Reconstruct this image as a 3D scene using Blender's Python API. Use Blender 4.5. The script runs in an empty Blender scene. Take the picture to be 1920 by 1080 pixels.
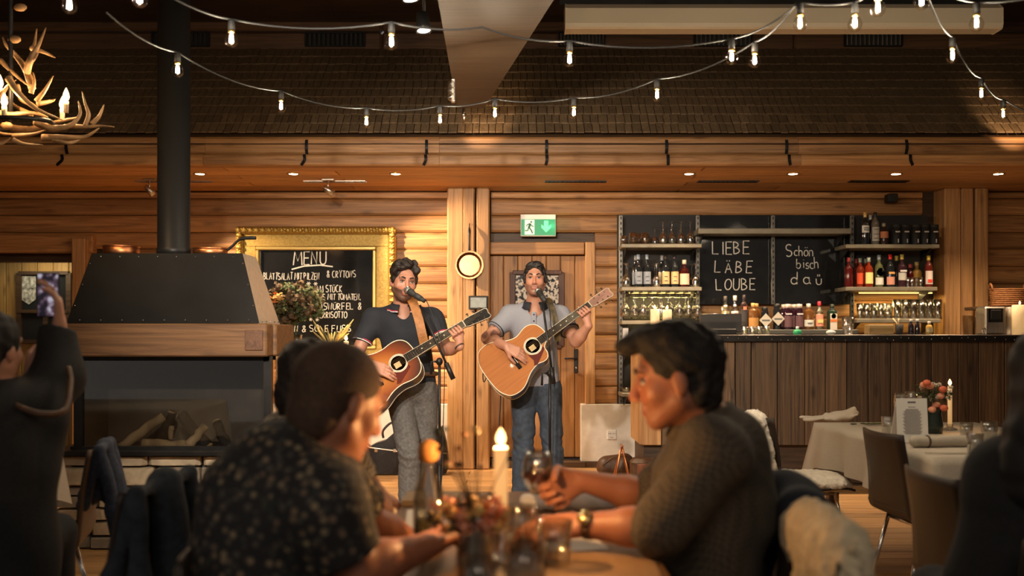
import bpy, math, random
import numpy as np
from mathutils import Vector, Matrix, Quaternion
random.seed(7)
SC = bpy.context.scene
COL = SC.collection
F = 1866.667          # focal length in pixels of the 1920-wide frame (35 mm lens)
H = 1.28              # camera height
HY = 626              # horizon row
def P(x, y, d): return Vector(((x-960)/F*d, d, H+(HY-y)/F*d))
def G(x, y, z=0.0):   # point of a horizontal plane seen at a pixel
    return P(x, y, F*(H-z)/(y-HY))

# ------------------------------------------------------------------ camera, world, exposure
cam = bpy.data.objects.new('camera', bpy.data.cameras.new('camera')); COL.objects.link(cam)
cam.location = (0, 0, H); cam.rotation_euler = (math.pi/2, 0, 0)
cam.data.lens = 35; cam.data.sensor_width = 36; cam.data.shift_y = (HY-540)/1920
cam.data.clip_start = 0.05
cam.data.dof.use_dof = True; cam.data.dof.focus_distance = 6.9; cam.data.dof.aperture_fstop = 1.9
SC.camera = cam
vs = SC.view_settings
vs.view_transform = 'Standard'; vs.look = 'None'; vs.gamma = 1; vs.use_curve_mapping = False
vs.exposure = 0.0
try: SC.cycles.use_denoising = True
except Exception: pass
SC.cycles.max_bounces = 10; SC.cycles.transparent_max_bounces = 24
SC.cycles.sample_clamp_indirect = 4.0
SC.cycles.caustics_reflective = False; SC.cycles.caustics_refractive = False
w = bpy.data.worlds.new('world'); SC.world = w; w.use_nodes = True
w.node_tree.nodes['Background'].inputs[0].default_value = (1.0, 0.90, 0.80, 1)
w.node_tree.nodes['Background'].inputs[1].default_value = 0.17

def light(name, kind, loc, power, color, target=None, size=0.05, angle=60, blend=0.5):
    l = bpy.data.lights.new(name, kind); l.energy = power; l.color = color
    o = bpy.data.objects.new(name, l); COL.objects.link(o); o.location = loc
    if kind == 'AREA': l.size = size
    else: l.shadow_soft_size = size
    if kind == 'SPOT': l.spot_size = math.radians(angle); l.spot_blend = blend
    if target is not None:
        o.rotation_euler = (Vector(target)-Vector(loc)).to_track_quat('-Z', 'Y').to_euler()
    return o
WARM = (1.0, 0.66, 0.36); WHITE = (1.0, 0.86, 0.70); CANDLE = (1.0, 0.50, 0.17)
# stage lamps under the ceiling, aimed at the two players
STAGE = [(Vector((-1.15, 2.4, 2.55)), (-0.75, 6.5, 1.25), 560, 56), (Vector((-0.45, 2.3, 2.6)), (0.15, 7.0, 1.30), 560, 56)]
for i, (a, t, pw, an) in enumerate(STAGE):
    light('stage_light', 'SPOT', a, pw, WHITE, t, 0.05, an, 0.6)
# unseen area lights added to fill the dining room, behind and beside the camera
light('dining_room_fill', 'AREA', (0.7, -1.6, 3.6), 16, (1.0, .80, .60), (0.4, 4.5, 0.6), 1.4)
light('dining_room_fill', 'AREA', (-1.3, -1.2, 3.5), 19, (1.0, .80, .60), (-0.6, 4.5, 0.6), 1.4)

# ------------------------------------------------------------------ materials
MATS = {}
def nodes_of(name):
    m = bpy.data.materials.new(name); m.use_nodes = True
    nt = m.node_tree; return m, nt, nt.nodes['Principled BSDF']
def setin(b, k, v):
    if k in b.inputs: b.inputs[k].default_value = v
def mat(name, c, rough=0.6, metal=0.0, var=0.0, scale=30.0, bump=0.0, emit=None, es=0.0, alpha=None, trans=0.0, ior=1.45, coat=0.0, sheen=0.0, stretch=(1, 1, 1), c2=None, sss=0.0):
    if name in MATS: return MATS[name]
    m, nt, b = nodes_of(name); N = nt.nodes; L = nt.links
    setin(b, 'Base Color', (*c, 1)); setin(b, 'Roughness', rough); setin(b, 'Metallic', metal); setin(b, 'IOR', ior)
    setin(b, 'Transmission Weight', trans); setin(b, 'Coat Weight', coat); setin(b, 'Sheen Weight', sheen)
    if sss: setin(b, 'Subsurface Weight', sss); setin(b, 'Subsurface Radius', (.02, .008, .004)); setin(b, 'Subsurface Scale', 0.5)
    if emit: setin(b, 'Emission Color', (*emit, 1)); setin(b, 'Emission Strength', es)
    if alpha is not None: setin(b, 'Alpha', alpha)
    if var or bump:
        tc = N.new('ShaderNodeTexCoord'); mp = N.new('ShaderNodeMapping'); mp.inputs['Scale'].default_value = stretch
        L.new(tc.outputs['Object'], mp.inputs[0])
        no = N.new('ShaderNodeTexNoise'); no.inputs['Scale'].default_value = scale; no.inputs['Detail'].default_value = 5
        L.new(mp.outputs[0], no.inputs['Vector'])
        if var:
            r = N.new('ShaderNodeValToRGB'); e = r.color_ramp.elements
            lo = tuple(max(0, k*(1-var)) for k in c); hi = c2 or tuple(min(1, k*(1+var)) for k in c)
            e[0].position = 0.3; e[0].color = (*lo, 1); e[1].position = 0.7; e[1].color = (*hi, 1)
            L.new(no.outputs[0], r.inputs[0]); L.new(r.outputs[0], b.inputs['Base Color'])
        if bump:
            bp = N.new('ShaderNodeBump'); bp.inputs['Strength'].default_value = bump; bp.inputs['Distance'].default_value = 0.01
            L.new(no.outputs[0], bp.inputs['Height']); L.new(bp.outputs[0], b.inputs['Normal'])
    MATS[name] = m; return m
def spec(m, v):
    m.node_tree.nodes['Principled BSDF'].inputs['Specular IOR Level'].default_value = v; return m
def wood(name, c1, c2, axis=0, rough=0.55, freq=26.0, along=1.1, knots=0.5, vary=0.35, bump=0.25, dark=(0.03, 0.012, 0.005)):
    """grain runs along axis; every plank is offset and shaded by its own random number"""
    if name in MATS: return MATS[name]
    m, nt, b = nodes_of(name); N = nt.nodes; L = nt.links
    ge = N.new('ShaderNodeNewGeometry'); oi = N.new('ShaderNodeObjectInfo')
    sc = [freq]*3; sc[axis] = along
    mul = N.new('ShaderNodeVectorMath'); mul.operation = 'MULTIPLY'; mul.inputs[1].default_value = sc
    L.new(ge.outputs['Position'], mul.inputs[0])
    off = N.new('ShaderNodeVectorMath'); off.operation = 'SCALE'; off.inputs[0].default_value = (17.3, 9.1, 23.7)
    L.new(oi.outputs['Random'], off.inputs['Scale'])
    add = N.new('ShaderNodeVectorMath'); L.new(mul.outputs[0], add.inputs[0]); L.new(off.outputs[0], add.inputs[1])
    no = N.new('ShaderNodeTexNoise'); no.inputs['Scale'].default_value = 1.0; no.inputs['Detail'].default_value = 6
    no.inputs['Roughness'].default_value = 0.62; no.inputs['Distortion'].default_value = 1.4
    L.new(add.outputs[0], no.inputs['Vector'])
    r = N.new('ShaderNodeValToRGB'); e = r.color_ramp.elements
    e[0].position = 0.32; e[0].color = (*c1, 1); e[1].position = 0.66; e[1].color = (*c2, 1)
    L.new(no.outputs[0], r.inputs[0])
    # knots
    sk = [7.0]*3; sk[axis] = 2.4
    mk = N.new('ShaderNodeVectorMath'); mk.operation = 'MULTIPLY'; mk.inputs[1].default_value = sk
    L.new(ge.outputs['Position'], mk.inputs[0])
    ak = N.new('ShaderNodeVectorMath'); L.new(mk.outputs[0], ak.inputs[0]); L.new(off.outputs[0], ak.inputs[1])
    vo = N.new('ShaderNodeTexVoronoi'); vo.inputs['Scale'].default_value = 1.0; L.new(ak.outputs[0], vo.inputs['Vector'])
    kr = N.new('ShaderNodeMapRange'); kr.inputs['From Min'].default_value = 0.04; kr.inputs['From Max'].default_value = 0.20
    kr.inputs['To Min'].default_value = knots; kr.inputs['To Max'].default_value = 0.0
    L.new(vo.outputs['Distance'], kr.inputs['Value'])
    mx = N.new('ShaderNodeMix'); mx.data_type = 'RGBA'; mx.inputs['B'].default_value = (*dark, 1)
    L.new(kr.outputs[0], mx.inputs['Factor']); L.new(r.outputs[0], mx.inputs['A'])
    # plank to plank shade
    vr = N.new('ShaderNodeMapRange'); vr.inputs['To Min'].default_value = 1-vary; vr.inputs['To Max'].default_value = 1+vary*0.6
    L.new(oi.outputs['Random'], vr.inputs['Value'])
    hs = N.new('ShaderNodeHueSaturation'); L.new(vr.outputs[0], hs.inputs['Value']); L.new(mx.outputs['Result'], hs.inputs['Color'])
    L.new(hs.outputs[0], b.inputs['Base Color']); setin(b, 'Roughness', rough)
    bp = N.new('ShaderNodeBump'); bp.inputs['Strength'].default_value = bump; bp.inputs['Distance'].default_value = 0.008
    L.new(no.outputs[0], bp.inputs['Height']); L.new(bp.outputs[0], b.inputs['Normal'])
    MATS[name] = m; return m
PINE = dict(c1=(0.225, 0.096, 0.030), c2=(0.50, 0.252, 0.092))
W_LOG = wood('pine_log', axis=0, **PINE)
W_POST = wood('pine_post', (0.28, 0.133, 0.047), (0.55, 0.305, 0.125), 2, vary=0.2)
W_CEIL = wood('pine_ceiling', (0.38, 0.18, 0.065), (0.74, 0.42, 0.175), 0, vary=0.2)
W_DOOR = wood('pine_door', (0.25, 0.112, 0.036), (0.46, 0.232, 0.082), 2, vary=0.15)
W_DARK = wood('dark_old_wood', (0.035, 0.018, 0.009), (0.10, 0.052, 0.024), 0, vary=0.3)
W_BAR = wood('weathered_bar_plank', (0.032, 0.019, 0.010), (0.185, 0.110, 0.056), 2, freq=38, knots=0.95, vary=0.45)
W_FLOOR = wood('floor_board', (0.30, 0.15, 0.055), (0.55, 0.31, 0.125), 0, rough=0.42, vary=0.25)
W_SHINGLE = wood('roof_shingle_wood', (0.085, 0.055, 0.030), (0.20, 0.13, 0.07), 1, freq=50, along=6, knots=0.0, vary=0.28)
W_MANTEL = wood('mantel_oak', (0.085, 0.038, 0.015), (0.22, 0.108, 0.042), 0, knots=0.95)
W_TABLE = wood('table_wood', (0.09, 0.045, 0.02), (0.2, 0.105, 0.045), 1, rough=0.35)
W_HOUT = wood('yellow_panel', (0.30, 0.17, 0.05), (0.46, 0.28, 0.09), 2, vary=0.12)
BLACK = mat('black_steel', (0.022, 0.021, 0.021), 0.42, 0.6, var=0.3, scale=8)
DARKM = mat('dark_matte', (0.016, 0.015, 0.015), 0.65)
STEEL = mat('brushed_steel', (0.55, 0.5, 0.44), 0.35, 1.0, var=0.15, scale=40, stretch=(1, 1, .05))
CHROME = mat('chrome', (0.75, 0.73, 0.70), 0.12, 1.0)
PLASTER = mat('white_plaster', (0.74, 0.70, 0.64), 0.85, var=0.06, scale=18, bump=0.15)
WHITEP = mat('white_plastic', (0.75, 0.73, 0.70), 0.4)
CHALKB = mat('chalkboard', (0.012, 0.012, 0.012), 0.06, var=0.3, scale=5)
CHALK = mat('chalk', (0.78, 0.74, 0.66), 0.95, var=0.15, scale=160)
COPPER = mat('copper', (0.60, 0.25, 0.11), 0.36, 1.0, var=0.2, scale=12)
GOLD = mat('gilded_frame', (0.44, 0.285, 0.07), 0.42, 0.75, var=0.35, scale=90, bump=0.6)
BRASS = mat('brass', (0.7, 0.47, 0.16), 0.3, 1.0)
LINEN = mat('linen', (0.44, 0.385, 0.31), 0.9, var=0.10, scale=220, bump=0.2)
IVORY = mat('beige_screen_case', (0.52, 0.45, 0.33), 0.5)
WAX = mat('candle_wax', (0.85, 0.70, 0.45), 0.5, emit=(1.0, 0.55, 0.20), es=0.40)  # emission paints in the flame light that soaks through the wax
def glow(name, c, s):
    """a glowing body that lets the light of its core pass"""
    m, nt, b = nodes_of(name); N = nt.nodes; L = nt.links; out = [n for n in N if n.type == 'OUTPUT_MATERIAL'][0]; N.remove(b)
    e = N.new('ShaderNodeEmission'); e.inputs[0].default_value = (*c, 1); e.inputs[1].default_value = s
    t = N.new('ShaderNodeBsdfTransparent'); a = N.new('ShaderNodeAddShader'); L.new(e.outputs[0], a.inputs[0]); L.new(t.outputs[0], a.inputs[1]); L.new(a.outputs[0], out.inputs[0]); return m
WAXG = mat('wax_painted_glow', (0.85, 0.62, 0.35), 0.5, emit=(1.0, 0.50, 0.16), es=0.75)  # stronger painted glow for the tall candle, in place of translucent wax
FLAME = glow('candle_flame', (1.0, 0.55, 0.20), 3.5)
CBULB = glow('candle_bulb', (1.0, 0.66, 0.32), 2.5)
FILA = mat('bulb_filament', (1, .9, .7), 0.5, emit=(1.0, 0.92, 0.82), es=14)
LAMPD = mat('downlight_disc', (1, .9, .7), 0.5, emit=(1.0, 0.84, 0.64), es=20)
RUBBER = mat('black_rubber', (0.02, 0.02, 0.02), 0.6)
LEATHER = mat('brown_leather', (0.075, 0.036, 0.018), 0.5, var=0.35, scale=25, bump=0.35)
def glassy(name, c, mixf=0.12, rough=0.04):
    """thin clear glass: see-through with real reflections"""
    if name in MATS: return MATS[name]
    m, nt, b = nodes_of(name); N = nt.nodes; L = nt.links
    out = [n for n in N if n.type == 'OUTPUT_MATERIAL'][0]; N.remove(b)
    t = N.new('ShaderNodeBsdfTransparent'); t.inputs[0].default_value = (*c, 1)
    g = N.new('ShaderNodeBsdfGlossy'); g.inputs['Roughness'].default_value = rough
    fr = N.new('ShaderNodeLayerWeight'); fr.inputs['Blend'].default_value = 0.35
    mr = N.new('ShaderNodeMapRange'); mr.inputs['To Min'].default_value = mixf; mr.inputs['To Max'].default_value = 0.85 if mixf > .0 else .45
    L.new(fr.outputs['Facing'], mr.inputs['Value'])
    mx = N.new('ShaderNodeMixShader'); L.new(mr.outputs[0], mx.inputs[0]); L.new(t.outputs[0], mx.inputs[1]); L.new(g.outputs[0], mx.inputs[2])
    L.new(mx.outputs[0], out.inputs[0]); MATS[name] = m; return m
GLASS = glassy('clear_glass', (0.93, 0.93, 0.90), 0.26, 0.07)
PANE = glassy('window_pane', (0.88, 0.88, 0.86), 0.06, 0.02)
GLASS2 = glassy('table_glass', (0.93, 0.93, 0.90), 0.05)
FIREGLASS = glassy('fireplace_glass', (0.75, 0.74, 0.72), 0.10, 0.03)

# ------------------------------------------------------------------ mesh building
class MB:
    def __init__(s): s.v = []; s.f = []; s.m = []; s.sm = []
    def add(s, vs_, fs_, mi=0, smooth=False):
        o = len(s.v); s.v += [tuple(q) for q in vs_]
        for f in fs_: s.f.append([i+o for i in f]); s.m.append(mi); s.sm.append(smooth)
        return s
    def box(s, c, sz, bev=0.0, rot=None, mi=0):
        hx, hy, hz = [k/2 for k in sz]; c = Vector(c)
        b = min(bev, hx*.9, hy*.9, hz*.9)
        if b <= 0:
            vs_ = [Vector((x*hx, y*hy, z*hz)) for x in (-1, 1) for y in (-1, 1) for z in (-1, 1)]
            fs_ = [(0, 1, 3, 2), (4, 6, 7, 5), (0, 4, 5, 1), (2, 3, 7, 6), (0, 2, 6, 4), (1, 5, 7, 3)]
        else:
            vs_ = []; idx = {}
            for x in (-1, 1):
                for y in (-1, 1):
                    for z in (-1, 1):
                        for ax, q in enumerate(((x*hx, y*(hy-b), z*(hz-b)), (x*(hx-b), y*hy, z*(hz-b)), (x*(hx-b), y*(hy-b), z*hz))):
                            idx[(x, y, z, ax)] = len(vs_); vs_.append(Vector(q))
            fs_ = []
            for ax in range(3):
                o1, o2 = [k for k in range(3) if k != ax]
                for sg in (-1, 1):
                    q = []
                    for a_, b_ in ((-1, -1), (1, -1), (1, 1), (-1, 1)):
                        k = [0, 0, 0]; k[ax] = sg; k[o1] = a_; k[o2] = b_; q.append(idx[(*k, ax)])
                    fs_.append(q)
                for a_ in (-1, 1):
                    for b_ in (-1, 1):
                        q = []
                        for e_, axx in ((-1, o1), (1, o1), (1, o2), (-1, o2)):
                            k = [0, 0, 0]; k[ax] = e_; k[o1] = a_; k[o2] = b_; q.append(idx[(*k, axx)])
                        fs_.append(q)
            for x in (-1, 1):
                for y in (-1, 1):
                    for z in (-1, 1): fs_.append([idx[(x, y, z, a_)] for a_ in range(3)])
            g = []
            for f in fs_:
                n = (vs_[f[1]]-vs_[f[0]]).cross(vs_[f[2]]-vs_[f[0]])
                ce = sum((vs_[i] for i in f), Vector())
                g.append(f if n.dot(ce) >= 0 else f[::-1])
            fs_ = g
        if rot is not None: vs_ = [rot @ q for q in vs_]
        return s.add([q+c for q in vs_], fs_, mi)
    def bar(s, a, b, w_, h_, mi=0, bev=0.0, up=(0, 0, 1)):
        a = Vector(a); b = Vector(b); z = (b-a); L_ = z.length; z.normalize()
        u = Vector(up)
        if abs(z.dot(u)) > .98: u = Vector((0, 1, 0))
        x = u.cross(z).normalized(); y = z.cross(x)
        return s.box((a+b)/2, (w_, h_, L_), bev, Matrix((x, y, z)).transposed(), mi)
    def tube(s, pts, r, seg=8, mi=0, smooth=True, flat=None, closed=False):
        pts = [Vector(q) for q in pts]; n = len(pts)
        rs = r if hasattr(r, '__len__') else [r]*n
        vs_ = []; fs_ = []; pu = None
        for i, q in enumerate(pts):
            t = (pts[(i+1) % n]-pts[i-1]) if closed else (pts[min(i+1, n-1)]-pts[max(i-1, 0)])
            if t.length < 1e-9: t = Vector((0, 0, 1))
            t.normalize()
            if pu is None: pu = t.orthogonal().normalized() if flat is None else Vector(flat)
            u = pu if flat is None else Vector(flat)
            u = (u-t*u.dot(t))
            if u.length < 1e-6: u = t.orthogonal()
            u.normalize(); pu = u; v_ = t.cross(u)
            k = 1.0
            for j in range(seg):
                a_ = 2*math.pi*j/seg
                vs_.append(q+(u*math.cos(a_)+v_*math.sin(a_)*k)*rs[i])
        rng = n if closed else n-1
        for i in range(rng):
            i2 = (i+1) % n
            for j in range(seg):
                j2 = (j+1) % seg
                fs_.append((i*seg+j, i*seg+j2, i2*seg+j2, i2*seg+j))
        if not closed:
            fs_.append(list(range(seg))[::-1]); fs_.append([(n-1)*seg+j for j in range(seg)])
        return s.add(vs_, fs_, mi, smooth)
    def ribbon(s, pts, width, thick, normal, mi=0):
        """flat strip along pts: width across, thick along normal; normal a vector or a list"""
        pts = [Vector(q) for q in pts]; n = len(pts); vs_ = []; fs_ = []
        for i, q in enumerate(pts):
            t = (pts[min(i+1, n-1)]-pts[max(i-1, 0)]).normalized()
            nn = Vector(normal[i] if isinstance(normal, list) else normal)
            sd = t.cross(nn).normalized(); nn = sd.cross(t).normalized()
            wd = width[i] if hasattr(width, '__len__') else width
            for a_, b_ in ((-1, -1), (1, -1), (1, 1), (-1, 1)): vs_.append(q+sd*a_*wd/2+nn*b_*thick/2)
        for i in range(n-1):
            for j in range(4): fs_.append((i*4+j, i*4+(j+1) % 4, i*4+4+(j+1) % 4, i*4+4+j))
        fs_.append((3, 2, 1, 0)); fs_.append([(n-1)*4+j for j in range(4)])
        return s.add(vs_, fs_, mi)
    def lathe(s, prof, seg=20, o=(0, 0, 0), rot=None, mi=0, smooth=True, sx=1.0, sy=1.0, caps=True):
        o = Vector(o); vs_ = []; fs_ = []; n = len(prof)
        for r, z in prof:
            for j in range(seg):
                a_ = 2*math.pi*j/seg; q = Vector((r*math.cos(a_)*sx, r*math.sin(a_)*sy, z))
                vs_.append((rot @ q if rot is not None else q)+o)
        for i in range(n-1):
            for j in range(seg):
                j2 = (j+1) % seg; fs_.append((i*seg+j, i*seg+j2, (i+1)*seg+j2, (i+1)*seg+j))
        if caps and prof[0][0] > 1e-6: fs_.append(list(range(seg))[::-1])
        if caps and prof[-1][0] > 1e-6: fs_.append([(n-1)*seg+j for j in range(seg)])
        return s.add(vs_, fs_, mi, smooth)
    def prism(s, out, t, M=None, mi=0, bev=0.0, mi_side=None):
        """outline (x, y) extruded from z=0 to z=t, then moved by the 4x4 matrix M"""
        n = len(out); M = M or Matrix()
        a_ = sum(out[i][0]*out[(i+1) % n][1]-out[(i+1) % n][0]*out[i][1] for i in range(n))
        if a_ < 0: out = out[::-1]
        vs_ = [M @ Vector((x, y, 0)) for x, y in out]+[M @ Vector((x, y, t)) for x, y in out]
        s.add(vs_, [list(range(n))[::-1], [n+i for i in range(n)]], mi)
        o = len(s.v)-2*n
        for i in range(n):
            j = (i+1) % n; s.f.append([o+i, o+j, o+n+j, o+n+i]); s.m.append(mi if mi_side is None else mi_side); s.sm.append(False)
        return s
    def ball(s, c, r, seg=10, mi=0, sc=(1, 1, 1), rot=None):
        k = seg//2; pr = [(max(1e-7, math.sin(math.pi*i/k)), -math.cos(math.pi*i/k)) for i in range(k+1)]
        o = len(s.v); s.lathe(pr, seg, mi=mi)
        for i in range(o, len(s.v)):
            q = Vector(s.v[i]); q = Vector((q.x*sc[0], q.y*sc[1], q.z*sc[2]))*r
            if rot is not None: q = rot @ q
            s.v[i] = tuple(q+Vector(c))
        return s
    def mesh(s, name, mats):
        me = bpy.data.meshes.new(name); me.from_pydata(s.v, [], s.f)
        for m_ in (mats if isinstance(mats, (list, tuple)) else [mats]): me.materials.append(m_)
        me.polygons.foreach_set('material_index', s.m); me.polygons.foreach_set('use_smooth', s.sm); me.update(); return me
    def build(s, name, mats, parent=None):
        return link(name, s.mesh(name, mats), parent)
WM = {}                # world matrix of every object, so that parts can be built in world coordinates
def link(name, me, parent=None, loc=None, M=None):
    o = bpy.data.objects.new(name, me); COL.objects.link(o)
    W = M if M is not None else Matrix.Translation(Vector(loc)) if loc is not None else Matrix()
    o.matrix_basis = W; WM[o.name] = W
    if parent is not None:
        o.parent = parent; o.matrix_parent_inverse = WM[parent.name].inverted()
    return o
def tag(o, label=None, cat=None, group=None, kind=None):
    if label: o['label'] = label
    if cat: o['category'] = cat
    if group: o['group'] = group
    if kind: o['kind'] = kind
    return o
def thing(name, loc, label, cat, group=None, rz=0.0, kind=None):
    o = bpy.data.objects.new(name, None); COL.objects.link(o)
    o.matrix_basis = Matrix.Translation(Vector(loc)) @ Matrix.Rotation(rz, 4, 'Z'); WM[o.name] = o.matrix_basis.copy()
    o.empty_display_size = 0.05
    return tag(o, label, cat, group, kind)
def struct(name, label, loc=(0, 0, 0)):
    o = bpy.data.objects.new(name, None); COL.objects.link(o); o.location = loc; WM[o.name] = Matrix.Translation(Vector(loc))
    return tag(o, label, kind='structure')
def copy_tree(root, M, label=None):
    """a copy of a thing and of its parts and sub-parts, moved to the world matrix M"""
    def rec(o, par):
        c = o.copy(); COL.objects.link(c); c.parent = par; WM[c.name] = WM[o.name]
        for ch in list(o.children): rec(ch, c)
        return c
    r = rec(root, None); r.matrix_basis = M; WM[r.name] = M
    if label: r['label'] = label
    return r
def bez(pts, n=8):            # Catmull-Rom through points
    pts = [Vector(q) for q in pts]; out = []
    for i in range(len(pts)-1):
        p0 = pts[max(i-1, 0)]; p1 = pts[i]; p2 = pts[i+1]; p3 = pts[min(i+2, len(pts)-1)]
        for k in range(n):
            t = k/n
            out.append(0.5*((2*p1)+(p2-p0)*t+(2*p0-5*p1+4*p2-p3)*t*t+(-p0+3*p1-3*p2+p3)*t**3))
    out.append(pts[-1]); return out
def frame(o, x, y, z): # 4x4 with the given axes
    M = Matrix((Vector(x).normalized(), Vector(y).normalized(), Vector(z).normalized())).transposed().to_4x4(); M.translation = Vector(o); return M
ORD = ['first', 'second', 'third', 'fourth', 'fifth', 'sixth', 'seventh', 'eighth', 'ninth', 'tenth', 'eleventh', 'twelfth', 'thirteenth', 'fourteenth', 'fifteenth', 'sixteenth', 'seventeenth', 'eighteenth', 'nineteenth', 'twentieth']
# ================================================================== the room
YW = 9.6                       # back wall of the alcove
def wx(x, d=YW): return (x-960)/F*d
def wz(y, d=YW): return H+(HY-y)/F*d
ZC = 2.658                     # alcove ceiling
YF = 8.19                      # its front edge
# --- floor of boards
fl = struct('floor', 'honey coloured wooden board floor')
m = MB().box((0, 4.0, -0.06), (13, 13.6, 0.08)); m.build('floor_base', W_DARK, fl)
pl = MB().box((0, 0, 0), (3.2, 0.176, 0.02), 0.003).mesh('floor_board', W_FLOOR)
for r in range(34):
    for k in range(4):
        x = -5.2+k*3.205+(r % 3)*0.9-0.9
        link('floor_board', pl, fl, (x, 3.6+r*0.18, -0.01))
# --- back wall: logs over a white plinth
wb = struct('wall_back', 'log wall at the back of the alcove over a white plinth')
m = MB()
for x0, x1, z0, z1 in ((-3.95, -0.19, 0.0, ZC+.05), (-0.19, 0.75, 2.04, ZC+.05), (0.75, 5.6, 0.0, ZC+.05), (-5.6, -3.95, 1.98, ZC+.05)):
    m.box(((x0+x1)/2, YW+0.14, (z0+z1)/2), (x1-x0, 0.12, z1-z0))
m.build('wall_core', W_DARK, wb)
zl = [wz(y) for y in (360, 373, 404, 436, 467, 500, 532, 564, 596, 628, 660, 692, 724, 757)]
LOGM = {}
def log(x0, x1, z0, z1, parent, y=YW, mt=None, name='log', dep=0.10):
    h_ = z1-z0-0.006; key = (round(x1-x0, 3), round(h_, 3))
    if key not in LOGM:
        n = 9; pr = []
        for i in range(n):            # a hewn face, rounded towards the joints
            t = -1+2*i/(n-1); pr.append((-0.016*(1-abs(t)**7), t*h_/2))
        out = [(dep, -h_/2)]+pr+[(dep, h_/2)]
        Mx = Matrix(((0, 0, 1, -(x1-x0)/2), (1, 0, 0, 0), (0, 1, 0, 0), (0, 0, 0, 1)))
        b_ = MB().prism(out, x1-x0, Mx); LOGM[key] = b_.mesh(name, mt or W_LOG)
    o = link(name, LOGM[key], parent, ((x0+x1)/2, y+random.uniform(-.004, .004), (z0+z1)/2)); return o
for i in range(len(zl)-1):
    z1, z0 = zl[i], zl[i+1]
    log(-5.6 if z0 > 1.95 else -3.93, -0.57, z0, z1, wb)
    if z0 > 2.10: log(-0.20, 3.95, z0, z1, wb)
    else: log(0.80, 3.95, z0, z1, wb)
    log(4.30, 5.6, z0, z1, wb)
zp = zl[-1]
for x0, x1 in ((-3.93, -0.57), (0.66, 5.6)):
    MB().box(((x0+x1)/2, YW+0.02, zp/2), (x1-x0, 0.16, zp), 0.006).build('plinth', PLASTER, wb)
bs = struct('baseboard_back', 'dark strip along the foot of the white plinth')
for x0, x1 in ((-3.93, -0.57), (0.64, 1.5)):
    MB().box(((x0+x1)/2, YW-0.065, 0.03), (x1-x0, 0.03, 0.06), 0.004).build('skirting_strip', W_DARK, bs)
# opening to the next room on the far left, with its panelled door
op = struct('door_2', 'yellow panelled door with a lace curtained window seen through the opening')
MB().box((wx(155, 9.5), 9.5, (wz(448, 9.5))/2), (0.13, 0.2, wz(448, 9.5)), 0.01).build('door_post', W_POST, op)
MB().box((-4.8, 9.55, wz(458, 9.55)), (1.6, 0.12, 0.17), 0.01).build('door_lintel', W_LOG, op)
yd = 10.3
for k in range(9):
    x = wx(-62, yd)+k*0.163
    MB().box((x, yd, 1.15), (0.158, 0.03, 2.3), 0.006).build('door_plank', W_HOUT, op)
fr_ = MB()
x0, x1, z0, z1 = wx(37, yd-.03), wx(130, yd-.03), wz(640, yd-.03), wz(512, yd-.03)
for c, sz in (((x0, z0, x1, z0), 0), ((x0, z1, x1, z1), 0), ((x0, z0, x0, z1), 0), ((x1, z0, x1, z1), 0), (((x0+x1)/2+.02, z0, (x0+x1)/2+.02, z1), 0), ((x0, wz(584, yd), x1, wz(584, yd)), 0)):
    fr_.bar((c[0], yd-.04, c[1]), (c[2], yd-.04, c[3]), 0.05, 0.035)
fr_.build('window_frame', W_DARK, op)
MB().box(((x0+x1)/2, yd-.02, (z0+z1)/2), (x1-x0, .008, z1-z0)).build('pane', mat('night_glass', (0.02, 0.022, 0.025), 0.1), op)
LACE = mat('lace', (0.5, 0.5, 0.46), 0.9, var=0.9, scale=26, c2=(0.7, 0.7, 0.66))
xa, xb = wx(43, yd), wx(70, yd)
MB().prism([(xa, z1-.03), (xb, z1-.03), (xb, wz(562, yd)), ((xa+xb)/2, wz(571, yd)), (xa, wz(562, yd))], 0.004, Matrix(((1, 0, 0, 0), (0, 0, 1, yd-.034), (0, 1, 0, 0), (0, 0, 0, 1)))).build('lace_curtain', LACE, op)
lt = MB().box((-4.75, 9.9, 2.06), (1.5, .10, .03), .004).build('ceiling_strip_lamp', mat('strip_lamp', (1, 1, 1), .5, emit=(.85, .95, .8), es=2.2), None)
tag(lt, 'pale strip lamp above the opening to the next room', 'lamp')
light('next_room_light', 'AREA', (-4.7, 9.88, 2.03), 5, (1.0, .82, .5), (-4.7, 10.2, 0.9), 0.4)
s_ = struct('wall_side', 'dark walls and ceiling closing the neighbouring room and the hall')
MB().box((-4.9, yd+.06, 1.4), (2.2, .05, 2.8)).build('side_panel', W_HOUT, s_)
MB().box((-5.75, 6.5, 2.2), (.1, 8, 4.4)).build('side_panel', W_DARK, s_)
MB().box((5.75, 5.5, 2.2), (.1, 10, 4.4)).build('side_panel', W_DARK, s_)
# --- alcove ceiling of boards
ce = struct('ceiling_alcove', 'low boarded ceiling of the alcove')
MB().box((0, (YF+YW)/2+.1, ZC+.06), (11.2, YW-YF+.2, .05)).build('ceiling_base', W_DARK, ce)
nb = 7; wd = (YW+.05-YF)/nb
for r in range(nb):
    for k in range(3):
        x = -4.0+k*4.0+(r % 2)*.9-.4
        MB().box((x, YF+.04+wd*(r+.5), ZC+.02), (3.99, wd-.004, .04), .004).build('ceiling_board', W_CEIL, ce)
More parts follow.
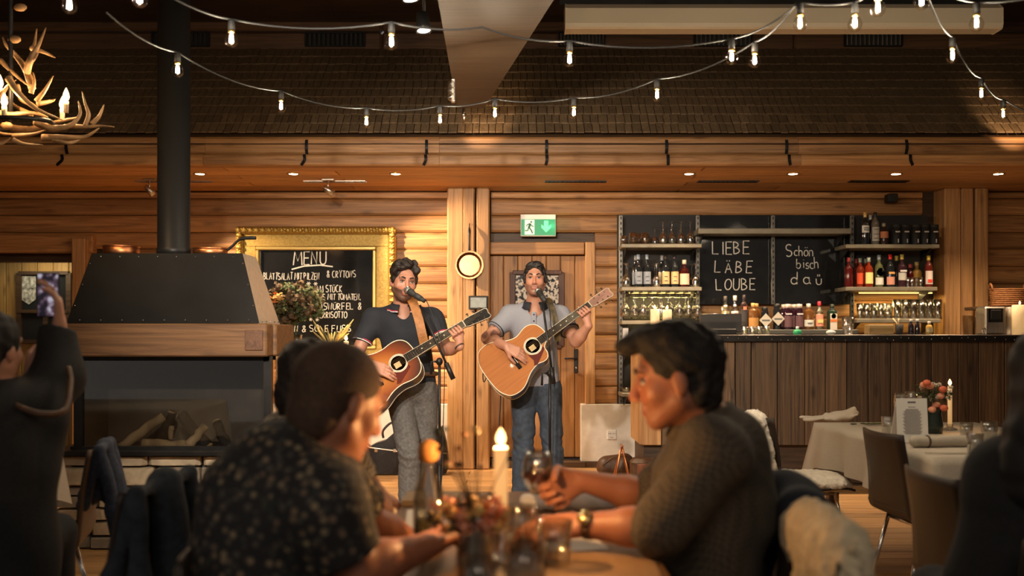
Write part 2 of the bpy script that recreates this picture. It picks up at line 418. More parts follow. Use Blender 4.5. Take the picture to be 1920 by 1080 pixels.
# recessed downlights and slot vents
for i, x in enumerate((375, 550, 742, 1292, 1487, 1680, 1872)):
    c = G(x, 325, ZC) if True else 0; c = P(x, 325+(x > 1000)*(x-1200)/700*2, 8.55); c.z = ZC
    t = thing('downlight', c, f'{ORD[i]} round recessed downlight from the left in the boarded alcove ceiling', 'lamp', 'round downlights in the alcove ceiling')
    MB().lathe([(.038, -.004), (.052, -.010), (.056, 0), (.038, 0.002)], 20, c, caps=False).build('trim_ring', BRASS, t)
    MB().lathe([(.001, -.006), (.038, -.006)], 20, c).build('lens', LAMPD, t)
    light('downlight_light', 'SPOT', c+Vector((0, 0, -.02)), (150, 250, 270, 190, 120, 120, 120)[i], (1.0, .72, .45), c+Vector((0, 0.0, -2)), .03, 110, .9)
for i, (xa, xb, y) in enumerate(((255, 396, 340), (570, 686, 340), (1022, 1137, 340), (1308, 1422, 343), (1592, 1702, 343))):
    a, b = P(xa, y, 8.98), P(xb, y, 8.98)
    t = thing('slot_vent', ((a.x+b.x)/2, 8.98, ZC), f'{ORD[i]} narrow slot vent from the left in the alcove ceiling', 'vent', 'slot vents in the alcove ceiling')
    mm = MB()
    for dy in (-.035, .035): mm.box(((a.x+b.x)/2, 8.98+dy, ZC-.004), (b.x-a.x, .016, .012))
    mm.build('frame', BLACK if i > 1 else STEEL, t)
    n = 14; sl = MB().box((0, 0, 0), ((b.x-a.x)/n*.55, .052, .006)).mesh('slat', STEEL if i < 2 else BLACK)
    for k in range(n): link('slat', sl, t, (a.x+(b.x-a.x)*(k+.5)/n, 8.98, ZC-.003))
# --- fascia of two hewn logs with black straps
fa = struct('trim_1', 'two hewn fascia logs along the front edge of the alcove roof')
z_a, z_b, z_c = wz(255, YF), wz(290, YF), wz(313, YF)
for (xa, xb) in ((-5.6, -2.531), (-2.529, -0.6), (-0.598, 2.36), (2.362, 5.6)):
    log(xa, xb, z_b, z_a, fa, YF+.03, W_LOG)
    log(xa+.004, xb+.004, z_c, z_b, fa, YF-.04, W_LOG)
for k in range(8):
    x = wx(580, YF)-2+k*0.988+.0
    for zz0, zz1, yy, dx in ((z_b, z_a-.03, YF+.0, 0), (z_c, z_b-.01, YF-.07, -.02+.012*(k-3))):
        o = MB().ribbon(bez([(x+dx, yy+.02, zz0+.006), (x, yy-.006, (zz0+zz1)/2), (x+dx*.2, yy+.01, zz1)], 4), .024, .006, (0, -1, 0)).build('strap', BLACK, fa)
# --- shingled pent roof
rf = struct('roof', 'dark weathered shingled pent roof above the alcove')
y0, z0 = YF+.03, z_a+.005; RL = 1.36
MB().box((0, y0+.48, z0+.42), (11.2, .02, 1.4), 0, Matrix.Rotation(math.radians(-45), 3, 'X')).build('roof_deck', W_DARK, rf)
up = Vector((0, math.sqrt(.5), math.sqrt(.5))); nn = Vector((0, -math.sqrt(.5), math.sqrt(.5)))
rows = 10; pitch = RL/rows; cnt = 0; stuff = MB(); shm = {}
R45 = Matrix.Rotation(math.radians(45), 3, 'X')
for r in range(rows):
    x = -5.5+random.uniform(0, .05)
    while x < 5.5:
        w_ = random.choice((.056, .062, .066, .07, .078))
        tilt = random.uniform(.012, .017)
        c = Vector((x+w_/2, y0, z0))+up*(pitch*(r+.62))+nn*(tilt+.012+random.uniform(0, .004)+.006)
        L_ = pitch*1.35
        vis = abs(x) < 4.2
        if vis and r < 4 and cnt < 298 and (r < 2 or x > -0.6):
            if w_ not in shm: shm[w_] = MB().box((0, 0, 0), (w_-.005, L_, .012), .002, R45 @ Matrix.Rotation(-.07, 3, 'X')).mesh('shingle', W_SHINGLE)
            link('shingle', shm[w_], rf, c); cnt += 1
        else:
            stuff.box(c, (w_-.005, L_, .012), 0, R45 @ Matrix.Rotation(-.07, 3, 'X'))
        x += w_
o = stuff.build('shingle_field', W_SHINGLE, rf); o['kind'] = 'stuff'
# --- upper log wall with ventilation grilles, ceiling above
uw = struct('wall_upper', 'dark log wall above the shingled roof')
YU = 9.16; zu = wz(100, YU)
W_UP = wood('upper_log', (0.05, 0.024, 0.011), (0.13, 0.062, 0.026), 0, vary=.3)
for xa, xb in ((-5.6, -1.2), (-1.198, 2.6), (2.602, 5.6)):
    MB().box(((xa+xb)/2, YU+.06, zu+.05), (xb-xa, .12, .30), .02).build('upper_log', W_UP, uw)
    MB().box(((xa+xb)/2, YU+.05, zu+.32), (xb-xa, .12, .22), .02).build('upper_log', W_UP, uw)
for i, (xa, xb) in enumerate(((285, 392), (572, 684), (1048, 1134), (1302, 1410), (1584, 1692))):
    a, b = wx(xa, YU-.02), wx(xb, YU-.02); za, zb = wz(86, YU-.02), wz(61, YU-.02)
    t = thing('vent_grille', ((a+b)/2, YU, za), f'{ORD[i]} black vent grille from the left on the dark upper log wall', 'vent', 'black vent grilles on the upper wall')
    MB().box(((a+b)/2, YU-.004, (za+zb)/2), (b-a, .01, zb-za)).build('backing', DARKM, t)
    mm = MB()
    for q in (za, zb): mm.box(((a+b)/2, YU-.012, q), (b-a, .02, .012))
    for q in (a, b): mm.box((q, YU-.012, (za+zb)/2), (.012, .02, zb-za))
    mm.build('frame', BLACK, t)
    sl = MB().box((0, 0, 0), (.012, .02, zb-za-.012), .002, Matrix.Rotation(.5, 3, 'Z')).mesh('slat', STEEL if i > 1 else BLACK)
    n = 13
    for k in range(n): link('slat', sl, t, (a+(b-a)*(k+.5)/n, YU-.014, (za+zb)/2))
cl = struct('ceiling', 'dark hall ceiling')
ZT = 4.15
for k in range(12):
    MB().box((0, 9.2-.36-.72*k, ZT+.02), (11.6, .715, .05), .01).build('ceiling_board', W_DARK, cl)
# tapering ceiling beam pointing at the stage
bm_ = struct('beam', 'tapering dark timber ceiling beam running towards the players')
a, b = [P(857, 203, 7.75), P(908, 203, 7.75)], [P(822, 0, 5.28), P(1035, 0, 5.28)]
zb = a[0].z
dirL = (b[0]-a[0]); dirR = (b[1]-a[1])
q = [a[0], a[1], b[1]+dirR*.25, b[0]+dirL*.25]; q = [Vector((v.x, v.y, zb)) for v in q]
t_ = [v+Vector((0, 0, .6)) for v in q]
MB().add(q+t_, [(0, 3, 2, 1), (4, 5, 6, 7), (0, 1, 5, 4), (1, 2, 6, 5), (2, 3, 7, 6), (3, 0, 4, 7)]).build('beam_body', wood('beam_wood', (0.036, 0.023, 0.014), (0.072, 0.047, 0.028), 0, knots=.1, vary=0), bm_)
MB().tube([P(870, 203, 7.7), P(870, 231, 7.7)], .006, 8).build('hanging_rod', STEEL, bm_)
# --- posts
def post(name, label, x0, x1, d, n, seedz):
    s_ = struct(name, label); w_ = (x1-x0)/n
    for k in range(n):
        ww = w_*(1+(.18, -.12, -.06)[k % 3])
        MB().box((x0+w_*(k+.5)+random.uniform(-.008, .008), d+.13, ZC/2), (ww-.004, .26, ZC-.002), .012).build('post_timber', W_POST, s_)
    return s_
post('post_1', 'bright timber post between the menu board and the door', wx(839, 9.38), wx(919, 9.38), 9.38, 3, 0)
post('post_2', 'timber post at the right end of the bar shelves', wx(1774, 9.38), wx(1855, 9.38), 9.38, 3, 1)
# --- door behind the right player
dr = struct('door_1', 'pine plank door with a lace curtained window and black handle')
yd = YW+.06; X0, X1 = wx(921), wx(1097); zt = wz(478)
for k in range(7):
    ww = (X1-X0)/6.55; MB().box((X0+ww*(k+.5)-.02, yd, zt/2+.04), (ww-.005, .035, zt-.09), .006).build('door_plank', W_DOOR, dr)
MB().box(((X0+X1)/2, yd+.03, zt/2+.04), (X1-X0+.06, .02, zt-.06)).build('door_back', W_DARK, dr)
MB().box(((X0+X1)/2-.01, YW+.02, wz(466)), (X1-X0+.0, .14, .115), .006).build('door_header', W_LOG, dr)
MB().box((wx(1106), YW+.015, (zt+zp)/2+.06), (.095, .14, zt-zp+.12), .006).build('door_jamb', W_POST, dr)
MB().box(((X0+X1)/2, YW+.0, .03), (X1-X0, .18, .06), .006).build('door_sill', W_DARK, dr)
yq = yd-.03; x0, x1, z0, z1 = wx(961, yq), wx(1053, yq), wz(650, yq), wz(511, yq)
W_RED = wood('red_brown_wood', (.045, .016, .009), (.10, .036, .018), 2, vary=.1)
for c in ((x0, z0, x0, z1), (x1, z0, x1, z1), (x0, z0, x1, z0), (x0, z1, x1, z1)):
    MB().bar((c[0], yq, c[1]), (c[2], yq, c[3]), .055, .04, bev=.005).build('window_frame', W_RED, dr)
MB().box(((x0+x1)/2, yq+.008, (z0+z1)/2), (x1-x0, .006, z1-z0)).build('pane', mat('night_glass', (0.02, 0.022, 0.025), .1), dr)
def lace_mat():
    m_, nt, b = nodes_of('white_lace'); N = nt.nodes; L = nt.links
    ge = N.new('ShaderNodeNewGeometry'); vo = N.new('ShaderNodeTexNoise'); vo.inputs['Scale'].default_value = 42; vo.inputs['Detail'].default_value = 1
    L.new(ge.outputs['Position'], vo.inputs['Vector'])
    r = N.new('ShaderNodeValToRGB'); r.color_ramp.elements[0].position = .44; r.color_ramp.elements[1].position = .54
    L.new(vo.outputs[0], r.inputs[0]); L.new(r.outputs[0], b.inputs['Alpha']); setin(b, 'Base Color', (.62, .58, .52, 1)); setin(b, 'Roughness', .9)
    return m_
LW = lace_mat()
for xa, xb in ((x0+.03, (x0+x1)/2-.015), ((x0+x1)/2+.015, x1-.03)):
    zb_ = wz(598, yq); n = 12; out = [(xa, z1-.03), (xb, z1-.03)]+[(xb-(xb-xa)*i/n, zb_+.06-.10*math.sin(math.pi*i/n)) for i in range(n+1)]
    MB().prism(out, .003, Matrix(((1, 0, 0, 0), (0, 0, 1, yq-.004), (0, 1, 0, 0), (0, 0, 0, 1)))).build('lace_curtain', LW, dr)
    MB().tube([Vector((x, yq-.006, z)) for x, z in out[2:]], .004, 6).build('curtain_hem', mat('hem', (.6, .56, .5), .9), dr)
hx = wx(1080, yd-.03)
o = MB().box((hx, yd-.03, wz(677)), (.042, .014, .235), .006).build('handle_plate', BLACK, dr)
MB().tube([(hx, yd-.035, wz(672)), (hx, yd-.085, wz(672)), (hx-.02, yd-.09, wz(672)), (hx-.115, yd-.09, wz(672))], .009, 8).build('handle_lever', BLACK, o)
MB().lathe([(.001, 0), (.009, 0), (.009, .006), (.001, .006)], 12, (hx, yd-.037, wz(690)), Matrix.Rotation(math.pi/2, 3, 'X')).build('lock_cylinder', CHROME, o)
# ================================================================== fireplace
YP = 5.93
def fx(x, d=YP): return (x-960)/F*d
fp = thing('fireplace', (fx(318), YP+.25, 0), 'tall freestanding fireplace with black steel hood, oak mantel and stone base', 'fireplace')
xl, xr = fx(127), fx(507); dep = .50; yb = YP+dep
zs = wz(852, YP)                       # top of the stone base
# stone base: a core and laid stones
MB().box(((xl+xr)/2-.03, YP+dep/2+.02, zs/2), (xr-xl-.06, dep-.06, zs-.02)).build('base_core', mat('mortar', (.035, .028, .022), .95), fp)
STONES = [mat('sand_stone', (.40, .31, .21), .9, var=.35, scale=9, bump=.7), mat('grey_stone', (.29, .24, .18), .9, var=.35, scale=9, bump=.7), mat('pale_stone', (.48, .39, .27), .9, var=.3, scale=9, bump=.7)]
random.seed(21)
def stone(x0, x1, z0, z1, mt):
    cx, cz = (x0+x1)/2, (z0+z1)/2; hw, hh = (x1-x0)/2-.002, (z1-z0)/2-.0015; n = 10; out = []
    for k in range(n):
        a = 2*math.pi*k/n+.3; ca, sa = math.cos(a), math.sin(a); e = .16
        out.append((cx+hw*math.copysign(abs(ca)**e, ca)*random.uniform(.93, 1), cz+hh*math.copysign(abs(sa)**e, sa)*random.uniform(.9, 1)))
    b = MB(); pr = random.uniform(.02, .05)
    vs_ = [(x, YP+.05, z) for x, z in out]+[(x, YP+.02-pr*.5, z) for x, z in out]+[(cx+(x-cx)*.86, YP+.012-pr, cz+(z-cz)*.8) for x, z in out]
    fs_ = [[2*n+i for i in range(n)][::-1]]
    for l in (0, 1):
        for i in range(n): fs_.append((l*n+i, l*n+(i+1) % n, l*n+n+(i+1) % n, l*n+n+i))
    b.add(vs_, [f[::-1] for f in fs_]).build('stone', mt, fp)
z = .0
xs0, xs1 = fx(98), fx(520)
while z < zs-.03:
    hh = min(random.choice((.055, .075, .10, .12, .09)), zs-z-.004 if zs-z < .1 else 1)
    x = xs0
    while x < xs1-.03:
        w_ = random.uniform(.14, .34); w_ = xs1-x if xs1-x-w_ < .07 else w_
        if hh > .075 and random.random() < .3:
            stone(x, x+w_, z, z+hh*.45, random.choice(STONES)); stone(x, x+w_, z+hh*.45, z+hh, random.choice(STONES))
        else: stone(x, x+w_, z, z+hh, random.choice(STONES))
        x += w_
    z += hh
MB().box(((xs0+xr)/2+.01, YP+dep/2-.02, zs+.012), (xr-xs0+.05, dep+.10, .03), .005).build('hearth_slab', BLACK, fp)
# firebox: black frame, back, glass on the front and right
zm0, zm1 = wz(668, YP), wz(607, YP)
fb = MB()
for x in (xl+.055, xr-.02): fb.box((x, YP+.03, (zs+zm0)/2), (.045, .05, zm0-zs))
fb.box(((xl+xr)/2, YP+.03, zm0-.012), (xr-xl-.02, .05, .03)); fb.box((xr-.02, yb-.04, (zs+zm0)/2), (.045, .05, zm0-zs))
fb.box(((xl+xr)/2, YP+.03, zs+.035), (xr-xl-.02, .04, .02))
fb.build('firebox_frame', BLACK, fp)
MB().box(((xl+xr)/2, yb-.02, (zs+zm0)/2), (xr-xl-.06, .02, zm0-zs)).build('firebox_back', mat('sooty_plate', (.12, .10, .08), .7, var=.4, scale=5), fp)
MB().box((xl+.04, YP+dep/2, (zs+zm0)/2), (.02, dep-.06, zm0-zs)).build('firebox_side', mat('sooty_plate', (.045, .038, .032)), fp)
MB().box(((xl+xr)/2, YP+.03, (zs+zm0)/2), (xr-xl-.10, .006, zm0-zs-.05)).build('glass_front', FIREGLASS, fp)
MB().box((xr-.012, YP+dep/2, (zs+zm0)/2), (.005, dep-.10, zm0-zs-.05)).build('glass_side', FIREGLASS, fp)
MB().box((xr+.028, YP+.10, (zs+zm0)/2-.0), (.03, .05, zm0-zs), .004).build('wooden_stile', W_POST, fp)
# oak mantel frame
MB().box(((xl+xr)/2, YP-.01, (zm0+zm1)/2), (xr-xl, .15, zm1-zm0), .008).build('mantel_beam', W_MANTEL, fp)
MB().box((xr-.075, YP-.088, (zm0+zm1)/2-.0), (.105, .012, (zm1-zm0)*.62), .003).build('mantel_tenon', wood('oak_end_grain', (.07, .028, .012), (.16, .07, .03), 1), fp)
for x in (xl+.07, xr-.06): MB().box((x, YP+dep/2+.06, (zm0+zm1)/2), (.16 if x > -2 else .14, dep-.03, zm1-zm0-.002), .008).build('mantel_side', W_MANTEL, fp)
MB().box(((xl+xr)/2, yb, (zm0+zm1)/2), (xr-xl-.02, .1, zm1-zm0-.004), .008).build('mantel_back', W_MANTEL, fp)
# hood: a truncated pyramid of riveted plates
z0h, z1h = zm1+.002, wz(475, YP+.09)
bx0, bx1, by0, by1 = fx(127), fx(488), YP-.02, yb
tx0, tx1, ty0, ty1 = fx(172, YP+.09), fx(455, YP+.09), YP+.09, yb-.09
A = [Vector((bx0, by0, z0h)), Vector((bx1, by0, z0h)), Vector((bx1+.0, by1, z0h)), Vector((bx0, by1, z0h))]
B = [Vector((tx0, ty0, z1h)), Vector((tx1, ty0, z1h)), Vector((tx1, ty1, z1h)), Vector((tx0, ty1, z1h))]
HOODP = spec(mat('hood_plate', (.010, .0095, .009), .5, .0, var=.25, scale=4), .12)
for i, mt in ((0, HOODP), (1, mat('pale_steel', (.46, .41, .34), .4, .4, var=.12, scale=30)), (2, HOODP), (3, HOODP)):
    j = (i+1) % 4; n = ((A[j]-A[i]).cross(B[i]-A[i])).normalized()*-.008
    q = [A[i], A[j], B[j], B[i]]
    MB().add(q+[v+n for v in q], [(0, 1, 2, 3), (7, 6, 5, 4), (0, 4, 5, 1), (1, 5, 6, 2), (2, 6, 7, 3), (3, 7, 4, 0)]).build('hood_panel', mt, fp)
MB().add(B, [(0, 1, 2, 3)]).build('hood_top', HOODP, fp)
rv = MB().ball((0, 0, 0), .006, 6).mesh('rivet', CHROME)
def rivets(p, q, n, off):
    for k in range(n): link('rivet', rv, fp, p.lerp(q, (k+.5)/n)+off)
fo = Vector((0, -.004, .0))
rivets(A[0]+Vector((.02, 0, .02)), A[1]+Vector((0, 0, .02)), 9, fo); rivets(B[0]-Vector((0, 0, .02)), B[1]-Vector((0, 0, .02)), 8, fo)
rivets(A[0].lerp(B[0], .1)+Vector((.015, 0, 0)), B[0]+Vector((.015, 0, 0)), 3, fo); rivets(A[1].lerp(B[1], .1)-Vector((.012, 0, 0)), B[1]-Vector((.012, 0, 0)), 3, fo)
rivets(A[1].lerp(B[1], .03), A[2].lerp(B[2], .03), 5, Vector((.006, 0, 0)))
# flue
xc = fx(326, YP+.25); yc = YP+.25
MB().lathe([(.104, z1h-.005), (.104, z1h+.04), (.0985, z1h+.045), (.0985, 4.1)], 28, (xc, yc, 0)).build('flue_pipe', spec(mat('flue_enamel', (.012, .012, .012), .4, .0), .3), fp)
# logs laid in the firebox
W_LOGF = mat('split_log', (.50, .37, .22), .9, var=.45, scale=14, bump=.5, stretch=(1, 1, .25))
BARK = mat('charred_bark', (.035, .028, .022), .9, var=.6, scale=20, bump=.8)
def firelog(a, b, r, label, mats=(BARK, W_LOGF)):
    a, b = Vector(a), Vector(b); t = thing('firewood_log', a, label, 'log', 'logs laid in the fireplace')
    n = 6; pts = [a.lerp(b, i/n)+Vector((random.uniform(-.008, .008), 0, random.uniform(-.006, .006))) for i in range(n+1)]
    MB().tube(pts, [r*random.uniform(.9, 1.1) for _ in pts], 9).build('bark', mats[0], t)
    dn = (b-a).normalized()
    for e, s_ in ((a, -1), (b, 1)):
        MB().tube([e-dn*s_*.006, e+dn*s_*.004], r*.9, 9).build('cut_end', W_LOGF, t)
zb_ = zs+.05
fl_ = [((225, 838), (305, 782), .030, 6.10, 6.2, 'long pale log leaning left in the fireplace', (W_LOGF, W_LOGF)),
       ((300, 830), (322, 772), .026, 6.25, 6.22, 'short upright log at the top of the fire stack', (BARK, W_LOGF)),
       ((338, 778), (392, 838), .034, 6.2, 6.12, 'dark charred log leaning right in the fireplace', (BARK, W_LOGF)),
       ((268, 832), (352, 836), .03, 6.05, 6.06, 'log lying flat at the front of the fire stack', (W_LOGF, W_LOGF)),
       ((322, 800), (320, 822), .016, 6.03, 6.03, 'small pale block of kindling standing on the logs', (W_LOGF, W_LOGF)),
       ((405, 790), (428, 838), .03, 6.25, 6.2, 'charred log at the right end of the fireplace', (BARK, W_LOGF)),
       ((352, 836), (385, 800), .026, 6.05, 6.12, 'forked log resting against the charred log', (W_LOGF, W_LOGF))]
for (a, b, r, da, db, lb, ms) in fl_: firelog(P(*a, da), P(*b, db), r, lb, ms)
# copper pots on the hood
def pot(x0, x1, y0, d, label):
    c = P((x0+x1)/2, 475, d); c.z = z1h+.001; r = (x1-x0)/2/F*d; h_ = (475-y0)/F*d
    t = thing('copper_pot', c, label, 'pot')
    MB().lathe([(.001, 0), (r*.95, 0), (r, .01), (r, h_), (r*.96, h_), (r*.95, .012), (.001, .01)], 28, c).build('pot_body', COPPER, t)
    MB().lathe([(r, h_-.008), (r+.005, h_-.003), (r, h_+.002)], 28, c, caps=False).build('rim', COPPER, t); return t, c, r, h_
t, c, r, h_ = pot(195, 260, 458, 6.2, 'round copper pot standing at the left on the fireplace hood')
t, c, r, h_ = pot(363, 426, 462, 6.2, 'copper pan with a long iron handle on the fireplace hood')
MB().tube(bez([c+Vector((r, 0, h_-.01)), P(436, 461, 6.2), P(452, 448, 6.2), P(480, 446, 6.2)], 5), [.008]*10+[.011]*6, 8).build('handle', BLACK, t)
# ================================================================== things on the back wall
FM = Matrix(((1, 0, 0, 0), (0, 0, 1, 0), (0, 1, 0, 0), (0, 0, 0, 1)))
def wallM(x, y, z): return Matrix(((1, 0, 0, x), (0, 0, -1, y), (0, 1, 0, z), (0, 0, 0, 1)))   # local x right, y up, z towards the room
# menu blackboard in a gilded frame
D = 9.52
mb = thing('menu_board', (wx(592, D), D, wz(690, D)), 'menu blackboard with white chalk lettering in an ornate gilded frame', 'menu board')
ox0, ox1, oz0, oz1 = wx(443, D), wx(743, D), wz(692, D), wz(425, D)
def rectframe(x0, x1, z0, z1, w_, t_, y, name, mt, bev=.01):
    for c, sz in ((((x0+x1)/2, z1-w_/2), (x1-x0, w_)), (((x0+x1)/2, z0+w_/2), (x1-x0, w_)), ((x0+w_/2, (z0+z1)/2), (w_, z1-z0-2*w_)), ((x1-w_/2, (z0+z1)/2), (w_, z1-z0-2*w_))):
        MB().box((c[0], y, c[1]), (sz[0], t_, sz[1]), bev).build(name, mt, mb)
rectframe(ox0, ox1, oz0, oz1, .075, .09, D-.0, 'outer_moulding', GOLD, .02)
rectframe(ox0+.075, ox1-.075, oz0+.075, oz1-.075, .115, .05, D+.01, 'flat_band', mat('gold_leaf', (.36, .235, .06), .55, .5, var=.25, scale=60, bump=.3), .004)
rectframe(ox0+.19, ox1-.19, oz0+.19, oz1-.19, .035, .07, D+.005, 'inner_lip', mat('bright_gold', (.55, .40, .14), .4, .7), .01)
orn = MB().ball((0, 0, 0), 1, 8, sc=(.024, .02, .03)).ball((-.022, 0, .008), 1, 6, sc=(.01, .012, .014)).ball((.022, 0, -.008), 1, 6, sc=(.01, .012, .014)).mesh('ornament', GOLD)
n = 26
for k in range(n):
    x = ox0+.03+(ox1-ox0-.06)*k/(n-1)
    for z in (oz0+.037, oz1-.037): link('ornament', orn, mb, (x, D-.045, z))
for k in range(1, 23):
    z = oz0+.03+(oz1-oz0-.06)*k/23
    for x in (ox0+.037, ox1-.037): link('ornament', orn, mb, M=Matrix.Translation((x, D-.045, z)) @ Matrix.Rotation(math.pi/2, 4, 'Y'))
MB().box(((ox0+ox1)/2, D+.02, (oz0+oz1)/2), (ox1-ox0-.38, .02, oz1-oz0-.38)).build('blackboard', CHALKB, mb)
# stroke lettering: every letter is a set of polylines in a unit box
def arc(cx, cy, rx, ry, a0, a1, n=8): return [(cx+rx*math.cos(math.radians(a0+(a1-a0)*i/n)), cy+ry*math.sin(math.radians(a0+(a1-a0)*i/n))) for i in range(n+1)]
LET = {
 'A': [[(0, 0), (.35, 1), (.7, 0)], [(.15, .4), (.58, .4)]], 'B': [[(0, 0), (0, 1)], arc(0, .76, .5, .24, 90, -90), arc(0, .26, .6, .26, 90, -90)],
 'C': [arc(.4, .5, .4, .5, 60, 300)], 'E': [[(.6, 1), (0, 1), (0, 0), (.6, 0)], [(0, .52), (.5, .52)]], 'F': [[(.6, 1), (0, 1), (0, 0)], [(0, .52), (.5, .52)]],
 'I': [[(.12, 0), (.12, 1)]], 'L': [[(0, 1), (0, 0), (.6, 0)]], 'M': [[(0, 0), (.12, 1), (.45, .3), (.8, 1), (.9, 0)]], 'N': [[(0, 0), (.04, 1), (.6, 0), (.62, 1)]],
 'O': [arc(.4, .5, .4, .5, 90, 450, 14)], 'P': [[(0, 0), (0, 1)], arc(0, .74, .55, .26, 90, -90)], 'R': [[(0, 0), (0, 1)], arc(0, .74, .55, .26, 90, -90), [(.1, .48), (.6, 0)]],
 'S': [arc(.35, .75, .32, .25, 40, 270, 8)+arc(.35, .25, .34, .25, 90, -140, 8)], 'T': [[(0, 1), (.7, 1)], [(.35, 1), (.35, 0)]],
 'U': [[(0, 1), (0, .3)]+arc(.32, .3, .32, .3, 180, 360)+[(.64, 1)]], 'W': [[(0, 1), (.2, 0), (.42, .8), (.66, 0), (.86, 1)]], 'Y': [[(0, 1), (.32, .5), (.64, 1)], [(.32, .5), (.32, 0)]],
 'Z': [[(0, 1), (.6, 1), (0, 0), (.62, 0)]], 'K': [[(0, 0), (0, 1)], [(.55, 1), (0, .5), (.6, 0)]], 'H': [[(0, 0), (0, 1)], [(.6, 0), (.6, 1)], [(0, .5), (.6, .5)]],
 'D': [[(0, 0), (0, 1)], arc(0, .5, .62, .5, 90, -90)], '&': [[(.7, 0), (.15, .75)]+arc(.33, .82, .2, .18, 200, -30)+[(.08, .3)]+arc(.3, .2, .25, .2, 170, 330)+[(.68, .45)]],
 '*': [[(.05, .5), (.65, .5)], [(.2, .2), (.5, .8)], [(.2, .8), (.5, .2)]], ',': [[(.12, .1), (.02, -.15)]],
 'Ü': [[(0, .85), (0, .3)]+arc(.32, .3, .32, .3, 180, 360)+[(.64, .85)], [(.18, 1.02), (.2, 1.1)], [(.46, 1.02), (.48, 1.1)]],
 'Ä': [[(0, 0), (.35, .85), (.7, 0)], [(.12, .34), (.58, .34)], [(.22, 1.02), (.23, 1.1)], [(.48, 1.02), (.49, 1.1)]],
 'a': [arc(.28, .28, .28, .28, 40, 400, 12), [(.52, .58), (.54, .1), (.66, 0)]], 'b': [[(0, 1), (.02, .1)], arc(.3, .28, .3, .28, 160, -190, 12)], 'c': [arc(.28, .28, .28, .28, 50, 310)],
 'd': [arc(.28, .28, .28, .28, 40, 400, 12), [(.56, 1.05), (.55, 0)]], 'h': [[(0, 1.05), (0, 0)], [(0, .35)]+arc(.24, .32, .22, .25, 160, 0)+[(.46, 0)]], 'i': [[(.08, .56), (.08, 0)], [(.08, .78), (.08, .82)]],
 'n': [[(0, .56), (0, 0)], [(0, .32)]+arc(.22, .32, .22, .25, 160, 0)+[(.44, 0)]], 'ö': [arc(.26, .28, .26, .28, 90, 450, 12), [(.12, .78), (.13, .84)], [(.36, .78), (.37, .84)]],
 's': [arc(.24, .42, .2, .15, 40, 250, 6)+arc(.24, .14, .22, .15, 80, -150, 6)], 'ü': [[(0, .56), (.02, .2)]+arc(.26, .2, .24, .2, 190, 350)+[(.52, .56)], [(.16, .76), (.17, .95)], [(.34, .76), (.35, .95)]],
}
ADV = {'I': .42, 'M': 1.15, 'W': 1.08, 'i': .32, ',': .3, ' ': .5, 'c': .62, 'n': .66, 's': .62, 'ö': .72, 'h': .66, 'E': .8, 'O': 1.0, 'T': .86, '*': 1.05}
def chalk(text, x, z, hgt, y, parent, wfac=.7, thick=.09, jit=.05, gap=1.0, name='chalk_text', mt=None):
    m_ = MB(); cx = x; rs = random.Random(text)
    for ch in text:
        if ch in LET:
            dy = rs.uniform(-jit, jit)*hgt; sl = rs.uniform(-.05, .08); sc = rs.uniform(.94, 1.06)
            for st in LET[ch]:
                pts = [Vector((cx+(px*wfac+sl*py)*hgt*sc, y, z+dy+py*hgt*sc)) for px, py in st]
                m_.ribbon(pts, hgt*thick, .002, (0, -1, 0))
        cx += ADV.get(ch, .95)*wfac*hgt*gap
    return m_.build(name, mt or CHALK, parent)
yt = D+.006
def menu(t, x, y, px, **k): chalk(t, wx(x, yt), wz(y, yt), px/F*yt, yt, mb, name='menu_line', **k)
menu('MENU', 550, 496, 24, wfac=.72, thick=.08)
MB().ribbon([Vector((wx(x, yt), yt, wz(y, yt))) for x, y in ((547, 505), (570, 499), (600, 497), (624, 500))], .012, .002, (0, -1, 0)).build('underline', CHALK, mb)
menu('BLATTSALAT MIT PILZEN', 494, 524, 12.5, wfac=.48); menu('& CRYTONS', 613, 520, 12.5, wfac=.55)
menu('***', 560, 537, 10, wfac=1.3); menu('ENTRECOTE', 535, 549, 12.5, wfac=.48); menu('AM STÜCK', 593, 548, 12.5, wfac=.55)
menu('NUS MIT TOMATEN,', 593, 562, 11, wfac=.58); menu('SISWÜRFEL', 594, 580, 12, wfac=.74); menu('&', 671, 580, 12, wfac=.7); menu('TERRISOTTO', 594, 596, 11.5, wfac=.58)
menu('***', 566, 604, 9, wfac=1.3); menu('N & SO  E FUSS', 552, 622, 12, wfac=.82)
# copper pan on the post
D = 9.34
pn = thing('copper_frying_pan', P(880, 523, D), 'round copper frying pan hanging by its iron handle on the timber post', 'pan')
c = P(880, 497, D); Rx = Matrix.Rotation(math.pi/2, 3, 'X')
MB().lathe([(.001, 0), (.100, 0), (.122, .04), (.134, .042), (.133, .046), (.118, .045), (.096, .006), (.001, .006)], 48, c+Vector((0, .02, 0)), Rx, smooth=False).build('pan_bowl', mat('old_copper', (.24, .105, .048), .3, .9, var=.25, scale=10), pn)
MB().tube(bez([P(880, 472, D-.01), P(880, 458, D-.02), P(880, 440, D-.02), P(880, 426, D)], 4), [.013, .012, .01, .009, .008, .008, .008, .009, .01, .012, .012, .009, .006], 8).build('handle', BLACK, pn)
MB().tube([P(880, 426, D), P(880, 419, D+.03)], .004, 6).build('hook', BLACK, pn)
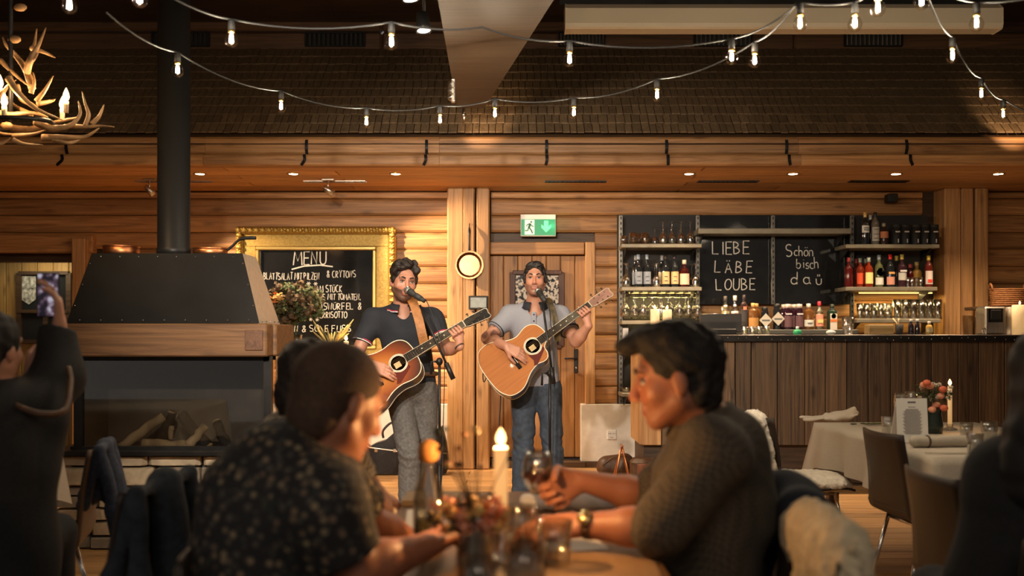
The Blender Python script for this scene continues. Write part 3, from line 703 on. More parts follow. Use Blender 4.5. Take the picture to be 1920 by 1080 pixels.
# display and exit sign
th = thing('wall_display', P(897, 581, 9.36), 'small black control display with pale screen on the timber post', 'display')
c = P(897, 567.5, 9.365)
MB().box(c, (.185, .02, .13), .006).build('housing', DARKM, th)
MB().box(c+Vector((0, -.012, .0)), (.15, .004, .095)).build('screen', mat('display_screen', (.10, .11, .09), .25, emit=(.5, .55, .42), es=.03, var=.6, scale=9), th)
ex = thing('exit_sign', P(1009, 443, 9.5), 'lit green emergency exit sign with running figure and arrow above the door', 'sign')
c = P(1009, 422.5, 9.52); ew, eh = 66/F*9.52, 41/F*9.52
MB().box(c+Vector((0, .02, 0)), (ew, .06, eh), .004).build('housing', WHITEP, ex)
GREEN = mat('exit_green', (.0, .20, .08), .4, emit=(.0, .42, .17), es=.35)
EXW = mat('exit_white', (.7, .75, .6), .4, emit=(.75, .9, .62), es=.5)
MB().box(c+Vector((0, -.012, -.02)), (ew-.012, .004, eh-.055)).build('green_panel', GREEN, ex)
y = c.y-.0155; px = ew/66
def sx(x): return c.x+(x-1009)*px
def sz(y_): return c.z-(y_-422.5)*px
WM_ = lambda yy: Matrix(((1, 0, 0, 0), (0, 0, 1, yy), (0, 1, 0, 0), (0, 0, 0, 1)))
MB().prism([(sx(984), sz(412.5)), (sx(1002), sz(412.5)), (sx(1002), sz(440)), (sx(984), sz(440))], .001, WM_(y)).build('door_symbol', EXW, ex)
DG = mat('exit_dark_green', (0, .10, .045), .5, emit=(0, .13, .06), es=.15)
r_ = MB(); yy = y-.0012
def limb(pts, w_): r_.ribbon([(sx(a), yy, sz(b)) for a, b in pts], w_*px, .001, (0, -1, 0))
r_.prism([(sx(996)+1.9*px*math.cos(k*.6283), sz(416.5)+1.9*px*math.sin(k*.6283)) for k in range(10)], .001, WM_(yy))
limb([(994, 419), (991.5, 428)], 4.2); limb([(994, 420), (997, 424), (1001, 425)], 1.8); limb([(993, 420), (989, 421), (987, 425)], 1.8)
limb([(992, 427), (996, 432), (998.5, 438)], 2.4); limb([(991, 427), (989.5, 432.5), (984.5, 432.8)], 2.4)
r_.build('running_figure', DG, ex)
a_ = MB(); a_.prism([(sx(1020), sz(414)), (sx(1028), sz(414)), (sx(1028), sz(425)), (sx(1033), sz(421)), (sx(1033), sz(427)), (sx(1024), sz(436)), (sx(1015), sz(427)), (sx(1015), sz(421)), (sx(1020), sz(425))], .001, WM_(y))
a_.build('down_arrow', mat('exit_arrow', (.1, .7, .25), .4, emit=(.12, 1, .35), es=.9), ex)
light('exit_sign_light', 'POINT', c+Vector((.14, -.08, .0)), .25, (.1, 1, .5), None, .02)
# track spots in the alcove ceiling
for i, (x, y_, aim) in enumerate(((280, 332, (-2.2, 9.5, 1.3)), (615, 330, (-0.25, 9.4, 1.6)))):
    c = P(x, y_, 8.85); c.z = ZC-.10; aim = Vector(aim); dn = (aim-c).normalized()
    t = thing('track_spot', (c.x, c.y, ZC), ('small chrome spot lamp left of the flue pipe in the alcove ceiling', 'small chrome spot lamp in the ceiling above the menu board')[i], 'lamp', 'chrome spot lamps in the alcove ceiling')
    MB().box((c.x, c.y, ZC-.008), (.11, .04, .016), .003).build('base_plate', STEEL, t)
    MB().tube([(c.x, c.y, ZC-.01), (c.x, c.y, ZC-.06), c], .009, 8).build('stem', STEEL, t)
    MB().lathe([(.001, -.05), (.02, -.05), (.028, 0), (.034, .055), (.030, .055), (.024, .03)], 16, c, dn.to_track_quat('Z', 'Y').to_matrix()).build('lamp_head', STEEL, t)
    MB().lathe([(.001, .045), (.03, .045)], 14, c, dn.to_track_quat('Z', 'Y').to_matrix()).build('bulb', LAMPD, t)
    light('track_spot_light', 'SPOT', c+dn*.07, (170, 290)[i], (1.0, .72, .44), aim, .02, (70, 75)[i], .6)
# white socket on the plinth
so = thing('wall_socket', P(1147, 823, 9.5), 'white three-pin wall socket on the plaster plinth', 'socket')
c = P(1147, 815, 9.505); MB().box(c, (.09, .014, .09), .004).build('cover', WHITEP, so)
for k in range(3):
    for dx in (-.008, .008):
        a = 2*math.pi*k/3+.5; MB().ball(c+Vector((math.cos(a)*.024+dx, -.008, math.sin(a)*.024)), .0045, 6).build('pin_hole', DARKM, so)
# ================================================================== bar
random.seed(5)
YB = 8.3; BX0, BX1 = wx(1204, YB), 5.3; ZB = 1.272; zbp = wz(835, YB)
br = thing('bar_counter', ((BX0+BX1)/2, YB+.35, 0), 'long bar counter clad in dark upright weathered planks', 'bar')
MB().box(((BX0+BX1)/2, YB+.36, .62), (BX1-BX0-.04, .60, 1.18)).build('counter_core', W_DARK, br)
edges = [1204, 1240, 1290, 1340, 1378, 1408, 1457, 1508, 1547, 1587, 1627, 1669, 1716, 1745, 1795, 1834, 1882, 1930, 1975, 2020, 2070, 2130]
for a, b in zip(edges[:-1], edges[1:]):
    x0, x1 = wx(a, YB), wx(b, YB)
    lit = W_BAR if a > 1230 else W_POST  # leftmost plank takes the paler post pine
    MB().box(((x0+x1)/2, YB+random.uniform(-.003, .003), (zbp+ZB-.05)/2), (x1-x0-.006, .035, ZB-.055-zbp), .005).build('plank', lit, br)
for k in range(5):
    MB().box((BX0-.005, YB+.08+k*.125, (zbp+ZB-.05)/2), (.03, .118, ZB-.055-zbp), .005).build('end_plank', W_POST, br)
MB().box(((BX0+BX1)/2, YB+.12, zbp/2), (BX1-BX0-.1, .05, zbp)).build('kick_board', W_DARK, br)
wt = thing('bar_worktop', ((BX0+BX1)/2, YB+.3, ZB), 'black riveted steel worktop along the bar counter', 'worktop')
MB().box(((BX0+BX1)/2+.08, YB+.31, ZB-.004), (BX1-BX0-.18, .74, .008), .002).build('top_sheet', mat('worktop_steel', (.28, .26, .24), .3, .9, var=.2, scale=12), wt)
MB().box(((BX0+BX1)/2+.08, YB-.05, ZB-.032), (BX1-BX0-.18, .012, .05), .003).build('front_band', BLACK, wt)
rv2 = MB().ball((0, 0, 0), .006, 6).mesh('rivet', CHROME)
x = BX0+.2
while x < BX1-.2:
    link('rivet', rv2, wt, (x, YB-.058, ZB-.032+random.uniform(-.012, .012))); x += random.uniform(.05, .12)
# back counter with the bottle ledge
bc = thing('back_counter', (2.6, 9.2, 0), 'low back counter behind the bar under the chalkboards', 'counter')
MB().box((2.80, 9.25, .55), (2.1, .5, 1.1), .01).build('counter_body', W_DARK, bc)
lg = thing('bottle_ledge', (wx(1470, 9.0), 9.0, 1.10), 'grey steel bottle ledge behind the bar top', 'ledge')
ZL = wz(618, 9.0)
MB().box((wx(1470, 9.0), 9.02, ZL-.02), (wx(1604, 9.0)-wx(1336, 9.0), .2, .04), .004).build('ledge_top', mat('ledge_steel', (.13, .125, .11), .4, .7), lg)
MB().box((wx(1470, 9.0), 9.06, (1.10+ZL-.04)/2), (1.2, .05, ZL-.04-1.10)).build('ledge_foot', BLACK, lg)
# chalkboards
D = 9.5; LZ0, LZ1 = wz(571, D), wz(403, D)
def board(x0, x1, label):
    t = thing('chalkboard', (wx((x0+x1)/2, D), D, LZ0), label, 'chalkboard')
    MB().box((wx((x0+x1)/2, D), D+.015, (LZ0+LZ1)/2), ((x1-x0-1)/F*D, .03, LZ1-LZ0), .003).build('board', CHALKB, t); return t
b1 = board(1308, 1449, 'black chalkboard lettered LIEBE LÄBE LOUBE above the bar bottles')
b2 = board(1449, 1600, 'black chalkboard lettered Schön bisch da with a smile')
yt = D-.004
def bword(t_, x, y, px, par, **k): chalk(t_, wx(x, yt), wz(y, yt), px/F*yt, yt, par, thick=.075, name='chalk_word', **k)
bword('LIEBE', 1336, 477, 23, b1, wfac=.78, gap=1.03); bword('LÄBE', 1340, 511, 22, b1, wfac=.82, gap=1.15); bword('LOUBE', 1343, 543, 21, b1, wfac=.78, gap=1.0)
bword('S', 1473, 482, 23, b2, wfac=.75); bword('chön', 1489, 480, 19, b2, wfac=.75); bword('bisch', 1493, 503, 19, b2, wfac=.72); bword('daü', 1483, 533, 21, b2, wfac=.95, gap=1.25)
# black back panels of the shelf units
MB().box((wx(1236, 9.56), 9.56, (wz(403, 9.56)+zp+.002)/2), (158/F*9.56, .02, wz(403, 9.56)-zp-.002)).build('shelf_backboard', DARKM, None)
bp1 = bpy.data.objects['shelf_backboard']; tag(bp1, 'tall black panel behind the glass shelves beside the door', 'panel')
o = MB().box((wx(1668, 9.56), 9.56, (wz(403, 9.56)+wz(543, 9.56))/2), (140/F*9.56, .02, 138/F*9.56)).build('shelf_backboard', DARKM, None)
tag(o, 'black panel behind the spirits shelves beside the timber post', 'panel')
RAIL = mat('rail_steel', (.20, .19, .17), .45, .8)
def rail(x, y0, y1, d, label):
    t = thing('shelf_rail', P(x, y1, d), label, 'rail'); a, b = P(x, y0, d), P(x, y1, d)
    MB().box((a.x, d, (a.z+b.z)/2), (.035, .03, a.z-b.z), .003).build('upright', RAIL, t)
    n = int((a.z-b.z)/.05); h_ = MB().box((0, 0, 0), (.012, .004, .024)).mesh('slot', DARKM)
    for k in range(n): link('slot', h_, t, (a.x, d-.0165, b.z+(k+.5)*(a.z-b.z)/n))
rail(1449, 404, 571, 9.46, 'perforated steel rail between the two chalkboards')
rail(1597, 404, 600, 9.42, 'dark steel rail at the left of the spirits shelves')
rail(1308, 404, 600, 9.46, 'steel rail between the glass shelves and the first chalkboard')
rail(1164, 404, 757, 9.40, 'black steel upright at the left of the glass shelves')
SHELF = mat('shelf_plate', (.26, .23, .17), .45, .5, var=.15, scale=10)
def shelf(x0, x1, y, label, d0=9.12, d1=9.44, th_=.035, under=None):
    """y: picture row of the front top edge"""
    z = wz(y, d0); xa, xb = wx(x0, d0), wx(x1, d0)
    t = thing('wall_shelf', ((xa+xb)/2, (d0+d1)/2, z), label, 'shelf')
    MB().box(((xa+xb)/2, (d0+d1)/2, z-th_/2), (xb-xa, d1-d0, th_), .004).build('board', SHELF, t)
    for x in (xa+.05, xb-.05): MB().prism([(d1, z-th_), (d0+.06, z-th_), (d1, z-th_-.10)], .008, Matrix(((0, 0, 1, x), (1, 0, 0, 0), (0, 1, 0, 0), (0, 0, 0, 1)))).build('bracket', BLACK, t)
    return z
zA = shelf(1166, 1316, 457, 'top glass shelf beside the door holding upturned glasses')
zB = shelf(1166, 1316, 538, 'middle shelf beside the door holding wine bottles')
zC = shelf(1166, 1290, 601, 'narrow shelf below the hanging wine glasses')
zD = shelf(1166, 1290, 657, 'lower shelf beside the door holding carafes and a card')
zE = shelf(1166, 1290, 737, 'lowest shelf beside the door holding small bowls')
zF = shelf(1310, 1596, 428, 'long pale shelf across the top of the chalkboards', 9.2, 9.46, .05)
zG = shelf(1586, 1762, 458, 'upper spirits shelf with black canisters')
zI = shelf(1586, 1758, 538, 'lower spirits shelf with red aperitif bottles')
zJ = shelf(1606, 1764, 598, 'bottom shelf holding rows of beer glasses')
# lamps tucked under the shelves (warm strips)
for (xa, xb, z) in ((1180, 1305, zB), (1612, 1750, zI)):
    c = Vector((wx((xa+xb)/2, 9.4), 9.425, z-.043)); L_ = (xb-xa)/F*9.4
    o = MB().box(c, (L_, .015, .012), .002).build('shelf_strip_lamp', mat('led_strip', (1, .85, .4), .5, emit=(1.0, .70, .22), es=1.6), None)
    tag(o, {1180: 'warm strip lamp under the wine bottle shelf' if z == zB else 'warm strip lamp under the top glass shelf', 1612: 'warm strip lamp under the red aperitif shelf' if z == zI else 'warm strip lamp under the canister shelf'}[xa], 'lamp', 'strip lamps under the bar shelves')
    l = light('shelf_strip_light', 'AREA', c+Vector((0, -.02, -.012)), 5.0, (1.0, .72, .26), c+Vector((0, .02, -1)), L_); l.data.shape = 'RECTANGLE'; l.data.size_y = .02
# ---- glassware and bottles, one mesh of each kind
def gl_mesh(name, prof, seg=14): return MB().lathe(prof, seg).mesh(name, GLASS)
WINE = [(.034, 0), (.034, .002), (.006, .006), (.004, .02), (.004, .085), (.012, .095), (.030, .118), (.038, .145), (.036, .175), (.031, .20), (.029, .20), (.034, .175), (.035, .145), (.027, .12), (.001, .10)]
UP = [(r, .20-z) for r, z in WINE]
wine_up = gl_mesh('wine_glass', UP); wine_st = gl_mesh('wine_glass', WINE)
FLUTE = [(.030, 0), (.030, .002), (.004, .008), (.004, .06), (.018, .08), (.026, .12), (.026, .19), (.024, .19), (.023, .12), (.001, .075)]
TUMB = [(.001, 0), (.030, 0), (.036, .09), (.034, .09), (.028, .008), (.001, .008)]
BEER = [(.001, 0), (.026, 0), (.028, .01), (.024, .04), (.032, .15), (.030, .15), (.022, .04), (.001, .02)]
tumb = gl_mesh('tumbler', TUMB); tumb_up = gl_mesh('tumbler', [(r, .09-z) for r, z in TUMB]); beer = gl_mesh('beer_glass', BEER); flute = gl_mesh('flute_glass', FLUTE)
BOWL = gl_mesh('glass_bowl', [(.001, 0), (.03, 0), (.05, .03), (.052, .06), (.05, .06), (.045, .03), (.001, .006)])
def put(name, me, x, d, z, label, cat, group, sc=1.0):
    o = link(name, me, None, M=Matrix.Translation((wx(x, d), d, z)) @ Matrix.Scale(sc, 4)); return tag(o, label, cat, group)
for i, x in enumerate((1243, 1260, 1277, 1294)): put('wine_glass', wine_up, x, 9.22, zA+.001, f'upturned wine glass on the top shelf, {ORD[i]} from the left of the front row', 'wine glass', 'upturned glasses on the top shelf', 1.05)
for i, x in enumerate((1228, 1243, 1259, 1275)): put('wine_glass', wine_up, x, 9.36, zA+.001, f'upturned wine glass in the rear row of the top shelf, {ORD[i]} from the left', 'wine glass', 'upturned glasses on the top shelf', .86)
for i, (x, d, sc) in enumerate(((1170, 9.2, .9), (1187, 9.2, 1.2), (1198, 9.34, 1.25), (1209, 9.2, 1.2), (1216, 9.37, .9))): put('tumbler', tumb_up, x, d, zA+.001, f'{ORD[i]} upturned tumbler from the left on the top glass shelf', 'tumbler', 'tumblers on the top glass shelf', sc)
for i, (x, d) in enumerate(((1177, 9.36), (1174, 9.22), (1228, 9.37), (1231, 9.21), (1297, 9.37), (1304, 9.22))):
    put('wine_glass', wine_up, x, d, zB+.001, f'upturned wine glass among the wine bottles, {ORD[i]} from the left on the middle shelf', 'wine glass', 'upturned glasses on the middle shelf', 1.1)
k = 0
for row, (y, d, n, x0, x1) in enumerate(((546, 9.18, 9, 1172, 1308), (552, 9.275, 9, 1170, 1302), (556, 9.37, 9, 1176, 1300))):
    for i in range(n):
        x = x0+(x1-x0)*i/(n-1); z = zB-.05-.21-(row*.012)
        put('wine_glass', wine_up, x, d, z, f'hanging wine glass, {ORD[i]} from the left in the {("front", "centre", "rear")[row]} row under the middle shelf', 'wine glass', 'wine glasses hanging under the middle shelf'); k += 1
hr = thing('glass_rack', (wx(1236, 9.3), 9.3, zB-.05), 'steel rails under the middle shelf from which wine glasses hang', 'rack', )
for i in range(9):
    x = wx(1170+i*17, 9.2); MB().box((x, 9.28, zB-.043), (.008, .3, .014)).build('rail', RAIL, hr)
for i, x in enumerate((1186, 1198, 1211, 1224, 1238)): put('flute_glass', flute, x, 9.25, zD+.001, f'{ORD[i]} slender glass from the left on the lower shelf beside the door', 'glass', 'glasses on the lower shelf', 1.0)
for i, x in enumerate((1190, 1203, 1217)): put('flute_glass', flute, x, 9.36, zD+.001, f'{ORD[i]} slender glass in the rear row of the lower shelf beside the door', 'glass', 'glasses on the lower shelf', 1.0)
for i, (x, s_) in enumerate(((1173, .7), (1189, .7), (1206, .75))): put('glass_bowl', BOWL, x, 9.25, zE+.001, f'{ORD[i]} small glass bowl on the lowest shelf beside the door', 'bowl', 'bowls on the lowest shelf', s_)
cd = MB().box((wx(1173, 9.2), 9.2, zD+.105), (.05, .012, .20), .002); cd = tag(cd.build('price_card', WHITEP, None), 'narrow white printed card standing on the lower shelf', 'card')
for k_ in range(16): MB().box((wx(1173, 9.2), 9.192, zD+.02+k_*.0105), (.03, .003, .003)).build('print_line', mat('print_grey', (.35, .33, .32), .8), cd)
# bottles
def bprof(h_, r, nr, sh, nk): # height, radius, neck radius, shoulder start, neck start
    return [(.001, 0), (r*.96, 0), (r, .006), (r, sh*h_), (r*.86, (sh+.06)*h_), ((r+nr)/2, (sh+nk)/2*h_+.01), (nr*1.1, nk*h_), (nr, (nk+.05)*h_), (nr, h_-.002), (.001, h_)]
BK = {'wine': (.30, .037, .013, .58, .74), 'spirit': (.28, .038, .014, .62, .76), 'tall': (.30, .036, .014, .66, .8), 'squat': (.23, .044, .016, .60, .74), 'jar': (.24, .038, .026, .74, .86), 'square': (.24, .047, .017, .70, .80), 'small': (.13, .024, .011, .55, .75)}
BMESH = {}
def bottle(x, d, z, kind, col, label, cap=(.02, .02, .02), lab=None, lab_y=(.18, .5), h=None, group=None, liquid=None, extra=None):
    hh, r, nr, sh, nk = BK[kind]; sc = (h or hh)/hh; hh *= sc; r *= sc**.6; nr *= sc**.5
    p = Vector((wx(x, d), d, z+.0005))
    t = thing('bottle', p, label, 'bottle', group or 'bottles behind the bar')
    key = (kind, round(hh, 3), col)
    if key not in BMESH:
        mt = mat('bottle_glass_%d' % len(BMESH), col, .06, 0, coat=.5) if sum(col) < 1.2 else GLASS
        m_ = MB().lathe(bprof(hh, r, nr, sh, nk), 16, sx=1, sy=1); BMESH[key] = m_.mesh('glass_body', mt)
    link('glass_body', BMESH[key], t, p)
    if liquid: MB().lathe([(.001, .006), (r*.92, .006), (r*.92, sh*hh*.9), (.001, sh*hh*.9)], 14, p).build('liquid', mat('liquid_%.2f_%.2f_%.2f' % liquid, liquid, .15), t)
    MB().lathe([(nr*1.12, hh*.86), (nr*1.18, hh*.865), (nr*1.18, hh+.004), (.001, hh+.005)], 12, p).build('cap', mat('cap_%.2f_%.2f_%.2f' % cap, cap, .4, .2), t)
    if lab:
        a0, a1 = math.radians(-155), math.radians(-25); n = 8; b = MB(); vs_ = []; fs_ = []
        for i in range(n+1):
            a = a0+(a1-a0)*i/n
            for zz in lab_y: vs_.append((p.x+(r+.0012)*math.cos(a), p.y+(r+.0012)*math.sin(a), p.z+zz*hh))
        for i in range(n): fs_.append((2*i, 2*i+2, 2*i+3, 2*i+1))
        b.add(vs_, fs_, 0, True).build('paper_label', mat('label_%.2f_%.2f_%.2f' % lab, lab, .7), t)
    if extra: extra(t, p, r, hh)
    return t
DK = (.012, .014, .016); RED = (.07, .006, .006); AMB = (.13, .05, .012); CLR = (.6, .6, .55); GRN = (.02, .06, .02); VIO = (.022, .006, .012)
def print_lines(col, zs_, w_=.03, hh_=.006):
    def f(t, p, r, h_):
        for z in zs_: MB().box((p.x, p.y-r-.003, p.z+z*h_), (w_, .002, hh_)).build('label_print', mat('ink_%.2f_%.2f_%.2f' % col, col, .7), t)
    return f
wb_ = [(1197, 9.22, (.25, .28, .33), (.30, .36, .45), 'grey label and blue capsule, first from the left'), (1213, 9.22, (.25, .28, .33), (.30, .36, .45), 'grey label and blue capsule, second from the left'),
       (1192, 9.33, (.25, .28, .33), (.3, .3, .3), 'grey label standing behind the first one'), (1248, 9.22, (.62, .42, .20), (.03, .02, .02), 'tan label, left of its twin'),
       (1265, 9.22, (.62, .42, .20), (.03, .02, .02), 'tan label, right of its twin'), (1241, 9.34, (.5, .4, .25), (.4, .4, .4), 'silver capsule behind the tan labels')]
for x, d, lb, cp, tx in wb_: bottle(x, d, zB, 'wine', DK, 'dark wine bottle with '+tx, cp, lb, (.10, .48), extra=print_lines((.08, .08, .1), (.2, .33)))
bottle(1283, 9.22, zB, 'squat', (.04, .006, .005), 'dark red liqueur bottle with pale cap on the middle shelf', (.65, .55, .4), (.75, .5, .35), (.1, .5), h=.25)
GB = 'bottles on the ledge behind the bar'
bottle(1360, 9.05, ZL, 'spirit', CLR, 'clear spirit bottle with dark cap behind the till screen', (.06, .05, .04), None, h=.30, group=GB, liquid=(.5, .45, .2))
bottle(1378, 9.05, ZL, 'spirit', CLR, 'clear spirit bottle with silver cap and white round label', (.6, .58, .52), (.8, .78, .72), (.3, .55), h=.305, group=GB, extra=print_lines((.5, .1, .03), (.46,), .03, .02))
bottle(1395, 9.0, ZL, 'tall', (.03, .012, .01), 'tall black bottle with red seal next to the till screen', (.03, .02, .02), (.04, .035, .035), (.1, .6), h=.31, group=GB, extra=print_lines((.7, .2, .1), (.62,), .03, .03))
bottle(1412, 8.985, ZL, 'square', AMB, 'amber bottle with orange label, left of the pair', (.55, .30, .10), (.45, .22, .06), (.05, .45), h=.235, group=GB)
bottle(1418, 9.09, ZL, 'square', AMB, 'amber bottle with orange label, right of the pair', (.55, .30, .10), (.45, .22, .06), (.05, .45), h=.235, group=GB)
def diamond(t, p, r, h_):
    q = .062; M_ = wallM(p.x, p.y-r-.002, p.z+.42*h_)
    MB().prism([(0, -q), (q*.95, 0), (0, q), (-q*.95, 0)], .003, M_).build('diamond_label', mat('label_stone', (.50, .45, .37), .7), t)
    MB().box((p.x, p.y-r-.006, p.z+.42*h_), (.07, .002, .010)).build('label_print', mat('ink_dark', (.1, .1, .1), .7), t)
bottle(1434, 9.0, ZL, 'jar', DK, 'black jug bottle with grey diamond label, left of the pair', (.02, .02, .02), h=.20, group=GB, extra=diamond)
bottle(1457, 9.0, ZL, 'jar', DK, 'black jug bottle with grey diamond label, right of the pair', (.02, .02, .02), h=.23, group=GB, extra=diamond)
for i, (x, d) in enumerate(((1477, 8.98), (1498, 8.98), (1471, 9.075), (1489, 9.075))):
    bottle(x, d, ZL, 'jar', VIO, ('dark berry syrup bottle with pale lid, front left of four', 'dark berry syrup bottle with pale lid, front right of four', 'dark berry syrup bottle with pale lid, rear left of four', 'dark berry syrup bottle with pale lid, rear right of four')[i], (.60, .48, .40), (.13, .06, .07), (.1, .55), h=.225, group=GB, extra=print_lines((.7, .6, .6), (.62,), .055, .012) if d == 8.98 else None)
bottle(1516, 9.0, ZL, 'square', AMB, 'whisky coloured bottle with small white label on the ledge', (.65, .58, .48), (.72, .68, .6), (.12, .38), h=.23, group=GB, extra=print_lines((.1, .1, .1), (.25,), .05, .01))
bottle(1536, 9.0, ZL, 'spirit', (.5, .5, .45), 'clear tequila bottle with red hat cap and bright label', (.75, .03, .05), (.80, .30, .2), (.12, .55), h=.25, group=GB, liquid=(.55, .42, .2), extra=print_lines((.75, .6, .2), (.3,), .05, .03))
def stag(t, p, r, h_):
    MB().box((p.x, p.y-r-.003, p.z+.30*h_), (.062, .003, .15), .001).build('front_label', mat('label_cream', (.68, .60, .50), .7), t)
    MB().box((p.x, p.y-r-.0055, p.z+.36*h_), (.062, .002, .022)).build('label_band', mat('ink_orange', (.75, .18, .04), .7), t)
    MB().lathe([(.001, 0), (.022, 0)], 16, (p.x, p.y-r-.006, p.z+.54*h_), Rx).build('round_emblem', mat('ink_green', (.04, .22, .07), .7), t)
bottle(1560, 9.0, ZL, 'square', (.015, .03, .018), 'dark green herbal liqueur bottle with cream and orange label', (.02, .03, .02), h=.225, group=GB, extra=stag)
# upper spirits shelf
GU = 'bottles on the upper spirits shelf'
bottle(1622, 9.22, zG, 'tall', DK, 'black rum bottle with gold neck and white square label', (.70, .45, .16), (.72, .70, .65), (.38, .60), h=.30, group=GU, extra=print_lines((.05, .05, .05), (.46, .52), .045, .008))
bottle(1632, 9.34, zG, 'tall', DK, 'dark bottle with silver cap standing behind the rum bottle', (.5, .5, .5), None, h=.29, group=GU)
bottle(1641, 9.22, zG, 'tall', (.12, .11, .09), 'smoky bottle with white neck label beside the rum bottle', (.03, .03, .03), (.45, .42, .36), (.12, .55), h=.30, group=GU, extra=print_lines((.1, .1, .1), (.2, .33, .48), .05, .006))
bottle(1657, 9.22, zG, 'squat', (.03, .012, .008), 'brown squat bottle with orange oval label', (.35, .3, .2), (.45, .17, .08), (.32, .62), h=.20, group=GU)
for i, x in enumerate((1680, 1697, 1717, 1734, 1751)):
    p = Vector((wx(x, 9.26), 9.26, zG+.0005)); t = thing('gin_canister', p, f'matt black canister with silver print, {ORD[i]} from the left on the spirits shelf', 'canister', 'black canisters on the spirits shelf')
    MB().lathe([(.001, 0), (.041, 0), (.042, .004), (.042, .165), (.001, .165)], 20, p).build('can', DARKM, t)
    MB().lathe([(.043, .165), (.043, .19), (.041, .192), (.001, .192)], 20, p).build('lid', DARKM, t)
    MB().box(p+Vector((0, -.0435, .125)), (.042, .003, .011)).build('print_line', mat('silver_print', (.6, .58, .55), .5), t)
    MB().box(p+Vector((.005, -.0435, .04)), (.010, .003, .035)).build('print_mark', mat('silver_print', (.6, .58, .55), .5), t)
# lower spirits shelf
GW = 'bottles on the lower spirits shelf'
for i, (x, d, lb) in enumerate(((1591, 9.2, None), (1606, 9.36, None), (1613, 9.27, (.8, .1, .03)), (1623, 9.36, (.8, .1, .03)), (1629, 9.19, (.85, .7, .25)))):
    bottle(x, d, zI, 'spirit', RED if i < 2 else (.20, .022, .006), f'bright red aperitif bottle, {ORD[i]} from the left on the lower spirits shelf', (.25, .03, .03) if i < 2 else (.3, .35, .3), lb, (.12, .5), h=.27, group=GW)
bottle(1648, 9.22, zI, 'spirit', (.10, .11, .045), 'olive clear vermouth bottle with white round label', (.3, .35, .4), (.72, .70, .62), (.08, .30), h=.295, group=GW, extra=lambda t, p, r, h_: MB().lathe([(.001, 0), (.038, 0)], 18, (p.x, p.y-r-.003, p.z+.48*h_), Rx).build('round_label', mat('label_white', (.75, .73, .68), .7), t))
bottle(1669, 9.22, zI, 'spirit', DK, 'dark vermouth bottle with red capsule', (.75, .04, .04), (.62, .28, .2), (.08, .32), h=.30, group=GW, extra=print_lines((.7, .35, .1), (.44,), .055, .018))
bottle(1681, 9.37, zI, 'tall', DK, 'dark bottle with yellow cap behind the white lettered bottle', (.65, .5, .12), None, h=.30, group=GW)
bottle(1691, 9.22, zI, 'spirit', (.04, .015, .02), 'dark bitter bottle with yellow cap and white lettered label', (.68, .52, .14), (.55, .53, .48), (.22, .45), h=.30, group=GW, extra=print_lines((.75, .73, .7), (.5,), .06, .016))
bottle(1707, 9.34, zI, 'small', RED, 'small red bottle behind the shot glasses', (.6, .1, .1), None, h=.22, group=GW)
bottle(1719, 9.34, zI, 'squat', (.35, .2, .05), 'honey bottle with straw coloured neck behind the shot glasses', (.55, .40, .15), None, h=.24, group=GW)
bottle(1741, 9.22, zI, 'tall', (.12, .015, .008), 'red bottle with yellow cap and white label at the right shelf end', (.75, .55, .10), (.78, .66, .6), (.1, .52), h=.29, group=GW, extra=print_lines((.7, .05, .03), (.2,), .04, .03))
for i, x in enumerate((1702, 1710, 1718, 1726)): put('shot_glass', beer, x, 9.19, zI+.001, f'{ORD[i]} straight glass from the left in front of the honey bottle', 'glass', 'glasses on the lower spirits shelf', .6)
# beer glasses on the bottom shelf, hanging glasses
for r_i, d in enumerate((9.17, 9.27, 9.37)):
    rw = ('front', 'centre', 'rear')[r_i]
    for i in range(5): put('beer_glass', beer, 1612+i*13.2+r_i*2, d, zJ+.001, f'{ORD[i]} short beer glass from the left, {rw} row of the bottom shelf', 'glass', 'beer glasses on the bottom shelf', .95)
    for i in range(6): put('beer_glass', beer, 1682+i*15.2+r_i*1, d, zJ+.001, f'{ORD[i]} tall beer glass from the left, {rw} row of the bottom shelf', 'glass', 'beer glasses on the bottom shelf', 1.2)
# ---- on the bar top
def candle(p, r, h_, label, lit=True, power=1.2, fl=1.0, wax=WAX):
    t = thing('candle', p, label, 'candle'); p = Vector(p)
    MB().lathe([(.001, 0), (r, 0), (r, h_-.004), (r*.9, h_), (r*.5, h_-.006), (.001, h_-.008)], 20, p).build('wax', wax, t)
    MB().tube([p+Vector((0, 0, h_-.008)), p+Vector((0, 0, h_+.008))], .0015, 6).build('wick', DARKM, t)
    if lit:
        s_ = .010*fl
        MB().lathe([(.0005, 0), (s_*.65, s_*.5), (s_*.88, s_*1.2), (s_*.68, s_*2.1), (s_*.28, s_*2.8), (.0003, s_*3.2)], 10, p+Vector((0, 0, h_+.004))).build('flame', FLAME, t)
        light('candle_light', 'POINT', p+Vector((0, 0, h_+.004+s_*1.5)), power, CANDLE, None, s_*.45)
    return t
for x, y, r, lb in ((1228, 580, .038, 'white pillar candle burning on the bar, left of two above the seated man'), (1251, 581, .038, 'white pillar candle burning on the bar, right of two above the seated man')):
    c = P(x, y, 8.35); candle((c.x, c.y, ZB+.0005), r, c.z-ZB, lb, power=1.5)
c = P(1912, 572, 8.4); candle((c.x, c.y, ZB+.0005), .062, c.z-ZB, 'large pillar candle burning on the bar beside the coffee grinder', power=2.0)
mo = thing('till_screen', (wx(1351, 8.6), 8.6, ZB), 'black till screen seen from behind on the bar', 'screen')
MB().box((wx(1351, 8.6), 8.6, (wz(588, 8.6)+ZB+.02)/2), (78/F*8.6, .03, wz(588, 8.6)-ZB-.02), .006, Matrix.Rotation(-.12, 3, 'X')).build('screen_back', DARKM, mo)
MB().box((wx(1355, 8.55), 8.54, ZB+.026), (45/F*8.5, .14, .05), .006).build('foot', BLACK, mo)
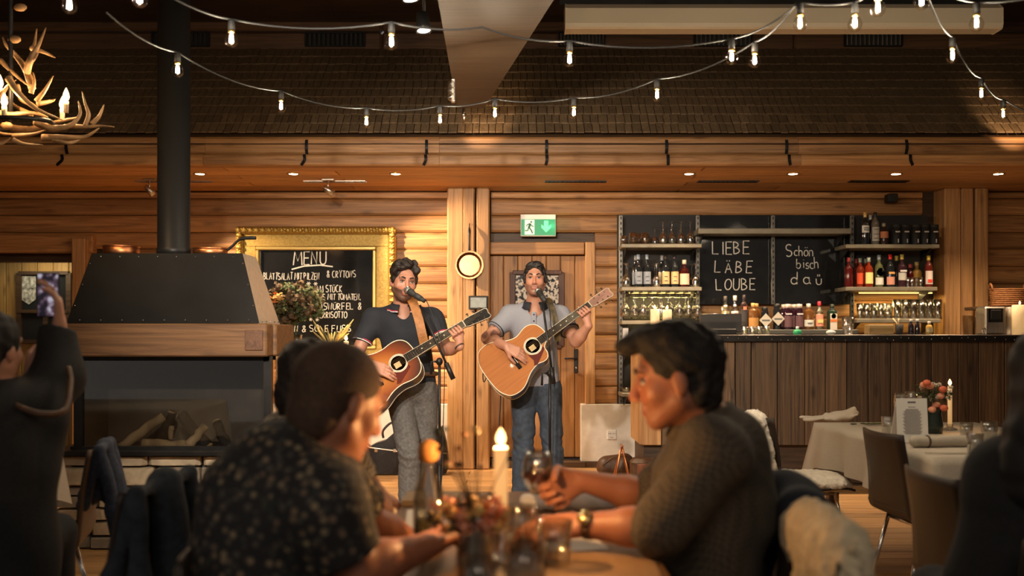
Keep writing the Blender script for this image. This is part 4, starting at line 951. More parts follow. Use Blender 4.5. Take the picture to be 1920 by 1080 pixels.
MB().tube([(wx(1316, 8.58), 8.58, wz(588.5, 8.58)), (wx(1388, 8.58), 8.58, wz(588.5, 8.58))], .004, 6).build('top_edge', CHROME, mo)
for i, x in enumerate((1397, 1411, 1424, 1438)):
    p = Vector((wx(x, 8.42), 8.42, ZB+.0005)); t = thing('lime_glass', p, f'small glass with lime wedges, {ORD[i]} from the left on the bar', 'glass', 'small lime glasses on the bar')
    link('tumbler', tumb, t, M=Matrix.Translation(p) @ Matrix.Scale(.78, 4))
    for k in range(3): MB().ball(p+Vector((random.uniform(-.012, .012), random.uniform(-.012, .0), .014+k*.014)), .012, 8, sc=(1, .6, .8)).build('lime_wedge', mat('lime', (.42, .50, .08), .5), t)
t = thing('green_bottle', (wx(1495, 8.45), 8.45, ZB), 'small green soap bottle with white pump on the bar', 'bottle')
MB().lathe([(.001, 0), (.034, 0), (.036, .02), (.03, .04), (.012, .046), (.001, .047)], 16, (wx(1495, 8.45), 8.45, ZB+.0005)).build('body', mat('green_plastic', (.02, .30, .12), .35), t)
MB().lathe([(.013, .046), (.014, .066), (.008, .07), (.001, .071)], 12, (wx(1495, 8.45), 8.45, ZB+.0005)).build('pump', WHITEP, t)
sc_ = MB().ball((wx(1558, 8.5), 8.5, ZB+.02), .02, 10, sc=(2.2, 1.4, 1)); tag(sc_.build('bar_cloth', mat('cloth_white', (.62, .60, .56), .9, bump=.5, scale=40), None), 'crumpled white bar cloth between the green bottle and cut glass', 'cloth')
put('cut_glass', gl_mesh('cut_glass', [(.001, 0), (.04, 0), (.055, .15), (.052, .15), (.04, .04), (.001, .03)], 12), 1590, 8.45, ZB+.001, 'large cut crystal glass with crushed ice on the bar', 'glass', None, 1.0)
bxs = tag(MB().box((wx(1648, 8.75), 8.75, ZB+.045), (.22, .12, .088), .006).build('wooden_box', wood('box_wood', (.22, .14, .05), (.38, .25, .10), 0), None), 'low wooden box behind the bar next to the drinking straws', 'box')
st = thing('straw_cup', (wx(1684, 8.5), 8.5, ZB), 'black cup holding bent drinking straws on the bar', 'cup')
p = Vector((wx(1686, 8.5), 8.5, ZB+.0005)); MB().lathe([(.001, 0), (.03, 0), (.034, .09), (.031, .09), (.001, .01)], 16, p).build('cup', DARKM, st)
for k in range(5): MB().tube([p+Vector((-.01+.004*k, 0, .02)), p+Vector((-.02-.006*k+.02*(k > 2), -.01*k, .10)), p+Vector((-.05-.008*k+.06*(k > 2), -.01*k, .14))], .0035, 6).build('straw', mat('straw', (.7, .55, .32), .5), st)
bottle(1708, 8.5, ZB, 'small', (.015, .012, .02), 'small dark bottle with silver cap on the bar, left of the pair', (.6, .6, .6), None, h=.13, group='small bottles on the bar')
bottle(1720, 8.5, ZB, 'small', (.015, .012, .02), 'small dark bottle with silver cap on the bar, right of the pair', (.6, .6, .6), None, h=.13, group='small bottles on the bar')
bottle(1742, 8.5, ZB, 'squat', (.45, .28, .07), 'squat honey coloured juice bottle with white cap on the bar', (.75, .7, .6), (.6, .5, .3), (.2, .5), h=.11, group='small bottles on the bar')
gr_ = thing('coffee_grinder', (wx(1862, 8.5), 8.5, ZB), 'steel coffee machine with black window at the right of the bar', 'coffee machine')
z0 = ZB+.0005; xa, xb = wx(1840, 8.5), wx(1879, 8.5)
MB().box(((xa+xb)/2, 8.52, z0+.12), (xb-xa, .18, .235), .012).build('body', STEEL, gr_)
MB().box(((xa+xb)/2-.004, 8.427, z0+.165), (.13, .008, .12), .004).build('front_panel', BLACK, gr_); MB().box(((xa+xb)/2-.004, 8.42, z0+.17), (.085, .006, .08), .01).build('window', DARKM, gr_)
MB().lathe([(.001, 0), (.012, 0), (.012, .02), (.001, .02)], 12, (xa-.01, 8.43, z0+.05), Rx).build('knob', CHROME, gr_); MB().tube([(xa+.0, 8.43, z0+.06), (xa-.03, 8.42, z0+.035), (xa-.015, 8.42, z0+.004)], .008, 8).build('spout', CHROME, gr_)
o = MB().lathe([(.001, 0), (.045, 0), (.045, .23), (.043, .235), (.001, .235)], 20, (wx(1893, 8.55), 8.55, z0)).build('steel_canister', STEEL, None); tag(o, 'tall steel canister beside the coffee machine on the bar', 'canister')
bk = thing('wicker_basket', (wx(1893, 9.1), 9.1, wz(572, 9.1)), 'wide wicker basket with two handles above the coffee machine', 'basket')
c = Vector((wx(1895, 9.1), 9.15, wz(574, 9.1))); WK = mat('wicker', (.36, .15, .05), .7, var=.5, scale=60, bump=.8, stretch=(1, 1, 3))
MB().lathe([(.001, 0), (.15, 0), (.165, .16), (.158, .16), (.145, .01), (.001, .008)], 28, c, sx=1.0, sy=.6).build('woven_body', WK, bk)
for k in range(9): MB().tube([c+Vector(((.151+.0016*k)*math.cos(a*.2618), .6*(.151+.0016*k)*math.sin(a*.2618), .01+k*.018)) for a in range(24)], .009, 6, closed=True).build('weave_band', WK, bk)
for s_ in (-1, 1): MB().tube([c+Vector((s_*(.155), .02*math.cos(k), .16+.05*math.sin(k*math.pi/6))) if False else c+Vector((s_*.16, -.04+.08*k/6, .15+.055*math.sin(k*math.pi/6))) for k in range(7)], .009, 8).build('handle', WK, bk)
sb = tag(MB().box((wx(1893, 9.1), 9.18, wz(575, 9.1)-.015), (.62, .3, .03), .004).build('basket_shelf', W_DARK, None), 'plain shelf carrying the wicker basket', 'shelf')
# ceiling fixture above the chalkboard shelf
o = MB().box(P(1671, 372, 9.45), (.09, .12, .08), .008).build('ceiling_sensor', DARKM, None); tag(o, 'small dark box fixed on the log wall above the black canisters', 'sensor')
# ================================================================== overhead: screen, string lights, chandelier, stage lamps
D = 7.4
sp = thing('projection_screen', (wx(1465, D), D, wz(60, D)), 'long rolled-up projection screen in a pale beige case', 'projection screen')
xa, xb = wx(1060, D), wx(1868, D); zc = (wz(12, D)+wz(60, D))/2; rr = (wz(12, D)-wz(60, D))/2
n = 12; out = [(rr*math.cos(a), rr*math.sin(a)) for a in [math.pi*2*k/16 for k in range(16)]]
out = [(-rr*.75, -rr), (rr*.6, -rr), (rr*.9, -rr*.6), (rr*.9, rr), (-rr*.5, rr), (-rr, rr*.55), (-rr, -rr*.6), (-rr*.92, -rr*.88)]
MB().prism(out, xb-xa, Matrix(((0, 0, 1, xa), (1, 0, 0, D), (0, 1, 0, zc), (0, 0, 0, 1)))).build('case', IVORY, sp)
for x in (xa, xb): MB().prism([(a*1.03, b*1.03) for a, b in out], .012, Matrix(((0, 0, 1, x-.006), (1, 0, 0, D), (0, 1, 0, zc), (0, 0, 0, 1)))).build('end_cap', IVORY, sp)
MB().box(((xa+xb)/2, D, zc+rr+.02), (xb-xa+.1, .1, .04), .004).build('mounting_rail', BLACK, sp)
for x in (xa+.35, xb-.35): MB().box((x, D, (zc+rr+.04+ZT)/2), (.03, .03, ZT-zc-rr-.04)).build('hanger', BLACK, sp)
MB().box((-.0+wx(1490, D), D+.25, ZT-.14), (5.0, .2, .22), .01).build('ceiling_batten', wood('batten', (.12, .075, .04), (.22, .14, .07), 0, vary=.1), cl)
# string lights
BULBG = glassy('bulb_glass', (.97, .95, .9), .0, .0)
ZS = 2.60
def SD(y): return F*(ZS-H-.02*0)/(HY-y)
bulb_prof = [(.012, .0), (.014, -.012), (.024, -.026), (.0305, -.044), (.027, -.062), (.015, -.074), (.001, -.078)]
bg = MB().lathe(bulb_prof, 16).mesh('bulb_glass', BULBG)
bf = MB()
for a in range(4): bf.tube([(.006*math.cos(a*1.57), .006*math.sin(a*1.57), -.022), (.008*math.cos(a*1.57+.3), .008*math.sin(a*1.57+.3), -.056)], .0020, 6)
bf = bf.mesh('filament', FILA)
bs_ = MB().lathe([(.001, .045), (.010, .045), (.014, .038), (.0155, .0), (.012, -.002), (.001, -.002)], 14).mesh('socket', RUBBER)
bn = MB().lathe([(.0135, -.001), (.0135, -.012), (.011, -.014), (.001, -.014)], 12).mesh('screw_cap', BRASS)
def string(pts, label, group, names, power=15.0):
    """pts: picture positions of the bulbs, in order; wire hangs from socket to socket"""
    c = [P(x, y, SD(y)) for x, y in pts]
    tops = [v+Vector((0, 0, .085)) for v in c]
    w_ = []
    for a, b in zip(tops[:-1], tops[1:]):
        L_ = (b-a).length
        for k in range(8): t = k/8; w_.append(a.lerp(b, t)-Vector((0, 0, L_*.05*4*t*(1-t))))
    w_.append(tops[-1])
    o = MB().tube(w_, .0045, 6).build('light_string_cable', RUBBER, None); tag(o, label, 'cable', 'cables of the string lights')
    for i, v in enumerate(c):
        nm = names[i]
        if nm is None: continue
        t = thing('string_light_bulb', v, nm, 'light bulb', 'bulbs of the string lights')
        q = v+Vector((0, 0, .038))
        link('socket', bs_, t, q); link('screw_cap', bn, t, q); link('bulb_glass', bg, t, q); link('filament', bf, t, q)
        light('string_bulb_light', 'POINT', v, power, (1.0, .82, .60), None, .0075)
L1 = 'clear globe bulb, lit, '
string([(60, -60), (130, 8), (262, -4), (434, 72), (734, 77), (905, 86), (1068, 110), (1372, 106), (1500, 42), (1603, 42), (1646, 13), (1760, -30)],
       'black string light cable crossing high over the left wall and beam', None,
       [None, L1+'at the top left edge near the antlers', L1+'at the top edge left of the flue pipe', L1+'right of the flue pipe before the upper log wall', L1+'left of the tapering beam', None, L1+'below the left end of the projection screen', L1+'before the third black vent grille', L1+'large, in front of the screen case', L1+'second in front of the screen case', L1+'third at the top of the screen case', None])
string([(200, 60), (333, 130), (527, 198), (687, 228), (825, 224), (928, 212), (1076, 210), (1232, 177), (1415, 112), (1494, 42)],
       'black string light cable hanging lowest before the shingled roof', None,
       [None, L1+'hanging in front of the flue pipe', L1+'first in front of the roof right of the flue', L1+'second in front of the roof right of the flue', L1+'just left of the beam tip', L1+'just right of the beam tip', L1+'second right of the beam tip', L1+'third right of the beam tip', L1+'fourth right of the beam tip', None])
string([(1728, 0), (1786, 103), (1840, 175), (1881, 213), (1990, 240)], 'black string light cable sloping down at the far right', None,
       [L1+'at the top edge above the sloping right cable', L1+'upper one on the sloping right cable', L1+'middle one on the sloping right cable', L1+'lowest one on the sloping right cable', None])
string([(1700, -20), (1831, 42), (1990, 20)], 'black string light cable at the right end of the screen case', None, [None, L1+'at the right end of the screen case', None])
# stage lamps
for i, (a, tg, pw, an) in enumerate(STAGE):
    t = thing('stage_lamp', a, ('black stage lamp under the hall ceiling, aimed at the dark polo', 'black stage lamp under the hall ceiling, aimed at the grey polo')[i], 'lamp', 'stage lamps under the hall ceiling')
    dn = (Vector(tg)-a).normalized(); Rm = dn.to_track_quat('Z', 'Y').to_matrix()
    MB().lathe([(.001, -.16), (.04, -.16), (.055, -.06), (.06, -.02), (.056, -.02), (.05, -.05), (.001, -.06)], 20, a, Rm).build('lamp_can', BLACK, t)
    MB().lathe([(.001, -.03), (.052, -.03)], 18, a, Rm).build('lens', mat('stage_lens', (1, .9, .8), .3, emit=(1, .9, .78), es=10), t)
    MB().tube([a-dn*.1, a-dn*.1+Vector((0, 0, .25)), Vector((a.x, a.y, ZT))-Vector((dn.x*.1, dn.y*.1, 0))], .01, 8).build('yoke', BLACK, t)
for i, a in enumerate((P(795, 58, 5.4), P(770, 1, 5.1))):
    t = thing('ceiling_lamp', a, ('round white ceiling lamp left of the tapering beam', 'round white ceiling lamp at the top edge left of the beam')[i], 'lamp', 'round ceiling lamps by the beam')
    Rm = Matrix.Rotation(math.radians((172, 180)[i]), 3, 'X') @ Matrix.Rotation(.12, 3, 'Y')
    MB().lathe([(.001, -.10), (.03, -.10), (.042, -.02), (.044, .0), (.038, .002), (.034, -.01)], 20, a, Rm).build('lamp_can', BLACK, t)
    MB().lathe([(.001, -.004), (.035, -.004)], 18, a, Rm).build('lens', mat('stage_lens', (1, .9, .8), .3, emit=(1, .9, .78), es=4), t)
    MB().tube([a+Vector((0, 0, .08)), Vector((a.x, a.y, ZT))], .008, 8).build('stem', BLACK, t)
    light('ceiling_lamp_light', 'SPOT', a+Rm @ Vector((0, 0, .01)), 18, WARM, a+Rm @ Vector((0, 0, 1)), .03, 80, .7)
o = thing('lamp_cluster', P(846, 170, 6.6), 'small clear lamp cluster on the left flank of the beam', 'lamp')
for k in range(3): MB().ball(P(846, 158+12*k, 6.6), .028, 12).build('glass_globe', GLASS, o)
MB().box(P(850, 170, 6.62), (.03, .03, .16), .006).build('holder', STEEL, o)
# antler chandelier
D = 5.2
ch = thing('antler_chandelier', P(20, 270, D), 'rustic antler chandelier with candle bulbs at the upper left', 'chandelier')
ANT = mat('antler', (.30, .17, .075), .5, var=.5, scale=14, bump=.3)
def ant(pts, r0, dd=0.0, name='antler'):
    q = bez([P(x, y, D+z_) for x, y, z_ in pts], 6); n_ = len(q)
    return MB().tube(q, [max(.003, r0*(1-.85*(i/(n_-1))**1.3)) for i in range(n_)], 8).build(name, ANT, ch)
antl = [  # main beams then their tines
 [(60, 165, 0), (48, 130, .05), (30, 105, .05), (12, 85, 0), (5, 70, 0)], [(50, 135, 0), (58, 110, -.05), (72, 85, -.05), (86, 52, 0)], [(52, 125, 0), (62, 95, .04), (66, 75, .05), (69, 54, .06)],
 [(58, 90, 0), (75, 95, 0), (92, 102, .02), (103, 108, .02)], [(50, 120, 0), (64, 110, -.05), (72, 98, -.06)], [(0, 112, 0), (18, 130, 0), (40, 150, 0), (60, 165, 0)],
 [(15, 145, -.1), (35, 175, -.1), (70, 205, -.08), (118, 225, -.05)], [(30, 160, .1), (40, 185, .1), (65, 200, .12), (90, 228, .1)], [(58, 175, 0), (64, 155, 0), (62, 136, .02)], [(68, 190, 0), (85, 168, 0), (100, 142, 0)],
 [(70, 195, 0), (95, 190, .05), (103, 186, .05)], [(66, 228, -.05), (95, 240, -.05), (130, 236, -.05), (150, 215, -.04), (147, 190, -.03)], [(130, 236, 0), (160, 238, 0), (190, 236, 0), (214, 238, .0)],
 [(160, 236, 0), (166, 215, 0), (160, 195, 0), (154, 172, 0)], [(172, 232, 0), (186, 218, 0), (195, 196, 0)], [(20, 240, .1), (60, 242, .1), (110, 228, .1), (150, 220, .1)], [(24, 255, 0), (60, 252, 0), (85, 244, 0)],
 [(24, 262, -.1), (45, 270, -.1), (80, 272, -.12)], [(80, 258, 0), (120, 258, 0), (160, 256, 0), (186, 240, 0)], [(0, 185, .1), (12, 165, .1), (30, 150, .12)], [(-30, 200, 0), (10, 215, 0), (60, 212, 0), (90, 220, 0)], [(-40, 230, .1), (0, 250, 0), (40, 252, 0)],
 [(100, 262, 0), (130, 268, 0), (150, 262, .05)], [(60, 215, .1), (30, 200, .12), (12, 180, .1)], [(-10, 270, -.05), (5, 268, -.05), (20, 258, -.05)]]
for k, a in enumerate(antl): ant(a, .020 if k in (0, 1, 6, 7, 11, 15, 18, 20) else .014)
MB().tube([P(70+90*math.cos(k*.3927)-60, 232+12*math.sin(k*.3927), D+.25*math.sin(k*.3927)) for k in range(16)], .012, 8, closed=True).build('iron_ring', BLACK, ch)
MB().tube([P(20, 232, D+.02), P(20, 120, D), P(20, 40, D), P(20, -40, D), Vector((P(20, 0, D).x, D, ZT))], .012, 8).build('suspension_chain', BLACK, ch)
for k in range(3): MB().ball(P((27, 12, 38)[k], (74, 236, 14)[k], D), .03, 10, sc=(1.2, .5, .7)).build('antler_burr', ANT, ch)
for k, (x, y) in enumerate(((124, 190), (117, 205), (8, 200), (0, 165))):
    c = P(x, y, D+(.05, .2, -.1, .1)[k])
    MB().lathe([(.001, -.06), (.012, -.06), (.013, .0), (.001, .002)], 12, c).build('candle_sleeve', mat('candle_sleeve', (.5, .4, .25), .5), ch)
    MB().lathe([(.001, 0), (.011, .006), (.017, .022), (.014, .042), (.006, .062), (.001, .072)], 12, c).build('candle_bulb', CBULB, ch)
    light('chandelier_light', 'POINT', c+Vector((0, 0, .03)), 6.0, (1.0, .62, .28), None, .006)

# small spots that graze the shingles
for i, (a, b, pw) in enumerate(((P(871, 216, 7.62), P(905, 228, 8.36), 34), (P(1962, 226, 7.7), P(1888, 236, 8.33), 30))):
    t = thing('roof_spot', a, ('tiny spot lamp hanging from the beam tip and lighting the shingles', 'tiny spot lamp at the right edge lighting the shingles')[i], 'lamp', 'tiny spots on the shingled roof'); dn = (b-a).normalized()
    MB().lathe([(.001, -.05), (.013, -.05), (.017, 0), (.013, 0), (.001, -.02)], 12, a, dn.to_track_quat('Z', 'Y').to_matrix()).build('lamp_head', STEEL, t)
    if i: MB().tube([a, a+Vector((0, 0, .3)), Vector((a.x, a.y, ZT))], .005, 6).build('rod', BLACK, t)
    light('roof_spot_light', 'SPOT', a+dn*.012, pw, WARM, b, .01, 52, .7)
# ================================================================== organic bodies: smooth unions of tapered limbs, meshed once
V = Vector
def npv(v): return np.array(v, dtype=np.float32)
def cap(a, b, ra, rb=None, k=.02, flat=None, cut=None, sub=False): return dict(t='c', a=npv(a), b=npv(b), ra=ra, rb=ra if rb is None else rb, k=k, flat=flat, cut=cut, sub=sub)
def ell(c, r, R=None, k=.02, cut=None, sub=False): return dict(t='e', c=npv(c), r=npv(r), R=np.array(R if R is not None else np.eye(3), dtype=np.float32), k=k, cut=cut, sub=sub)
def sdf_mesh(name, prims, h, mats, parent, disp=None, tint=None):
    lo = np.full(3, 1e9); hi = np.full(3, -1e9); bbs = []
    for p in prims:
        if p['t'] == 'c':
            r = max(p['ra'], p['rb']); l = np.minimum(p['a'], p['b'])-r; u = np.maximum(p['a'], p['b'])+r
        else: r = p['r'].max(); l = p['c']-r; u = p['c']+r
        bbs.append((l, u))
        if not p['sub']: lo = np.minimum(lo, l); hi = np.maximum(hi, u)
    lo = lo-.03; hi = hi+.03
    n = np.ceil((hi-lo)/h).astype(int)+1
    D = np.full(tuple(n), 1.0, np.float32)
    ax = [(lo[i]+h*np.arange(n[i])).astype(np.float32) for i in range(3)]
    for p, (l, u) in zip(prims, bbs):
        m_ = p['k']+3*h+.01
        i0 = np.clip(np.floor((l-m_-lo)/h).astype(int), 0, n); i1 = np.clip(np.ceil((u+m_-lo)/h).astype(int)+1, 0, n)
        if (i1 <= i0).any(): continue
        sl = tuple(slice(i0[j], i1[j]) for j in range(3))
        X = ax[0][sl[0]][:, None, None]; Y = ax[1][sl[1]][None, :, None]; Z = ax[2][sl[2]][None, None, :]
        if p['t'] == 'c':
            a, b = p['a'], p['b']; ba = b-a; L2 = max(float(ba@ba), 1e-9)
            t = np.clip(((X-a[0])*ba[0]+(Y-a[1])*ba[1]+(Z-a[2])*ba[2])/L2, 0, 1)
            qx = X-a[0]-t*ba[0]; qy = Y-a[1]-t*ba[1]; qz = Z-a[2]-t*ba[2]
            if p['flat'] is not None:
                fd, ff = p['flat']; fd = npv(fd); c_ = (qx*fd[0]+qy*fd[1]+qz*fd[2])*(1/ff-1)
                qx = qx+c_*fd[0]; qy = qy+c_*fd[1]; qz = qz+c_*fd[2]
            d = np.sqrt(qx*qx+qy*qy+qz*qz)-(p['ra']+t*(p['rb']-p['ra']))
        else:
            R = p['R']; x, y, z = X-p['c'][0], Y-p['c'][1], Z-p['c'][2]
            q = [(R[0, j]*x+R[1, j]*y+R[2, j]*z) for j in range(3)]; r = p['r']
            k0 = np.sqrt(sum((q[j]/r[j])**2 for j in range(3))); k1 = np.sqrt(sum((q[j]/r[j]**2)**2 for j in range(3)))
            d = k0*(k0-1)/np.maximum(k1, 1e-6)
        if p['cut'] is not None:
            for (cp, cn) in (p['cut'] if isinstance(p['cut'], list) else [p['cut']]):
                cp = npv(cp); cn = npv(V(cn).normalized()); d = np.maximum(d, (X-cp[0])*cn[0]+(Y-cp[1])*cn[1]+(Z-cp[2])*cn[2])
        B = D[sl]; k = max(p['k'], 1e-5)
        if p['sub']:
            hh = np.clip(.5-.5*(B+d)/k, 0, 1); D[sl] = B*(1-hh)-d*hh+k*hh*(1-hh)
        else:
            hh = np.clip(.5+.5*(d-B)/k, 0, 1); D[sl] = d*(1-hh)+B*hh-k*hh*(1-hh)
    if disp is not None:
        near = np.abs(D) < .03; ii = np.nonzero(near)
        D[ii] += disp(ax[0][ii[0]], ax[1][ii[1]], ax[2][ii[2]]).astype(np.float32)
    S = D < 0
    C = np.zeros(tuple(n-1), np.int8)
    for dx in (0, 1):
        for dy in (0, 1):
            for dz in (0, 1): C += S[dx:n[0]-1+dx, dy:n[1]-1+dy, dz:n[2]-1+dz]
    act = np.argwhere((C > 0) & (C < 8))
    corner = [(dx, dy, dz) for dx in (0, 1) for dy in (0, 1) for dz in (0, 1)]
    val = {c: D[act[:, 0]+c[0], act[:, 1]+c[1], act[:, 2]+c[2]] for c in corner}
    acc = np.zeros((len(act), 3)); cnt = np.zeros(len(act))
    for c in corner:
        for axi in range(3):
            if c[axi] == 0:
                e = list(c); e[axi] = 1; a_, b_ = val[c], val[tuple(e)]
                msk = (a_ < 0) != (b_ < 0); t = np.where(msk, a_/np.where(msk, a_-b_, 1), 0)
                pos = np.array(c, float)[None].repeat(len(act), 0); pos[:, axi] += t
                acc[msk] += pos[msk]; cnt[msk] += 1
    P_ = lo+h*(act+acc/cnt[:, None])
    vid = np.full(tuple(n-1), -1, np.int32); vid[act[:, 0], act[:, 1], act[:, 2]] = np.arange(len(act))
    faces = []
    for axi in range(3):
        o1, o2 = (axi+1) % 3, (axi+2) % 3
        s0 = [slice(None)]*3; s1 = [slice(None)]*3; s0[axi] = slice(0, -1); s1[axi] = slice(1, None)
        A_, B_ = S[tuple(s0)], S[tuple(s1)]; ed = np.argwhere(A_ != B_)
        ed = ed[(ed[:, o1] > 0) & (ed[:, o2] > 0) & (ed[:, o1] < n[o1]-1) & (ed[:, o2] < n[o2]-1)]
        q = []
        for d1, d2 in ((-1, -1), (0, -1), (0, 0), (-1, 0)):
            e = ed.copy(); e[:, o1] += d1; e[:, o2] += d2; q.append(vid[e[:, 0], e[:, 1], e[:, 2]])
        q = np.stack(q, 1); fl_ = ~A_[ed[:, 0], ed[:, 1], ed[:, 2]]
        q[fl_] = q[fl_][:, ::-1]; faces.append(q)
    Fc = np.concatenate(faces); Fc = Fc[(Fc >= 0).all(1)]
    me = bpy.data.meshes.new(name)
    me.vertices.add(len(P_)); me.vertices.foreach_set('co', P_.astype(np.float32).ravel())
    me.loops.add(Fc.size); me.loops.foreach_set('vertex_index', Fc.ravel().astype(np.int32))
    me.polygons.add(len(Fc)); me.polygons.foreach_set('loop_start', np.arange(0, Fc.size, 4, dtype=np.int32))
    me.polygons.foreach_set('use_smooth', np.ones(len(Fc), bool))
    me.update(calc_edges=True); me.validate()
    for m_ in (mats if isinstance(mats, (list, tuple)) else [mats]): me.materials.append(m_)
    if tint is not None:
        at = me.color_attributes.new('tint', 'FLOAT_COLOR', 'POINT'); col = np.ones((len(P_), 4), np.float32); col[:, :3] = tint(P_)
        at.data.foreach_set('color', col.ravel())
    return link(name, me, parent)
def tinted(name, rough=.5, sss=.15, bump=.08, scale=160):
    if name in MATS: return MATS[name]
    m_, nt, b = nodes_of(name); N = nt.nodes; L = nt.links
    at = N.new('ShaderNodeAttribute'); at.attribute_name = 'tint'; L.new(at.outputs['Color'], b.inputs['Base Color'])
    setin(b, 'Roughness', rough); setin(b, 'Subsurface Weight', sss); setin(b, 'Subsurface Radius', (.02, .008, .004)); setin(b, 'Subsurface Scale', .3)
    tc = N.new('ShaderNodeTexCoord'); no = N.new('ShaderNodeTexNoise'); no.inputs['Scale'].default_value = scale; L.new(tc.outputs['Object'], no.inputs['Vector'])
    bp = N.new('ShaderNodeBump'); bp.inputs['Strength'].default_value = bump; bp.inputs['Distance'].default_value = .004; L.new(no.outputs[0], bp.inputs['Height']); L.new(bp.outputs[0], b.inputs['Normal'])
    MATS[name] = m_; return m_
SKIN = tinted('skin')
class Head:
    """centre between the ears at eye level; f looks forward, u points up"""
    def __init__(s, c, f, u, sc=1.0):
        s.c = V(c); s.f = V(f).normalized(); s.r = s.f.cross(V(u)).normalized(); s.u = s.r.cross(s.f).normalized(); s.s = sc
        s.R = np.array([[s.r[i], s.f[i], s.u[i]] for i in range(3)], dtype=np.float32)
    def w(s, x, y, z): return s.c+(s.r*x+s.f*y+s.u*z)*s.s
    def loc(s, P_): return (P_-np.array(s.c))@s.R/s.s
    def e(s, c, r, k=.012, **q): return ell(s.w(*c), [v*s.s for v in r], s.R, k*s.s, **q)
    def cp(s, a, b, ra, rb=None, k=.008, **q): return cap(s.w(*a), s.w(*b), ra*s.s, (ra if rb is None else rb)*s.s, k*s.s, **q)
    def prims(s, neck):
        q = [s.e((0, -.014, .03), (.073, .092, .086)), s.e((0, .022, -.035), (.058, .066, .082), .03), s.e((0, .058, -.098), (.026, .024, .020), .02)]
        for g in (-1, 1):
            q += [s.cp((g*.052, -.002, -.055), (g*.015, .056, -.100), .020, .018, .02), s.e((g*.040, .052, -.028), (.022, .024, .026), .02),
                  s.e((g*.077, -.008, -.012), (.009, .019, .031), .006), s.e((g*.012, .097, -.043), (.009, .010, .008), .006)]
        q += [s.cp((-.036, .077, .024), (.036, .077, .024), .012, k=.015), s.cp((0, .085, .008), (0, .106, -.036), .008, .0125, .008)]
        for g in (-1, 1): q.append(s.e((g*.031, .096, .002), (.018, .016, .011), .012, sub=True))
        q += [s.cp((-.018, .084, -.0665), (.018, .084, -.0665), .0065, k=.008), s.cp((-.014, .083, -.0765), (.014, .083, -.0765), .0075, k=.008)]
        q += [cap(s.w(0, -.02, -.05), neck, .054*s.s, .060*s.s, .03)]
        return q
    def tint(s, P_, base, stubble=None, sk=.6, lips=(.30, .085, .06)):
        q = s.loc(P_); c = np.repeat(np.array(base, np.float32)[None], len(P_), 0)
        near = (np.abs(q) < .16).all(1)
        def mix(mk, col, f): c[mk] = c[mk]*(1-f)+np.array(col, np.float32)*f
        if stubble is not None:
            m_ = near & (q[:, 1] > -.01) & (q[:, 2] < -.050+.35*np.maximum(0, np.abs(q[:, 0])-.035)+.0) & (q[:, 2] > -.128) & ~((np.abs(q[:, 0]) < .02) & (q[:, 2] > -.082) & (q[:, 2] < -.059))
            mix(m_, stubble, sk)
        mix(near & (np.abs(q[:, 0]) < .024) & (q[:, 1] > .07) & (q[:, 2] > -.083) & (q[:, 2] < -.060), lips, .75)
        mix(near & (np.abs(q[:, 2]+.0715) < .0022) & (np.abs(q[:, 0]) < .022) & (q[:, 1] > .07), (.05, .02, .015), .8)
        mix(near & (np.abs(q[:, 0]) < .05) & (q[:, 1] > .06) & (np.abs(q[:, 2]+.02) < .03), (base[0]*1.05, base[1]*.80, base[2]*.74), .5)
        return c
    def features(s, par, brow=(.02, .012, .008)):
        for g in (-1, 1):
            e = MB().ball(s.w(g*.031, .0735, -.001), .0112*s.s, 12).build('eye', mat('eye_white', (.34, .29, .26), .3), par)
            MB().ball(s.w(g*.031, .0808, -.0005), .0054*s.s, 10).build('iris', mat('iris', (.015, .01, .008), .15), e)
            MB().tube([s.w(g*.014, .0895, .021), s.w(g*.030, .0925, .0275), s.w(g*.050, .077, .022)], [.0045*s.s, .005*s.s, .002*s.s], 6).build('eyebrow', mat('brow_hair', brow, .8), par)
            MB().tube([s.w(g*.017, .0835, .0045), s.w(g*.031, .0860, .0065), s.w(g*.045, .0775, .0025)], [.0025*s.s, .0036*s.s, .002*s.s], 6).build('upper_eyelid', mat('lash', (.10, .045, .028), .7), par)
def hand(wrist, d, n, thumb, curl=(.5, .5, .5, .5), bend=1.0, sc=1.0, spread=0.0, tcurl=.5):
    """d: wrist to knuckles, n: out of the palm, thumb: +1/-1 side of the thumb along n x d"""
    wrist = V(wrist); d = V(d).normalized(); n = V(n); n = (n-d*n.dot(d)).normalized(); u = n.cross(d).normalized()*thumb
    q = []; offs = (.031, .0105, -.0105, -.030); seg = ((.042, .026, .020), (.047, .030, .021), (.043, .028, .020), (.033, .021, .018))
    for i in range(4):
        kn = wrist+(d*(.088, .091, .087, .078)[i]+u*offs[i])*sc
        q.append(cap(wrist+(d*.012+u*offs[i]*.55)*sc, kn, .0165*sc, .0125*sc, .012))
        p = kn; ang = 0
        for j, L_ in enumerate(seg[i]):
            ang += curl[i]*(1.0, 1.15, .8)[j]*bend
            dr = (d*math.cos(ang)+n*math.sin(ang)+u*spread*offs[i]*8).normalized(); e = p+dr*L_*sc
            q.append(cap(p, e, (.0100, .0090, .0082)[j]*sc, (.0090, .0082, .0072)[j]*sc, .004)); p = e
    b = wrist+(d*.022+u*.022)*sc; t1 = b+(d*.60+u*.62+n*.35).normalized()*.045*sc
    d2 = (d*(.8)+u*(.35-.6*tcurl)+n*(.2+.8*tcurl)).normalized(); t2 = t1+d2*.032*sc; t3 = t2+(d2+n*.3*tcurl-u*.3*tcurl).normalized()*.025*sc
    q += [cap(b, t1, .017*sc, .0125*sc, .012), cap(t1, t2, .0118*sc, .0105*sc, .004), cap(t2, t3, .0105*sc, .0085*sc, .004)]
    return q
